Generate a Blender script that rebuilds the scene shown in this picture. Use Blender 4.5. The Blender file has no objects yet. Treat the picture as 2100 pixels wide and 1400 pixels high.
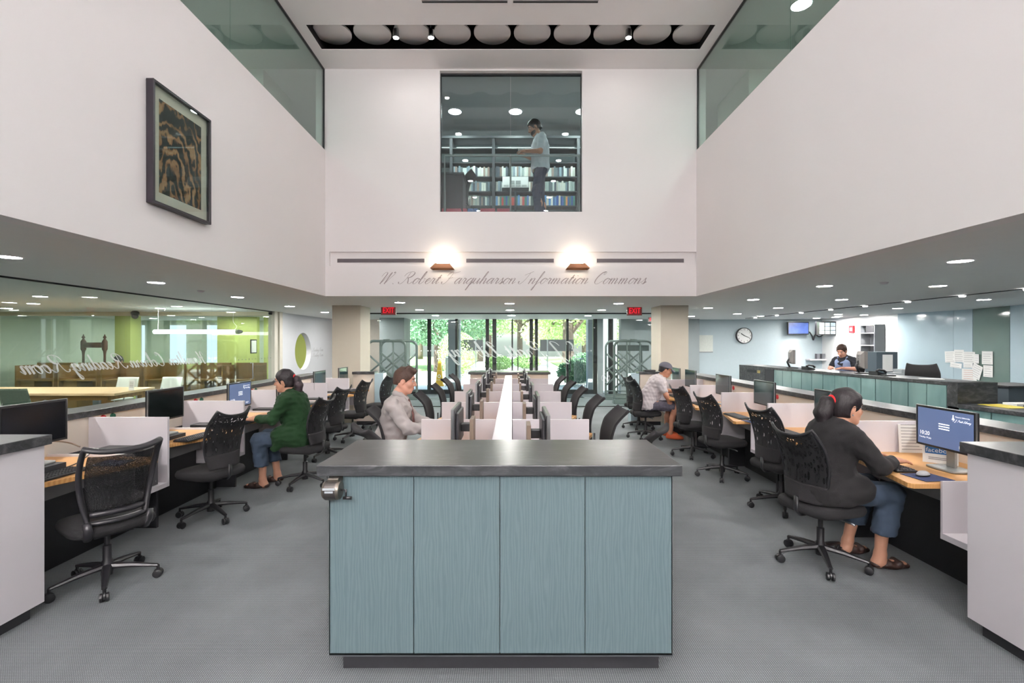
import bpy, bmesh, math, random
import numpy as np
from mathutils import Vector, Matrix
random.seed(7)
sc = bpy.context.scene
COL = sc.collection
PI = math.pi
F = 2100*17.0/36.0
H = 1.68
def PX(x, y, Y):
    "photograph pixel at depth Y -> place in the room"
    return Vector(((x-1050)*Y/F, Y, H-(y-703)*Y/F))

# ------------------------------------------------------------------ materials
MATS = {}
def _n(nt, t, **kw):
    n = nt.nodes.new(t)
    for k, v in kw.items(): setattr(n, k, v)
    return n
def M(name, col, rough=.5, metal=0, coat=0, var=0.06, vscale=6, bump=0, bscale=60, es=0, ecol=None, spec=.5, sheen=0):
    if name in MATS: return MATS[name]
    m = bpy.data.materials.new(name); m.use_nodes = True
    nt = m.node_tree; b = nt.nodes['Principled BSDF']
    b.inputs['Roughness'].default_value = rough; b.inputs['Metallic'].default_value = metal
    b.inputs['Specular IOR Level'].default_value = spec
    b.inputs['Coat Weight'].default_value = coat; b.inputs['Coat Roughness'].default_value = .08
    if sheen: b.inputs['Sheen Weight'].default_value = sheen
    tc = _n(nt, 'ShaderNodeTexCoord')
    nz = _n(nt, 'ShaderNodeTexNoise'); nz.inputs['Scale'].default_value = vscale; nz.inputs['Detail'].default_value = 3
    nt.links.new(tc.outputs['Object'], nz.inputs['Vector'])
    mx = _n(nt, 'ShaderNodeMix', data_type='RGBA')
    mx.inputs[6].default_value = (*[c*(1-var) for c in col], 1); mx.inputs[7].default_value = (*[min(1, c*(1+var)) for c in col], 1)
    nt.links.new(nz.outputs['Fac'], mx.inputs[0]); nt.links.new(mx.outputs[2], b.inputs['Base Color'])
    if bump:
        n2 = _n(nt, 'ShaderNodeTexNoise'); n2.inputs['Scale'].default_value = bscale
        nt.links.new(tc.outputs['Object'], n2.inputs['Vector'])
        bp = _n(nt, 'ShaderNodeBump'); bp.inputs['Strength'].default_value = bump; bp.inputs['Distance'].default_value = .01
        nt.links.new(n2.outputs['Fac'], bp.inputs['Height']); nt.links.new(bp.outputs['Normal'], b.inputs['Normal'])
    if es:
        b.inputs['Emission Color'].default_value = (*(ecol or col), 1); b.inputs['Emission Strength'].default_value = es
    MATS[name] = m
    return m
def lin(r, g, b):
    f = lambda c: (c/255/12.92) if c/255 <= .04045 else ((c/255+.055)/1.055)**2.4
    return (f(r), f(g), f(b))

def glass(name, tint=(1, 1, 1), refl=1.0, rough=0.0, ior=1.5, body=0, bcol=(.5, .6, .6)):
    if name in MATS: return MATS[name]
    m = bpy.data.materials.new(name); m.use_nodes = True
    nt = m.node_tree; nt.nodes.remove(nt.nodes['Principled BSDF']); out = nt.nodes['Material Output']
    tr = _n(nt, 'ShaderNodeBsdfTransparent'); tr.inputs[0].default_value = (*tint, 1)
    gl = _n(nt, 'ShaderNodeBsdfGlossy'); gl.inputs['Roughness'].default_value = rough
    fr = _n(nt, 'ShaderNodeFresnel')
    ge = _n(nt, 'ShaderNodeNewGeometry'); io = _n(nt, 'ShaderNodeMapRange'); io.inputs[3].default_value = ior; io.inputs[4].default_value = 1/ior
    nt.links.new(ge.outputs['Backfacing'], io.inputs[0]); nt.links.new(io.outputs[0], fr.inputs['IOR'])
    mu = _n(nt, 'ShaderNodeMath', operation='MULTIPLY'); mu.inputs[1].default_value = refl
    nt.links.new(fr.outputs[0], mu.inputs[0])
    ms = _n(nt, 'ShaderNodeMixShader')
    base = tr
    if body:
        d1 = _n(nt, 'ShaderNodeBsdfDiffuse'); d1.inputs[0].default_value = (*bcol, 1)
        d2 = _n(nt, 'ShaderNodeBsdfTranslucent'); d2.inputs[0].default_value = (*bcol, 1)
        df = _n(nt, 'ShaderNodeMixShader'); nt.links.new(d1.outputs[0], df.inputs[1]); nt.links.new(d2.outputs[0], df.inputs[2])
        m2 = _n(nt, 'ShaderNodeMixShader'); m2.inputs[0].default_value = body
        nt.links.new(tr.outputs[0], m2.inputs[1]); nt.links.new(df.outputs[0], m2.inputs[2]); base = m2
    nt.links.new(mu.outputs[0], ms.inputs[0]); nt.links.new(base.outputs[0], ms.inputs[1]); nt.links.new(gl.outputs[0], ms.inputs[2])
    nt.links.new(ms.outputs[0], out.inputs['Surface'])
    MATS[name] = m
    return m

def ramp(nt, stops):
    r = _n(nt, 'ShaderNodeValToRGB')
    el = r.color_ramp.elements
    while len(el) < len(stops): el.new(.5)
    for e, (p, c) in zip(el, stops): e.position = p; e.color = (*c, 1)
    return r

def grain(name, c1, c2, scale=3.0, stretch=(1, 8, 8), dist=4, rough=.4, coat=0, detail=3, axis='X', tilt=0):
    if name in MATS: return MATS[name]
    m = bpy.data.materials.new(name); m.use_nodes = True
    nt = m.node_tree; b = nt.nodes['Principled BSDF']
    b.inputs['Roughness'].default_value = rough; b.inputs['Coat Weight'].default_value = coat; b.inputs['Coat Roughness'].default_value = .05
    tc = _n(nt, 'ShaderNodeTexCoord'); mp = _n(nt, 'ShaderNodeMapping'); mp.inputs['Scale'].default_value = stretch
    mp.inputs['Rotation'].default_value = (0, 0, tilt)
    nt.links.new(tc.outputs['Object'], mp.inputs['Vector'])
    w = _n(nt, 'ShaderNodeTexWave', wave_type='BANDS', bands_direction=axis)
    w.inputs['Scale'].default_value = scale; w.inputs['Distortion'].default_value = dist; w.inputs['Detail'].default_value = detail
    w.inputs['Detail Scale'].default_value = 1.2
    nz = _n(nt, 'ShaderNodeTexNoise'); nz.inputs['Scale'].default_value = 1.3
    nt.links.new(mp.outputs[0], w.inputs['Vector']); nt.links.new(tc.outputs['Object'], nz.inputs['Vector'])
    r = ramp(nt, [(0, c1), (1, c2)])
    mm = _n(nt, 'ShaderNodeMath', operation='MULTIPLY_ADD'); mm.inputs[1].default_value = .6; 
    nt.links.new(w.outputs['Fac'], mm.inputs[0])
    m3 = _n(nt, 'ShaderNodeMath', operation='MULTIPLY'); m3.inputs[1].default_value = .45
    nt.links.new(nz.outputs['Fac'], m3.inputs[0]); nt.links.new(m3.outputs[0], mm.inputs[2])
    nt.links.new(mm.outputs[0], r.inputs[0]); nt.links.new(r.outputs[0], b.inputs['Base Color'])
    MATS[name] = m
    return m

def slate():
    if 'slate' in MATS: return MATS['slate']
    m = bpy.data.materials.new('slate'); m.use_nodes = True
    nt = m.node_tree; b = nt.nodes['Principled BSDF']
    tc = _n(nt, 'ShaderNodeTexCoord'); mp = _n(nt, 'ShaderNodeMapping'); mp.inputs['Scale'].default_value = (1, 2.6, 2.6)
    nt.links.new(tc.outputs['Object'], mp.inputs[0])
    a = _n(nt, 'ShaderNodeTexNoise'); a.inputs['Scale'].default_value = 5; a.inputs['Detail'].default_value = 8; a.inputs['Roughness'].default_value = .65; a.inputs['Distortion'].default_value = 1.2
    nt.links.new(mp.outputs[0], a.inputs['Vector'])
    r = ramp(nt, [(.36, (.018, .0195, .022)), (.5, (.033, .035, .038)), (.64, (.075, .077, .081))])
    nt.links.new(a.outputs['Fac'], r.inputs[0]); nt.links.new(r.outputs[0], b.inputs['Base Color'])
    rr = _n(nt, 'ShaderNodeMapRange'); rr.inputs[3].default_value = .22; rr.inputs[4].default_value = .42
    nt.links.new(a.outputs['Fac'], rr.inputs[0]); nt.links.new(rr.outputs[0], b.inputs['Roughness'])
    MATS['slate'] = m
    return m

def carpet(name, c1, c2, s=28):
    if name in MATS: return MATS[name]
    m = bpy.data.materials.new(name); m.use_nodes = True
    nt = m.node_tree; b = nt.nodes['Principled BSDF']; b.inputs['Roughness'].default_value = .95; b.inputs['Specular IOR Level'].default_value = .15
    tc = _n(nt, 'ShaderNodeTexCoord')
    ws = []
    for ax in 'XY':
        w = _n(nt, 'ShaderNodeTexWave', wave_type='BANDS', bands_direction=ax); w.inputs['Scale'].default_value = s
        w.inputs['Distortion'].default_value = .6; w.inputs['Detail Scale'].default_value = 3
        nt.links.new(tc.outputs['Object'], w.inputs['Vector']); ws.append(w)
    mu = _n(nt, 'ShaderNodeMath', operation='MULTIPLY'); nt.links.new(ws[0].outputs['Fac'], mu.inputs[0]); nt.links.new(ws[1].outputs['Fac'], mu.inputs[1])
    nz = _n(nt, 'ShaderNodeTexNoise'); nz.inputs['Scale'].default_value = 1.1; nz.inputs['Detail'].default_value = 4
    nt.links.new(tc.outputs['Object'], nz.inputs['Vector'])
    ad = _n(nt, 'ShaderNodeMath', operation='MULTIPLY_ADD'); ad.inputs[1].default_value = .75
    n2 = _n(nt, 'ShaderNodeMath', operation='MULTIPLY_ADD'); n2.inputs[1].default_value = .5; n2.inputs[2].default_value = -.05
    nt.links.new(nz.outputs['Fac'], n2.inputs[0]); nt.links.new(mu.outputs[0], ad.inputs[0]); nt.links.new(n2.outputs[0], ad.inputs[2])
    r = ramp(nt, [(0, c1), (1, c2)]); nt.links.new(ad.outputs[0], r.inputs[0]); nt.links.new(r.outputs[0], b.inputs['Base Color'])
    bp = _n(nt, 'ShaderNodeBump'); bp.inputs['Strength'].default_value = .5; bp.inputs['Distance'].default_value = .004
    nt.links.new(mu.outputs[0], bp.inputs['Height']); nt.links.new(bp.outputs[0], b.inputs['Normal'])
    MATS[name] = m
    return m

def netting(name, col, scale=(40, 14, 9), thr=.36, feather=.05, base_open=.1):
    "open-weave chair mesh: stretched cells are holes"
    if name in MATS: return MATS[name]
    m = bpy.data.materials.new(name); m.use_nodes = True
    nt = m.node_tree; b = nt.nodes['Principled BSDF']; out = nt.nodes['Material Output']
    b.inputs['Base Color'].default_value = (*col, 1); b.inputs['Roughness'].default_value = .6
    tc = _n(nt, 'ShaderNodeTexCoord'); mp = _n(nt, 'ShaderNodeMapping'); mp.inputs['Scale'].default_value = scale
    nt.links.new(tc.outputs['Object'], mp.inputs[0])
    v = _n(nt, 'ShaderNodeTexVoronoi'); v.inputs['Scale'].default_value = 1; v.inputs['Randomness'].default_value = .5
    nt.links.new(mp.outputs[0], v.inputs['Vector'])
    mr = _n(nt, 'ShaderNodeMapRange'); mr.inputs[1].default_value = thr-feather; mr.inputs[2].default_value = thr+feather
    mr.inputs[3].default_value = 1-base_open; mr.inputs[4].default_value = base_open
    nt.links.new(v.outputs['Distance'], mr.inputs[0])
    tr = _n(nt, 'ShaderNodeBsdfTransparent'); ms = _n(nt, 'ShaderNodeMixShader')
    inv = _n(nt, 'ShaderNodeMath', operation='SUBTRACT'); inv.inputs[0].default_value = 1
    nt.links.new(mr.outputs[0], inv.inputs[1]); nt.links.new(inv.outputs[0], ms.inputs[0])
    nt.links.new(tr.outputs[0], ms.inputs[1]); nt.links.new(b.outputs[0], ms.inputs[2])
    nt.links.new(ms.outputs[0], out.inputs['Surface'])
    MATS[name] = m
    return m

def emit(name, col, s):
    if name in MATS: return MATS[name]
    m = bpy.data.materials.new(name); m.use_nodes = True
    nt = m.node_tree; nt.nodes.remove(nt.nodes['Principled BSDF'])
    e = _n(nt, 'ShaderNodeEmission'); e.inputs[0].default_value = (*col, 1); e.inputs[1].default_value = s
    nt.links.new(e.outputs[0], nt.nodes['Material Output'].inputs['Surface'])
    MATS[name] = m
    return m

def painting(name):
    "dark etching: swirling orange and brown strokes on black"
    m = bpy.data.materials.new(name); m.use_nodes = True
    nt = m.node_tree; b = nt.nodes['Principled BSDF']; b.inputs['Roughness'].default_value = .5
    tc = _n(nt, 'ShaderNodeTexCoord'); mp = _n(nt, 'ShaderNodeMapping'); mp.inputs['Scale'].default_value = (1, 1.6, 1); mp.inputs['Location'].default_value = (0, .2, .35)
    nt.links.new(tc.outputs['Object'], mp.inputs[0])
    w = _n(nt, 'ShaderNodeTexWave', wave_type='RINGS', rings_direction='X'); w.inputs['Scale'].default_value = 2.3; w.inputs['Distortion'].default_value = 10; w.inputs['Detail'].default_value = 5; w.inputs['Detail Scale'].default_value = 2.4
    nt.links.new(mp.outputs[0], w.inputs['Vector'])
    nz = _n(nt, 'ShaderNodeTexNoise'); nz.inputs['Scale'].default_value = 4.5; nz.inputs['Detail'].default_value = 6
    nt.links.new(tc.outputs['Object'], nz.inputs['Vector'])
    mu = _n(nt, 'ShaderNodeMath', operation='MULTIPLY'); nt.links.new(w.outputs['Fac'], mu.inputs[0]); nt.links.new(nz.outputs['Fac'], mu.inputs[1])
    r = ramp(nt, [(.12, (.012, .009, .010)), (.27, (.05, .028, .018)), (.42, (.30, .13, .05)), (.62, (.42, .24, .12))])
    nt.links.new(mu.outputs[0], r.inputs[0]); nt.links.new(r.outputs[0], b.inputs['Base Color'])
    MATS[name] = m
    return m

# ------------------------------------------------------------------ mesh builder
class MB:
    def __init__(s): s.v = []; s.f = []
    def add(s, vs, fs):
        b = len(s.v); s.v += [tuple(v) for v in vs]; s.f += [tuple(b+i for i in f) for f in fs]; return s
    def box(s, x0, x1, y0, y1, z0, z1):
        return s.prism([(x0, y0), (x1, y0), (x1, y1), (x0, y1)], z0, z1)
    def prism(s, poly, z0, z1):
        a = sum(poly[i][0]*poly[(i+1) % len(poly)][1]-poly[(i+1) % len(poly)][0]*poly[i][1] for i in range(len(poly)))
        if a < 0: poly = poly[::-1]
        n = len(poly)
        vs = [(x, y, z0) for x, y in poly]+[(x, y, z1) for x, y in poly]
        fs = [tuple(range(n))[::-1], tuple(range(n, 2*n))]+[(i, (i+1) % n, n+(i+1) % n, n+i) for i in range(n)]
        return s.add(vs, fs)
    def mat(s, other, mx):
        return s.add([mx @ Vector(v) for v in other.v], other.f)
    def loft(s, rings, cap=True):
        n = len(rings[0]); vs = [p for r in rings for p in r]; fs = []
        for k in range(len(rings)-1):
            for i in range(n):
                j = (i+1) % n
                fs.append((k*n+i, k*n+j, (k+1)*n+j, (k+1)*n+i))
        if cap: fs += [tuple(range(n))[::-1], tuple(range((len(rings)-1)*n, len(rings)*n))]
        return s.add(vs, fs)
    def tube(s, path, r, n=8, flat=1.0, close=False, up=None):
        P = [Vector(p) for p in path]; rs = r if isinstance(r, (list, tuple)) else [r]*len(P)
        rings = []; u0 = None
        for i, p in enumerate(P):
            if close: d = P[(i+1) % len(P)]-P[i-1]
            else: d = P[min(i+1, len(P)-1)]-P[max(i-1, 0)]
            d.normalize()
            u = Vector(up) if up else (u0 or (Vector((0, 0, 1)) if abs(d.z) < .9 else Vector((1, 0, 0))))
            u = (u-d*u.dot(d))
            if u.length < 1e-4: u = d.orthogonal()
            u.normalize(); u0 = u; w = d.cross(u)
            rings.append([p+(w*math.cos(2*PI*k/n)+u*flat*math.sin(2*PI*k/n))*rs[i] for k in range(n)])
        if close:
            m = len(rings); vs = [p for q in rings for p in q]
            fs = [(k*n+i, k*n+(i+1) % n, ((k+1) % m)*n+(i+1) % n, ((k+1) % m)*n+i) for k in range(m) for i in range(n)]
            return s.add(vs, fs)
        return s.loft(rings)
    def cyl(s, p0, p1, r0, r1=None, n=16): return s.tube([p0, p1], [r0, r0 if r1 is None else r1], n)
    def lathe(s, prof, c=(0, 0, 0), n=24, axis='Z'):
        rings = []
        for r, h in prof:
            q = []
            for k in range(n):
                a = 2*PI*k/n; x, y = r*math.cos(a), r*math.sin(a)
                p = (x, y, h) if axis == 'Z' else ((h, x, y) if axis == 'X' else (y, h, x))
                q.append((p[0]+c[0], p[1]+c[1], p[2]+c[2]))
            rings.append(q)
        return s.loft(rings, False)
    def sphere(s, c, r, nu=16, nv=10):
        if not isinstance(r, (list, tuple)): r = (r, r, r)
        rings = []
        for i in range(nv+1):
            t = PI*(i+.02*(i == 0)-.02*(i == nv))/nv-PI/2
            rings.append([(c[0]+r[0]*math.cos(t)*math.cos(2*PI*k/nu), c[1]+r[1]*math.cos(t)*math.sin(2*PI*k/nu), c[2]+r[2]*math.sin(t)) for k in range(nu)])
        return s.loft(rings)
    def sheet(s, grid, thick):
        "grid[i][j] points -> closed sheet of given thickness along its normals"
        n, m = len(grid), len(grid[0]); G = [[Vector(p) for p in r] for r in grid]
        top, bot = [], []
        for i in range(n):
            for j in range(m):
                du = G[min(i+1, n-1)][j]-G[max(i-1, 0)][j]; dv = G[i][min(j+1, m-1)]-G[i][max(j-1, 0)]
                nn = du.cross(dv); nn.normalize()
                top.append(G[i][j]+nn*thick/2); bot.append(G[i][j]-nn*thick/2)
        fs = []; N = n*m
        for i in range(n-1):
            for j in range(m-1):
                a, b, c, d = i*m+j, (i+1)*m+j, (i+1)*m+j+1, i*m+j+1
                fs += [(a, b, c, d), (N+d, N+c, N+b, N+a)]
        for i in range(n-1):
            a, b = i*m, (i+1)*m; fs.append((b, a, N+a, N+b)); a, b = i*m+m-1, (i+1)*m+m-1; fs.append((a, b, N+b, N+a))
        for j in range(m-1):
            a, b = j, j+1; fs.append((a, b, N+b, N+a)); a, b = (n-1)*m+j, (n-1)*m+j+1; fs.append((b, a, N+a, N+b))
        return s.add(top+bot, fs)
    def pad(s, cx, cy, z0, z1, lx, ly, e=4, n=40, rr=.03, crown=.012):
        "cushion with rounded edges"
        def ring(z, k):
            q = []
            for i in range(n):
                a = 2*PI*i/n; c, t = math.cos(a), math.sin(a)
                q.append((cx+(lx/2-k)*abs(c)**(2/e)*(1 if c >= 0 else -1), cy+(ly/2-k)*abs(t)**(2/e)*(1 if t >= 0 else -1), z))
            return q
        rings = [ring(z0, rr), ring(z0+rr*.3, rr*.3), ring(z0+rr, 0), ring(z1-rr, 0), ring(z1-rr*.3, rr*.3), ring(z1, rr), ring(z1+crown*.7, lx*.22), ring(z1+crown, lx*.45)]
        return s.loft(rings)
    def build(s, name, mat, parent=None, smooth=False, bevel=0, loc=None):
        me = bpy.data.meshes.new(name); me.from_pydata(s.v, [], s.f); me.update()
        bm = bmesh.new(); bm.from_mesh(me)
        bmesh.ops.recalc_face_normals(bm, faces=bm.faces)
        if bevel:
            bmesh.ops.remove_doubles(bm, verts=bm.verts, dist=1e-5)
            es = [e for e in bm.edges if len(e.link_faces) == 2 and e.calc_face_angle(0) > .5]
            bmesh.ops.bevel(bm, geom=es, offset=bevel, segments=2, affect='EDGES', profile=.5, clamp_overlap=True)
        bm.to_mesh(me); bm.free()
        if smooth:
            for p in me.polygons: p.use_smooth = True
            if smooth == 'auto':
                me.set_sharp_from_angle(angle=math.radians(40))
        me.materials.append(mat)
        o = bpy.data.objects.new(name, me); COL.objects.link(o)
        if parent: o.parent = parent
        if loc: o.location = loc
        return o

def B(x0, x1, y0, y1, z0, z1): return MB().box(min(x0, x1), max(x0, x1), min(y0, y1), max(y0, y1), min(z0, z1), max(z0, z1))

def tag(o, label=None, cat=None, group=None, kind=None):
    if label: o['label'] = label
    if cat: o['category'] = cat
    if group: o['group'] = group
    if kind: o['kind'] = kind
    return o
def thing(name, label, cat, loc=(0, 0, 0), rz=0, group=None):
    o = bpy.data.objects.new(name, None); COL.objects.link(o); o.empty_display_size = .1
    o.location = loc; o.rotation_euler = (0, 0, rz)
    return tag(o, label, cat, group)
def struct(name, mb, mat, label=None, bevel=0, parent=None):
    o = mb.build(name, mat, parent, bevel=bevel)
    if parent is None: o['kind'] = 'structure'
    if label: o['label'] = label
    return o
KIDS = {}
def kids(o): return [c for c in COL.objects if c.parent is o]
def dup(root, loc=None, rz=None, label=None, group=None, parent=None):
    r = root.copy(); COL.objects.link(r)
    if parent: r.parent = parent
    if loc is not None: r.location = loc
    if rz is not None: r.rotation_euler = (0, 0, rz)
    if label: r['label'] = label
    if group: r['group'] = group
    for c in kids_of(root):
        d = c.copy(); COL.objects.link(d); d.parent = r
        for e in kids_of(c):
            g = e.copy(); COL.objects.link(g); g.parent = d
    return r
_kc = {}
def kids_of(o):
    k = o.name
    if k not in _kc: _kc[k] = list(o.children)
    return _kc[k]

def text_mesh(s, size, depth=.001, align='CENTER'):
    cu = bpy.data.curves.new('lettering', 'FONT'); cu.body = s; cu.size = size; cu.extrude = depth; cu.align_x = align; cu.align_y = 'CENTER'; cu.resolution_u = 3
    o = bpy.data.objects.new('lettering', cu); COL.objects.link(o)
    dg = bpy.context.evaluated_depsgraph_get()
    me = bpy.data.meshes.new_from_object(o.evaluated_get(dg))
    bpy.data.objects.remove(o)
    vs = [v.co.copy() for v in me.vertices]; fs = [tuple(p.vertices) for p in me.polygons]
    bpy.data.meshes.remove(me)
    return MB().add(vs, fs)
def frame(o, xa, ya):
    "matrix with local x along xa, local y along ya"
    xa = Vector(xa).normalized(); ya = Vector(ya).normalized(); za = xa.cross(ya)
    m = Matrix((xa, ya, za)).transposed().to_4x4(); m.translation = Vector(o)
    return m

# ------------------------------------------------------------------ copperplate lettering drawn as pen strokes
# x-height 1; each glyph: (advance, [stroke, ...]) in upright coordinates, sheared afterwards
G = {
 'a': (1.15, [[(.85, .75), (.6, 1), (.25, .8), (.08, .35), (.25, .02), (.55, .2), (.85, .85)], [(.9, 1), (.84, .4), (.92, .03), (1.2, .35)]]),
 'b': (1.05, [[(0, .3), (.35, 1.3), (.42, 2.1), (.25, 2.0), (.12, 1), (.15, .15), (.4, 0), (.75, .35), (.75, .8), (.6, 1), (1.05, .8)]]),
 'd': (1.15, [[(.85, .75), (.6, 1), (.25, .8), (.08, .35), (.25, .02), (.55, .2), (.85, .85)], [(.95, 2.1), (.86, .5), (.94, .03), (1.2, .35)]]),
 'e': (.85, [[(0, .3), (.45, .55), (.65, .8), (.5, 1), (.2, .75), (.12, .3), (.35, 0), (.65, .1), (.9, .4)]]),
 'f': (.75, [[(0, .3), (.4, 1.2), (.52, 2.0), (.4, 2.15), (.28, 1.6), (.2, .4), (.12, -.8), (.0, -1.1), (-.05, -.8), (.25, -.1), (.8, .4)]]),
 'g': (1.1, [[(.85, .75), (.6, 1), (.25, .8), (.08, .35), (.25, .02), (.55, .2), (.85, .85)], [(.9, 1), (.82, 0), (.65, -.9), (.35, -1.05), (.3, -.75), (.75, -.15), (1.15, .35)]]),
 'h': (1.15, [[(0, .3), (.35, 1.3), (.45, 2.1), (.3, 2.0), (.2, 1.2), (.12, 0)], [(.14, .3), (.45, .9), (.7, 1), (.76, .7), (.72, .2), (.82, .02), (1.15, .4)]]),
 'i': (.6, [[(0, .3), (.25, 1), (.2, .25), (.3, .02), (.6, .35)], [(.36, 1.4), (.39, 1.47)]]),
 'l': (.6, [[(0, .3), (.35, 1.3), (.42, 2.1), (.27, 2), (.18, 1), (.18, .2), (.3, .02), (.6, .35)]]),
 'm': (1.65, [[(0, .6), (.15, 1), (.12, 0)], [(.14, .3), (.4, .92), (.6, .95), (.62, .6), (.58, 0)], [(.6, .3), (.88, .92), (1.12, .98), (1.16, .7), (1.12, .2), (1.22, .02), (1.55, .4)]]),
 'n': (1.2, [[(0, .6), (.15, 1), (.12, 0)], [(.14, .3), (.45, .92), (.7, .98), (.75, .7), (.7, .2), (.8, .02), (1.15, .4)]]),
 'o': (1.0, [[(.5, 1), (.2, .8), (.08, .35), (.28, .01), (.6, .15), (.78, .6), (.65, .95), (.5, 1)], [(.7, .9), (1.02, .8)]]),
 'q': (1.1, [[(.85, .75), (.6, 1), (.25, .8), (.08, .35), (.25, .02), (.55, .2), (.85, .85)], [(.92, 1.05), (.82, .1), (.68, -1.1)], [(.72, -.3), (1.12, .4)]]),
 'r': (.85, [[(0, .4), (.2, 1.05), (.3, .9), (.55, .92), (.5, .3), (.6, .02), (.88, .35)]]),
 's': (.75, [[(0, .2), (.35, 1.05), (.42, .8), (.55, .35), (.4, .02), (.1, .1)], [(.45, .05), (.8, .4)]]),
 't': (.7, [[(0, .3), (.4, 1.6), (.3, .8), (.25, .2), (.38, .02), (.7, .35)], [(.12, 1.05), (.6, 1.1)]]),
 'u': (1.2, [[(0, .5), (.15, 1), (.12, .3), (.3, .02), (.6, .3), (.82, .95)], [(.86, 1), (.8, .3), (.9, .02), (1.2, .4)]]),
 'y': (1.1, [[(0, .5), (.15, 1), (.12, .3), (.3, .02), (.6, .3), (.82, .95)], [(.86, 1), (.78, 0), (.6, -.9), (.3, -1.05), (.28, -.75), (.7, -.15), (1.12, .35)]]),
 'W': (2.35, [[(-.1, 1.3), (.05, 1.85), (.4, 2.05), (.6, 1.75), (.5, .9), (.35, 0)], [(.35, 0), (.85, 1.0), (1.3, 2.05), (1.2, 1), (1.1, 0)], [(1.1, 0), (1.6, 1.1), (1.95, 1.8), (1.85, 2.1), (1.7, 1.9)]]),
 'R': (1.9, [[(-.5, .35), (-.35, .05), (.1, .1), (.45, .8), (.65, 2.05)], [(-.1, 1.35), (.1, 1.85), (.7, 2.15), (1.3, 2.05), (1.4, 1.65), (1.1, 1.2), (.6, 1.05)], [(.75, 1.05), (1.0, .6), (1.25, .08), (1.6, .1), (1.85, .4)]]),
 'F': (1.75, [[(-.4, .4), (-.3, .05), (.1, .05), (.45, .6), (.7, 1.9)], [(-.05, 1.4), (.05, 1.8), (.4, 2.05), (.9, 1.9), (1.4, 2.05), (1.75, 2.2)], [(.3, 1.0), (.8, 1.05), (1.0, 1.2)]]),
 'I': (1.3, [[(-.4, .5), (-.35, .1), (.05, .05), (.45, .7), (.75, 2.0)], [(-.05, 1.5), (.3, 1.75), (.75, 1.95), (1.1, 2.2)]]),
 'C': (1.6, [[(1.15, 1.6), (1.3, 2.0), (1.05, 2.15), (.55, 1.85), (.2, 1.1), (.2, .35), (.55, .0), (1.0, .1), (1.5, .55)], [(1.15, 1.6), (.95, 1.75), (1.05, 2.1)]]),
 'H': (1.9, [[(-.2, 1.5), (.1, 1.95), (.45, 2.05), (.4, 1.0), (.15, 0), (-.25, .05)], [(1.5, 2.1), (1.2, 1.6), (1.0, .6), (1.1, .05), (1.6, .35)], [(.1, 1.0), (1.35, 1.1)]]),
 'E': (1.5, [[(1.2, 1.75), (1.1, 2.1), (.7, 2.1), (.5, 1.7), (.7, 1.25), (.95, 1.15)], [(.8, 1.15), (.3, .9), (.15, .4), (.5, .0), (.95, .1), (1.35, .5)]]),
 'J': (1.4, [[(.2, 1.6), (.5, 2.05), (1.2, 2.1), (1.0, 1.0), (.75, -.6), (.4, -.9), (.25, -.5), (.8, .1), (1.3, .4)]]),
 'P': (1.6, [[(-.3, .3), (-.1, .0), (.2, .2), (.55, 1.0), (.75, 2.0)], [(0, 1.4), (.3, 1.95), (.9, 2.15), (1.4, 1.95), (1.35, 1.4), (.95, 1.05), (.6, 1.1)]]),
 'L': (1.6, [[(.35, 1.4), (.4, 1.8), (.85, 2.15), (1.05, 1.85), (.75, 1.2), (.45, .4), (.15, .0), (-.1, .2), (.2, .35), (.7, .05), (1.1, .0), (1.5, .45)]]),
 '.': (.6, [[(.15, .02), (.2, .08)]]), ' ': (.85, []),
}
def catmull(P, k=7):
    if len(P) < 3: return [tuple(p) for p in P]
    Q = [P[0]]+list(P)+[P[-1]]; out = []
    for i in range(1, len(Q)-2):
        for j in range(k):
            t = j/k; a, b, c, d = Q[i-1], Q[i], Q[i+1], Q[i+2]
            out.append(tuple(.5*(2*b[n]+(c[n]-a[n])*t+(2*a[n]-5*b[n]+4*c[n]-d[n])*t*t+(3*b[n]-a[n]-3*c[n]+d[n])*t**3) for n in range(len(b))))
    out.append(tuple(P[-1]))
    return out
def script_mesh(text, width, depth, slant=.62, thick=.17, thin=.05):
    "calligraphic lettering in local x (reading direction), y up, standing depth proud"
    x = 0; strokes = []
    for ch in text:
        adv, ss = G[ch]
        for st in ss:
            strokes.append([(x+px+slant*py, py) for px, py in catmull(st)])
        x += adv*1.04
    k = width/x
    mb = MB()
    for st in strokes:
        n = len(st); L, Rr = [], []
        for i, p in enumerate(st):
            a, b = st[max(i-1, 0)], st[min(i+1, n-1)]
            dx, dy = b[0]-a[0], b[1]-a[1]; l = math.hypot(dx, dy) or 1
            dx /= l; dy /= l
            down = max(0, -(dx*slant+dy)/math.hypot(slant, 1)) if n > 3 else 1
            w = thin+(thick-thin)*down**1.5
            nx, ny = -dy, dx
            L.append(((p[0]+nx*w/2)*k, (p[1]+ny*w/2)*k)); Rr.append(((p[0]-nx*w/2)*k, (p[1]-ny*w/2)*k))
        vs = [(a, b, depth) for a, b in L]+[(a, b, depth) for a, b in Rr]+[(a, b, 0) for a, b in L]+[(a, b, 0) for a, b in Rr]
        fs = []
        for i in range(n-1):
            fs += [(i, i+1, n+i+1, n+i), (2*n+i, 2*n+i+1, i+1, i), (n+i, n+i+1, 3*n+i+1, 3*n+i)]
        mb.add(vs, fs)
    return mb
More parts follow.
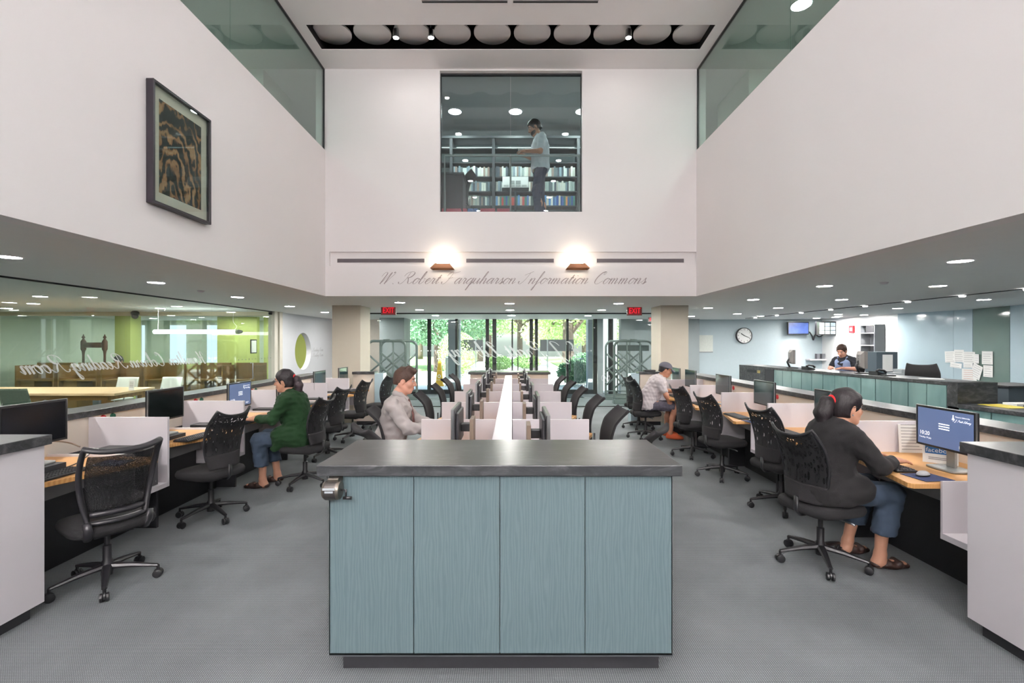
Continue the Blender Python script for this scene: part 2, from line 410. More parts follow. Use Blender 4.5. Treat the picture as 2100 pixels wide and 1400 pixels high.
# ------------------------------------------------------------------ palette
white = M('white_wall_paint', lin(236, 231, 231), .6, var=.012, vscale=1.5)
whiteL = M('white_laminate', lin(218, 212, 217), .38, var=.01)
warmL = M('cream_laminate', lin(226, 214, 200), .45, var=.012)
ceilp = M('low_ceiling_paint', lin(232, 232, 230), .7, var=.02)
dark = M('charcoal_laminate', lin(46, 46, 50), .5)
black = M('black_plastic', lin(26, 26, 29), .42, var=.1)
blackf = M('black_seat_fabric', lin(17, 16, 19), .9, bump=.35, bscale=260)
backf = M('charcoal_back_fabric', lin(24, 22, 25), .9, bump=.3, bscale=300)
meshm = netting('black_chair_mesh', lin(20, 20, 23), (50, 40, 12), .36, .05, .04)
meshf = netting('fine_chair_mesh', lin(22, 22, 25), (260, 260, 260), .33, .2, .1)
stone = slate()
steel = M('brushed_steel', lin(170, 172, 174), .32, metal=1, var=.05, vscale=40)
greym = M('painted_grey_metal', lin(150, 152, 150), .4, metal=.3)
gunm = M('dark_bronze_frame', lin(40, 40, 42), .45, metal=.4)
wood = grain('maple_desk_wood', lin(196, 138, 78), lin(228, 178, 116), 2.2, (14, 1.2, 6), 3, .38, axis='X')
woodT = grain('pale_birch_table', lin(214, 176, 132), lin(232, 202, 160), 2.2, (2, 12, 6), 3, .4, axis='Y')
woodC = grain('oak_carrel_wood', lin(128, 92, 44), lin(160, 118, 60), 2.0, (9, 3, 2), 3, .5, axis='X')
woodD = grain('dark_turned_wood', lin(58, 30, 20), lin(90, 48, 30), 2.0, (9, 3, 2), 3, .35, axis='X')
tealw = grain('blue_stained_birch_under_glass', lin(96, 115, 121), lin(112, 130, 134), 13.0, (1.5, 1.5, .16), 13, .16, .5, 3, axis='X')
tealg = grain('green_tinted_counter_glass', lin(84, 112, 112), lin(112, 140, 138), 2.0, (1.2, 1.2, .3), 5, .18, .3, 3, axis='X')
floorm = carpet('woven_grey_carpet', lin(70, 75, 77), lin(168, 173, 176))
lamp_w = emit('downlight_lens', (1, .97, .93), 430)
lamp_s = emit('small_spot_lens', (1, .97, .92), 40)
red = M('red_plastic', lin(190, 30, 40), .4)
green = M('green_plastic', lin(20, 90, 70), .4)
lime = M('lime_wall_paint', lin(178, 188, 108), .6, var=.02)
paper = M('white_paper', lin(232, 232, 230), .7, var=.02)
ink = M('grey_print', lin(110, 110, 116), .7)
darkink = M('black_print', lin(40, 40, 44), .7)
clear = glass('clear_partition_glass', (.93, .97, .95), .9)
entry = glass('clear_entrance_glass', (.95, .99, .98), .8)
gtint = glass('green_balcony_glass', (.74, .84, .80), 1.6)
upglass = glass('upper_window_glass', (.80, .87, .87), 1.2)
screen_off = M('dark_screen', lin(20, 22, 27), .16, var=.05, spec=.6)
screen_sh = M('glossy_dark_screen', lin(34, 58, 62), .12, var=.05, spec=.9)

# ------------------------------------------------------------------ the room
ZC, XL, XR, YE, ZT, ZG, FL2 = 2.47, -3.15, 3.11, 8.16, 6.30, 4.93, 3.87
XP, YB, XFR = -6.0, 16.3, 10.45
struct('floor', B(-14, 14, -4.6, 16.4, -.12, 0), floorm)
struct('ceiling_left', B(-14, XL-.16, -4.6, 16.4, ZC, ZC+.25), ceilp)
struct('ceiling_right', B(XR+.16, 14, -4.6, 16.4, ZC, ZC+.25), ceilp)
struct('ceiling_back', B(XL-.16, XR+.16, YE+.2, 16.4, ZC, ZC+.25), ceilp)
# bulkhead walls round the double-height hall
struct('wall_left', B(XL-.16, XL, -4.6, YE, ZC, ZG), white)
struct('wall_right', B(XR, XR+.16, -4.6, YE, ZC, ZG), white)
wx0, wx1, wz0, wz1 = (902-1050)*YE/F, (1194-1050)*YE/F, H+(703-434)*YE/F, H+(703-145)*YE/F
rz0, rz1 = H+(703-545.5)*YE/F, H+(703-516)*YE/F
w = MB()
w.box(XL-.16, XR+.16, YE, YE+.2, ZC, rz0).box(XL-.16, XR+.16, YE+.05, YE+.2, rz0, rz1)
w.box(XL-.16, XL+.07, YE, YE+.05, rz0, rz1)
w.box(XL-.16, XR+.16, YE, YE+.2, rz1, wz0).box(XL-.16, wx0, YE, YE+.2, wz0, ZT).box(wx1, XR+.16, YE, YE+.2, wz0, ZT).box(wx0, wx1, YE, YE+.2, wz1, ZT)
struct('wall_back', w, white)
# hall ceiling with the recessed light slot
sy0, sy1, sx0, sx1 = F*(ZT-H)/652, F*(ZT-H)/601, -3.0, 2.96
c = MB()
c.box(-9, 9, -4.6, sy0, ZT, ZT+.012).box(-9, 9, sy1, 14, ZT, ZT+.012).box(-9, sx0, sy0, sy1, ZT, ZT+.012).box(sx1, 9, sy0, sy1, ZT, ZT+.012)
struct('ceiling_atrium', c, white)
blk = M('slot_black_paint', lin(14, 10, 16), .8)
c = MB(); e = .5
sy2 = sy1+.4; zl = ZT+.013
c.box(sx0-.02, sx1+.02, sy0-e, sy2, ZT+.6, ZT+.64).box(sx0-.06, sx0-.02, sy0-e, sy2, zl, ZT+.64).box(sx1+.02, sx1+.06, sy0-e, sy2, zl, ZT+.64)
c.box(sx0-.06, sx1+.06, sy2, sy2+.04, zl, ZT+.64).box(sx0-.06, sx1+.06, sy0-e-.04, sy0-e, zl, ZT+.64).box(sx0-.02, sx1+.02, sy1+.002, sy2, zl, zl+.004)
struct('trim_1', c, blk, 'black recess behind the ceiling discs')
# upper shell
struct('wall_rear', B(-14, 14, -4.76, -4.6, 0, 7.0), white)
struct('wall_gallery_left', B(-7.2, -7.0, -4.6, 14, FL2, ZT), M('gallery_wall_paint', lin(196, 200, 190), .6, var=.02))
struct('wall_gallery_right', B(6.6, 6.8, -4.6, 14, FL2, ZT), MATS['gallery_wall_paint'])
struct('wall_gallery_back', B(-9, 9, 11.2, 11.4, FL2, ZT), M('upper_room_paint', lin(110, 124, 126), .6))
gl = M('gallery_floor_covering', lin(160, 162, 162), .8)
struct('floor_gallery_left', B(-9, XL-.17, -4.6, YE, FL2-.2, FL2), gl)
struct('floor_gallery_right', B(XR+.17, 9, -4.6, YE, FL2-.2, FL2), gl)
struct('floor_gallery_back', B(-9, 9, YE+.21, 14, FL2-.2, FL2), gl)
struct('wall_gallery_pier', B(-4.9, -4.2, 8.17, 9.2, FL2, ZT), MATS['gallery_wall_paint'])
struct('wall_gallery_pier_right', B(4.0, 4.9, 8.17, 9.4, FL2, ZT), MATS['gallery_wall_paint'])
# balcony glass either side, and the upper window
def pane(name, mb, m, label): return struct(name, mb, m, label)
yj = 5.44
o = struct('window_1', B(XL-.03, XL-.018, yj+.006, YE-.03, ZG+.005, ZT-.03), gtint, 'green-tinted balcony glass pane above the left wall, next to the end wall')
o = struct('window_2', B(XL-.03, XL-.018, -4.6, yj-.006, ZG+.005, ZT-.03), gtint, 'green-tinted balcony glass pane above the picture')
o = struct('window_3', B(XR+.018, XR+.03, yj+.006, YE-.03, ZG+.005, ZT-.03), gtint, 'green-tinted balcony glass pane above the right wall, next to the end wall')
o = struct('window_4', B(XR+.018, XR+.03, -4.6, yj-.006, ZG+.005, ZT-.03), gtint, 'green-tinted balcony glass pane above the right wall, nearer the camera')
t = MB()
for s, x in ((-1, XL), (1, XR)):
    xa, xb = (x-.04, x-.01) if s < 0 else (x+.01, x+.04)
    t.box(xa, xb, -4.6, YE, ZT-.03, ZT).box(xa, xb, YE-.03, YE, ZG, ZT-.03).box(xa, xb, -4.6, YE-.03, ZG, ZG+.005)
struct('trim_2', t, gunm, 'thin dark channel holding the balcony glass')
xm = (1047-1050)*YE/F
struct('window_5', B(wx0+.01, xm-.004, YE+.1, YE+.112, wz0+.01, wz1-.03), upglass, 'left pane of the upper window in the end wall')
struct('window_6', B(xm+.004, wx1-.01, YE+.1, YE+.112, wz0+.01, wz1-.03), upglass, 'right pane of the upper window in the end wall')
t = MB(); t.box(wx0, wx1, YE+.08, YE+.13, wz1-.03, wz1).box(wx0, wx0+.012, YE+.08, YE+.13, wz0, wz1-.03).box(wx1-.012, wx1, YE+.08, YE+.13, wz0, wz1-.03).box(wx0+.012, wx1-.012, YE+.08, YE+.13, wz0, wz0+.01)
struct('trim_3', t, gunm, 'dark edge of the upper window')

# ceiling discs
for i in range(10):
    x = (682+81.9*i-1050)*7.48/F
    d = MB().lathe([(.001, ZT+.20), (.27, ZT+.20), (.284, ZT+.19), (.284, ZT+.165), (.278, ZT+.16), (.001, ZT+.16)], (x, 7.48, 0), 48)
    o = d.build('ceiling_disc', white, None, 'auto')
    nth = ['first', 'second', 'third', 'fourth', 'fifth', 'sixth', 'seventh', 'eighth', 'ninth', 'tenth'][i]
    tag(o, f'round white disc in the black ceiling slot, {nth} counting from the left end', 'ceiling disc', 'white discs in the ceiling slot')
# spot lamps in the slot
sl = []
for i, (px, ds) in enumerate(((812, 'beside the second and third discs'), (884, 'between the third and fourth discs'), (1289, 'between the eighth and ninth discs'))):
    Y = 7.36; p = Vector(((px-1050)*Y/F, Y, ZT+.02))
    t = thing('slot_spotlight', f'small glaring spotlight in the ceiling slot {ds}', 'spotlight', p, 0, 'spotlights in the ceiling slot')
    MB().lathe([(.02, .14), (.045, .12), (.05, .02), (.044, .0)], (0, 0, 0), 20).build('lamp_housing', steel, t, 'auto')
    MB().lathe([(.001, .012), (.04, .012), (.04, .004), (.001, .002)], (0, 0, 0), 20).build('lens', emit('spot_glare', (1, .96, .92), 260), t)
    MB().cyl((0, 0, .13), (0, 0, .58), .01, n=8).build('stem', black, t)
# ceiling grille
for k, (a, b, side) in enumerate(((864, 1043, 'left'), (1050, 1228, 'right'))):
    Y = F*(ZT-H)/697
    xa, xb = (a-1050)*Y/F, (b-1050)*Y/F
    t = thing('ceiling_grille', f'slotted air grille at the ceiling edge of the frame, {side} one of two', 'air grille', ((xa+xb)/2, Y, ZT), 0, 'ceiling air grilles')
    L = (xb-xa)/2
    MB().box(-L, L, -.5, .03, -.004, -.001).build('frame', white, t)
    g = MB()
    for j in range(5): g.box(-L+.015, L-.015, -.02-.05*j-.022, -.02-.05*j+.01, -.007, -.0045)
    g.build('grille_slot', blk, t)

# lettering and fixtures on the fascia
s = script_mesh('W. Robert Farquharson Information Commons', (1328-765)*YE/F*.972, .004, thick=.16, thin=.05)
mb = MB().mat(s, frame(((775-1050)*YE/F, YE-.0005, H+(703-582)*YE/F), (1, 0, 0), (0, 0, 1)))
o = mb.build('wall_sign_lettering', M('mauve_grey_lettering', lin(166, 154, 154), .5))
tag(o, 'grey script lettering running across the end wall below the wall lamps', 'lettering')
for k, (a, b, wh) in enumerate(((688, 871, 'left of the three, near the left corner'), (954, 1138, 'between the two wall lamps'), (1223, 1406, 'right of the three, near the right corner'))):
    xa, xb = (a-1050)*YE/F, (b-1050)*YE/F; za, zb = H+(703-539)*YE/F, H+(703-528)*YE/F
    t = thing('wall_vent', f'long linear air vent in the end wall, {wh}', 'air vent', ((xa+xb)/2, YE+.05, (za+zb)/2), 0, 'linear vents in the end wall')
    L, hh = (xb-xa)/2, (zb-za)/2
    f = MB(); f.box(-L, L, -.012, 0, hh-.012, hh).box(-L, L, -.012, 0, -hh, -hh+.012).box(-L, -L+.014, -.012, 0, -hh+.012, hh-.012).box(L-.014, L, -.012, 0, -hh+.012, hh-.012)
    f.build('frame', white, t)
    g = MB().box(-L+.014, L-.014, -.004, -.001, -hh+.012, hh-.012)
    for j in range(3): g.box(-L+.014, L-.014, -.010, -.004, -hh+.016+j*.02, -hh+.02+j*.02)
    g.build('grille', M('vent_grey', lin(104, 96, 100), .6), t)
for k, (px, wh) in enumerate(((910, 'left'), (1182, 'right'))):
    p = PX(px, 540, YE); x = p.x; zc = p.z
    t = thing('wall_lamp', f'glowing wall lamp with a flared copper shade on the end wall, {wh} of the two', 'wall lamp', (x, YE-.12, zc), 0, 'wall lamps on the end wall')
    a = MB().loft([[(-.12, -.07, -.03), (.12, -.07, -.03), (.12, .06, -.03), (-.12, .06, -.03)], [(-.19, -.13, -.115), (.19, -.13, -.115), (.19, .09, -.115), (-.19, .09, -.115)]], False)
    a.loft([[(-.112, -.062, -.032), (.112, -.062, -.032), (.112, .052, -.032), (-.112, .052, -.032)], [(-.182, -.122, -.117), (.182, -.122, -.117), (.182, .082, -.117), (-.182, .082, -.117)]], False)
    a.build('shade', M('copper_bronze', lin(150, 104, 78), .35, metal=.8), t)
    MB().pad(0, 0, -.03, .10, .21, .11, 4, 24, .02).build('lamp_glass', emit('wall_lamp_glow', (1, .84, .62), 20), t, True)
    MB().box(-.06, .06, .05, .119, -.02, .06).build('mount_bracket', steel, t)

# picture on the left wall
yn, yf, zb_, zt_ = 4.16, 4.96, 2.89, 3.96
t = thing('framed_picture', 'black framed orange and black print with a cream mat on the left wall', 'picture', (XL+.001, (yn+yf)/2, (zb_+zt_)/2))
hw, hh = (yf-yn)/2, (zt_-zb_)/2
f = MB(); fw = .022; D = .065
f.box(0, D, -hw, hw, hh-fw, hh).box(0, D, -hw, hw, -hh, -hh+fw).box(0, D, -hw, -hw+fw, -hh+fw, hh-fw).box(0, D, hw-fw, hw, -hh+fw, hh-fw)
f.build('frame', M('black_frame_lacquer', lin(30, 24, 32), .4), t, bevel=.002)
mw = .09
MB().box(.01, .03, -hw+fw, hw-fw, -hh+fw, hh-fw).build('mat_board', M('cream_mat', lin(214, 206, 194), .8), t)
MB().box(.0302, .032, -hw+fw+mw, hw-fw-mw, -hh+fw+mw*1.1, hh-fw-mw*1.1).build('print', painting('etched_landscape'), t)
MB().box(.052, .055, -hw+fw, hw-fw, -hh+fw, hh-fw).build('glazing', clear, t)

# pillars
YPL = F*(ZC-H)/77
def pillar(name, xa, xb, side, lbl):
    m = MB().box(xa, xb, YPL, YPL+.7, 0, ZC)
    o = m.build(name, M('beige_pillar_paint', lin(186, 178, 164), .6, var=.02), None, bevel=.003)
    tag(o, lbl, None, None, 'structure')
pillar('column_1', (681-1050)*YPL/F, (739-1050)*YPL/F, -1, 'square beige pillar left of the entrance')
pillar('column_2', (1355-1050)*YPL/F, (1412-1050)*YPL/F, 1, 'square beige pillar right of the entrance')

# left partition: glass panes with fine joints
ys = [-4.6, -2.0, -.7, .6, 1.9, 3.2, 4.46, 5.76, 7.06, 8.36, 9.66, 10.96]
for i in range(len(ys)-1):
    struct(f'window_{10+i}', B(XP-.006, XP+.006, ys[i]+.005, ys[i+1]-.005, .0, ZC-.02), clear, f'tall clear glass pane of the reading room partition, {i+1} from the near end')
struct('trim_4', B(XP-.02, XP+.02, -4.6, 12.3, ZC-.02, ZC), gunm, 'thin dark head channel of the reading room partition')
d = struct('door_1', B(XP-.006, XP+.006, 10.97, 12.05, .01, ZC-.03), clear, 'frameless glass door of the reading room')
h = MB(); h.tube([(XP+.006, 11.08, .86), (XP+.06, 11.08, .86), (XP+.06, 11.08, 1.22), (XP+.006, 11.08, 1.22)], .012, 10)
h.build('door_handle', steel, d, True)
hb = B(XP-.02, XP+.02, 11.95, 12.05, ZC-.09, ZC-.03).build('door_closer', black, d)
struct('trim_5', MB().box(XP-.08, XP+.08, 12.06, 12.22, 0, ZC).box(XP-.04, XP+.09, 12.3, 12.46, 0, ZC), M('door_frame_paint', lin(206, 202, 190), .5), 'pale door frame at the end of the reading room partition')
# wall with the round window
def wall_hole(x0, x1, y0, y1, z0, z1, cy, cz, r, n=64):
    mb = MB()
    ring, sq = [], []
    for k in range(n):
        a = 2*PI*k/n; cA, sA = math.cos(a), math.sin(a)
        ring.append((cy+r*cA, cz+r*sA))
        ty = ((y1-cy) if cA > 0 else (cy-y0))/max(abs(cA), 1e-6); tz = ((z1-cz) if sA > 0 else (cz-z0))/max(abs(sA), 1e-6)
        q = min(ty, tz); sq.append((cy+q*cA, cz+q*sA))
    for cnr in ((y0, z0), (y1, z0), (y1, z1), (y0, z1)):
        k = min(range(n), key=lambda i: (sq[i][0]-cnr[0])**2+(sq[i][1]-cnr[1])**2); sq[k] = cnr
    R = [[(x1, *p) for p in sq], [(x1, *p) for p in ring], [(x0, *p) for p in ring], [(x0, *p) for p in sq], [(x1, *p) for p in sq]]
    return mb.loft(R, False)
struct('wall_left_entrance', wall_hole(XP-.14, XP, 12.46, 16.3, 0, ZC, 13.9, 1.44, .53), M('cool_white_paint', lin(214, 216, 220), .6, var=.02))
struct('wall_lime', MB().box(-7.6, -7.45, 14.8, 16.3, 0, ZC).box(-7.45, XP-.14, 16.15, 16.3, 0, ZC), lime, 'lime wall behind the round window')
# reading room shell
struct('wall_reading_back', B(-14, -7.7, 17.0, 17.15, 0, ZC), M('sage_wall_paint', lin(196, 206, 190), .6))
struct('wall_reading_side', B(-13.2, -13.0, -4.6, 17, 0, ZC), MATS['sage_wall_paint'])
struct('floor_reading_back', B(-14, -6.2, 16.4, 17, -.12, 0), floorm)
struct('ceiling_reading_back', B(-14, -6.2, 16.4, 17, ZC, ZC+.2), ceilp)
yr = 12.3
for i, (a, b) in enumerate(((-13, -11.72), (-11.7, -9.84), (-9.82, -7.92), (-7.9, -6.1))):
    struct(f'window_{30+i}', B(a, b, yr-.006, yr+.006, .02, ZC-.1), clear, f'pane {i+1} of the glass wall at the back of the reading room')
struct('trim_6', B(-13, -6.1, yr-.05, yr+.05, ZC-.1, ZC), M('beige_head_trim', lin(196, 184, 158), .6), 'beige head trim of the back glass wall')
struct('wall_lime_back', B(-8.9, -7.7, 14.6, 14.75, 0, ZC), lime, 'lime wall beyond the reading room')
struct('column_3', B(-11.5, -11.05, 14.0, 14.4, 0, ZC), lime, 'lime pillar beyond the reading room')
# bright windows in the far reading room wall
skyw = emit('daylit_blind', (.72, .86, 1), 1.6)
for i, (a, b) in enumerate(((-15.6+2.0, -12.9), (-12.0, -11.45), (-10.7, -9.2))):
    struct(f'window_{40+i}', B(max(a, -12.98), b, 16.96, 16.99, .5, 2.3), skyw, 'daylit window with a pale blind in the far reading room wall')

# entrance: inner glass screen, vestibule, outer glazing
YG = F*(ZC-H)/61.5
xs = [-2.95, -2.4, -.93, .26, 1.66, 2.95]
xs = [(758-1050)*YG/F, (870-1050)*YG/F, (988-1050)*YG/F, (1106-1050)*YG/F, (1225-1050)*YG/F, (1341-1050)*YG/F]
for i in range(5):
    struct(f'window_{50+i}', B(xs[i]+.004, xs[i+1]-.004, YG-.006, YG+.006, .02, ZC-.03), entry, f'frameless glass panel {i+1} of the inner entrance screen')
struct('trim_7', MB().box(xs[0]-.05, xs[-1]+.05, YG-.03, YG+.03, ZC-.03, ZC).box(xs[0], xs[-1], YG-.03, YG+.03, 0, .02), gunm, 'dark channel of the inner entrance screen')
YO = 16.0
zt = 2.47
def fx(px, Y): return (px-1050)*Y/F
muls = [880, 936, 1000, 1008, 1048, 1060, 1089, 1099, 1163, 1219]
glz = [(842, 877), (884, 934), (939, 996), (1018, 1049), (1052, 1086), (1103, 1161), (1166, 1216)]
for i, (a, b) in enumerate(glz):
    struct(f'window_{60+i}', B(fx(a, YO), fx(b, YO), YO-.006, YO+.006, .14, zt), entry, f'tall outer entrance pane, {i+1} from the left')
t = MB()
for a, b in ((877, 884), (934, 939), (996, 1003), (1010, 1018), (1049, 1052), (1086, 1093), (1097, 1103), (1161, 1166), (1216, 1224)):
    t.box(fx(a, YO), fx(b, YO), YO-.06, YO+.06, 0, zt)
t.box(fx(840, YO), fx(1224, YO), YO-.07, YO+.05, 0, .14)
struct('trim_8', t, gunm, 'dark mullions and sill of the outer entrance glazing')
for k, (px, s) in enumerate(((1062, 'left'), (1095, 'right'), (1169, 'far right'))):
    x = fx(px, YO)
    m = MB().tube([(x, YO-.01, .75), (x, YO-.09, .75), (x, YO-.09, 1.5), (x, YO-.01, 1.5)], .016, 8)
    struct(f'trim_{20+k}', m, black, f'{s} black pull handle of the entrance doors')
cool = M('cool_grey_paint', lin(150, 158, 160), .55, var=.02)
struct('wall_entrance_left', B(fx(798, YO)-.1, fx(840, YO), 15.2, 16.1, 0, ZC), M('grey_plaster', lin(140, 148, 150), .6, var=.03))
struct('wall_entrance_right', B(fx(1224, YO), fx(1236, YO), 15.9, 16.1, 0, ZC), cool)
struct('wall_vestibule_right', B(3.6, 6.2, 16.0, 16.3, 0, ZC), MATS['grey_plaster'])
struct('wall_vestibule_jamb', B(fx(1247, YO), fx(1252, YO)+.2, 15.9, 16.05, 0, ZC), black)
struct('wall_far_left', B(-6.0, fx(798, YO)-.1, 16.3, 16.42, 0, ZC), M('warm_white_paint', lin(220, 206, 196), .6))
# thin bright strips of glazing right of the doors
struct('window_70', B(fx(1237, YO), fx(1246, YO), YO-.02, YO, .1, zt), emit('daylit_side_glass', (.9, .96, 1), 2.6), 'narrow daylit pane right of the entrance doors')
struct('window_71', B(fx(1262, YO)-.09, fx(1262, YO)+.02, YO-.14, YO-.11, .1, zt), MATS['daylit_side_glass'], 'second narrow daylit pane right of the entrance doors')
# floor strips in front of the entrance
for i, y in enumerate((F*H/113.5, F*H/132.6)):
    struct(f'trim_{9+i}', B(-2.6, 2.9, y-.03, y+.03, 0, .006), steel, f'pale metal floor strip before the entrance, {"farther" if i == 0 else "nearer"} one')
o = B(-2.2, 2.2, 14.75, 15.85, .0005, .012).build('entrance_mat', M('dark_doormat', lin(44, 52, 58), .9, bump=.4, bscale=200)); tag(o, 'dark blue-grey doormat inside the entrance doors', 'doormat')

# right side: back wall, white side wall, blue glass wall
bluew = M('pale_blue_wall_paint', lin(176, 190, 196), .6, var=.03, vscale=14, bump=.15, bscale=40)
struct('wall_service_back', B(5.0, XFR+.1, YB, YB+.12, 0, ZC), bluew)
struct('wall_service_side', B(XFR, XFR+.12, 13.1, YB, 0, ZC), M('bright_white_paint', lin(236, 238, 238), .6, var=.01))
fro = M('frosted_blue_glass', lin(184, 204, 214), .1, coat=.6, var=.05, vscale=1)
frd = M('frosted_green_glass', lin(112, 132, 126), .1, coat=.6, var=.08, vscale=2)
segs = [(13.1, 11.75, fro), (11.74, 11.3, fro), (11.29, 10.32, frd), (10.31, 7.0, fro), (6.99, 3.0, fro), (2.99, -4.6, fro)]
xa = [10.45, 10.72, 10.76, 10.62, 9.9, 9.6, 9.6]
for i, (a, b, m) in enumerate(segs):
    p, q = (xa[i], a), (xa[i+1], b)
    struct(f'window_{80+i}', MB().prism([p, q, (q[0]+.02, q[1]), (p[0]+.02, p[1])], 0, ZC), m, f'frosted blue-green glass panel of the office wall, {i+1} from the far end')
struct('wall_office_behind', B(12.5, 12.7, -4.6, 16.4, 0, ZC), cool)

# low ceiling downlights
dl = thing('recessed_downlight', 'x', 'downlight', (0, 0, 0), 0, 'recessed downlights in the low ceiling')
MB().lathe([(.095, -.006), (.105, -.004), (.108, 0), (.095, -.0005)], (0, 0, 0), 32).build('trim_ring', whiteL, dl)
MB().lathe([(.001, -.004), (.094, -.004), (.094, -.001), (.001, -.001)], (0, 0, 0), 32).build('lens', lamp_w, dl)
DL = [(-4.62, 4.43, 'over the aisle beside the front-left carrel'), (-4.65, 6.32, 'second over the left aisle'), (-4.73, 8.33, 'third over the left aisle'), (-4.78, 10.4, 'fourth over the left aisle'), (-4.8, 12.4, 'over the round window end of the left aisle'),
      (4.32, 4.66, 'largest over the right-hand carrels'), (4.33, 6.7, 'second over the right-hand carrels'), (5.9, 6.7, 'over the front end of the service counter'), (4.39, 8.8, 'third over the right-hand carrels'), (6.0, 8.8, 'second along the service counter'), (8.59, 8.8, 'behind the service counter near the frosted glass'),
      (4.42, 10.9, 'beside the right pillar'), (6.0, 10.9, 'third along the service counter'), (8.77, 11.0, 'over the seated clerk'), (6.1, 13.1, 'over the far end of the service counter'), (8.97, 13.3, 'in front of the wall screens'),
      (-2.19, 9.44, 'left of three just past the end wall'), (-.05, 9.67, 'middle of three just past the end wall'), (2.13, 9.67, 'right of three just past the end wall'), (-2.2, 11.5, 'left of three before the entrance screen'), (-.05, 11.6, 'middle of three before the entrance screen'), (2.15, 11.6, 'right of three before the entrance screen'),
      (-2.2, 13.9, 'left of three inside the vestibule'), (0, 13.9, 'middle of three inside the vestibule'), (2.2, 14.0, 'right of three inside the vestibule'),
      (-8.6, 2.5, 'added in the reading room outside the view'), (-10.8, 5.2, 'added in the reading room at its far wall near the camera'), (-10.8, 8.2, 'added in the reading room at its far wall beside the table'), (-11.5, 11.0, 'added in the reading room left corner before its back glass'),  # lamps added to brighten the reading room
      (-9.0, 15.8, 'over the far wall beyond the reading room'), (-11.5, 15.5, 'over the far left wall beyond the reading room'), (-6.9, 14.2, 'behind the round window'), (-8.2, 13.8, 'in front of the lime wall'), (-10.3, 13.4, 'over the brown carrels'),
      (9.9, 13.6, 'added close to the near end of the bright white wall'), (9.9, 14.8, 'added close to the middle of the bright white wall'),  # two extra lamps added to brighten the white wall
      (9.6, 14.2, 'in front of the bright white wall'), (9.7, 15.4, 'in the corner of the bright white wall'), (7.3, 14.2, 'washing the blue wall right of the clock'), (-4.6, 14.6, 'over the left passage by the gates'), (4.4, 14.4, 'over the grey wall right of the gates'),
      (-8.0, 8.2, 'added in the reading room above the long table'), (-9.6, 9.7, 'added in the reading room over the far end of the table'), (-8.0, 11.0, 'added in the reading room before its back glass'), (-8.2, 5.2, 'added in the reading room near the camera'),  # more lamps added for light in the reading room
      (-4.65, 2.3, 'over the left aisle outside the view'), (-4.65, .2, 'over the left aisle behind the camera'), (4.32, 2.4, 'over the right carrels outside the view'), (4.32, .3, 'over the right carrels behind the camera'), (5.95, 4.6, 'over the lower service counter'),
      (5.3, 14.3, 'washing the blue wall left of the clock')]
for i, (x, y, wh) in enumerate(DL):
    L = f'round recessed ceiling light {wh}'
    if i == 0: dl.location = (x, y, ZC); dl['label'] = L
    else: dup(dl, (x, y, ZC), 0, L)
# hall ceiling lights (large round fittings above and behind the view)
hl = thing('hall_ceiling_light', 'x', 'ceiling light', (0, 0, 0), 0, 'small bright lamps in the hall ceiling')
MB().lathe([(.07, -.012), (.085, -.008), (.09, 0), (.07, -.0005)], (0, 0, 0), 32).build('trim_ring', whiteL, hl)
MB().lathe([(.001, -.008), (.069, -.008), (.069, -.001), (.001, -.001)], (0, 0, 0), 32).build('lens', emit('hall_lens', (1, .97, .99), 205), hl)
k = 0
for y in (5.85, 4.3, 2.75, 1.2, -.35, -1.9, -3.4):
    for x in (-1.18, 1.18):
        L = f'small bright lamp in the hall ceiling, {["first", "second", "third", "fourth", "fifth", "sixth", "seventh"][k//2]} row from the slot, {["left", "right"][k % 2]} one'
        if k == 0: hl.location = (x, y, ZT); hl['label'] = L
        else: dup(hl, (x, y, ZT), 0, L)
        k += 1
# gallery lights
gl_ = thing('gallery_ceiling_light', 'x', 'ceiling light', (0, 0, 0), 0, 'round lights in the upper floor ceiling')
MB().lathe([(.125, -.012), (.14, -.008), (.145, 0), (.125, -.0005)], (0, 0, 0), 32).build('trim_ring', whiteL, gl_)
MB().lathe([(.001, -.008), (.124, -.008), (.124, -.001), (.001, -.001)], (0, 0, 0), 32).build('lens', emit('gallery_lens', (.93, 1, .97), 290), gl_)
for i, (x, y, wh) in enumerate(((-1.14, 9.65, 'left of the three behind the upper window'), (.07, 9.65, 'middle of the three behind the upper window'), (1.40, 9.65, 'right of the three behind the upper window'),
                                (3.95, 6.6, 'behind the right balcony glass'), (-4.9, 6.9, 'behind the left balcony glass'), (-4.9, 3.0, 'over the left balcony outside the view'), (4.9, 2.4, 'over the right balcony outside the view'))):
    L = f'round ceiling light on the upper floor, {wh}'
    if i == 0: gl_.location = (x, y, ZT); gl_['label'] = L
    else: dup(gl_, (x, y, ZT), 0, L)
# uplights added out of view on the rear wall to brighten the ceiling
ul = thing('added_wall_uplight', 'x', 'wall lamp', (0, 0, 0), 0, 'added uplights on the rear wall')
MB().loft([[(-.5, 0, -.1), (.5, 0, -.1), (.5, .1, -.1), (-.5, .1, -.1)], [(-.55, 0, .04), (.55, 0, .04), (.55, .3, .04), (-.55, .3, .04)]], False).build('shade', steel, ul)
MB().box(-.52, .52, .02, .27, .0, .02).build('lens', emit('added_uplight_glow', (1, .98, .97), 1120), ul)
for i, (x, wh) in enumerate(((-2.2, 'left'), (0, 'middle'), (2.2, 'right'))):
    L = f'added uplight on the unseen rear wall behind the camera, {wh} of three'
    if i == 0: ul.location = (x, -4.598, 4.2); ul['label'] = L
    else: dup(ul, (x, -4.598, 4.2), 0, L)
# dark lighting slot in the left gallery ceiling
tag(B(-4.6, -4.55, 5.9, 7.9, ZT-.012, ZT-.002).build('ceiling_slot_diffuser', dark), 'long dark slot in the ceiling behind the left balcony glass', 'ceiling slot')
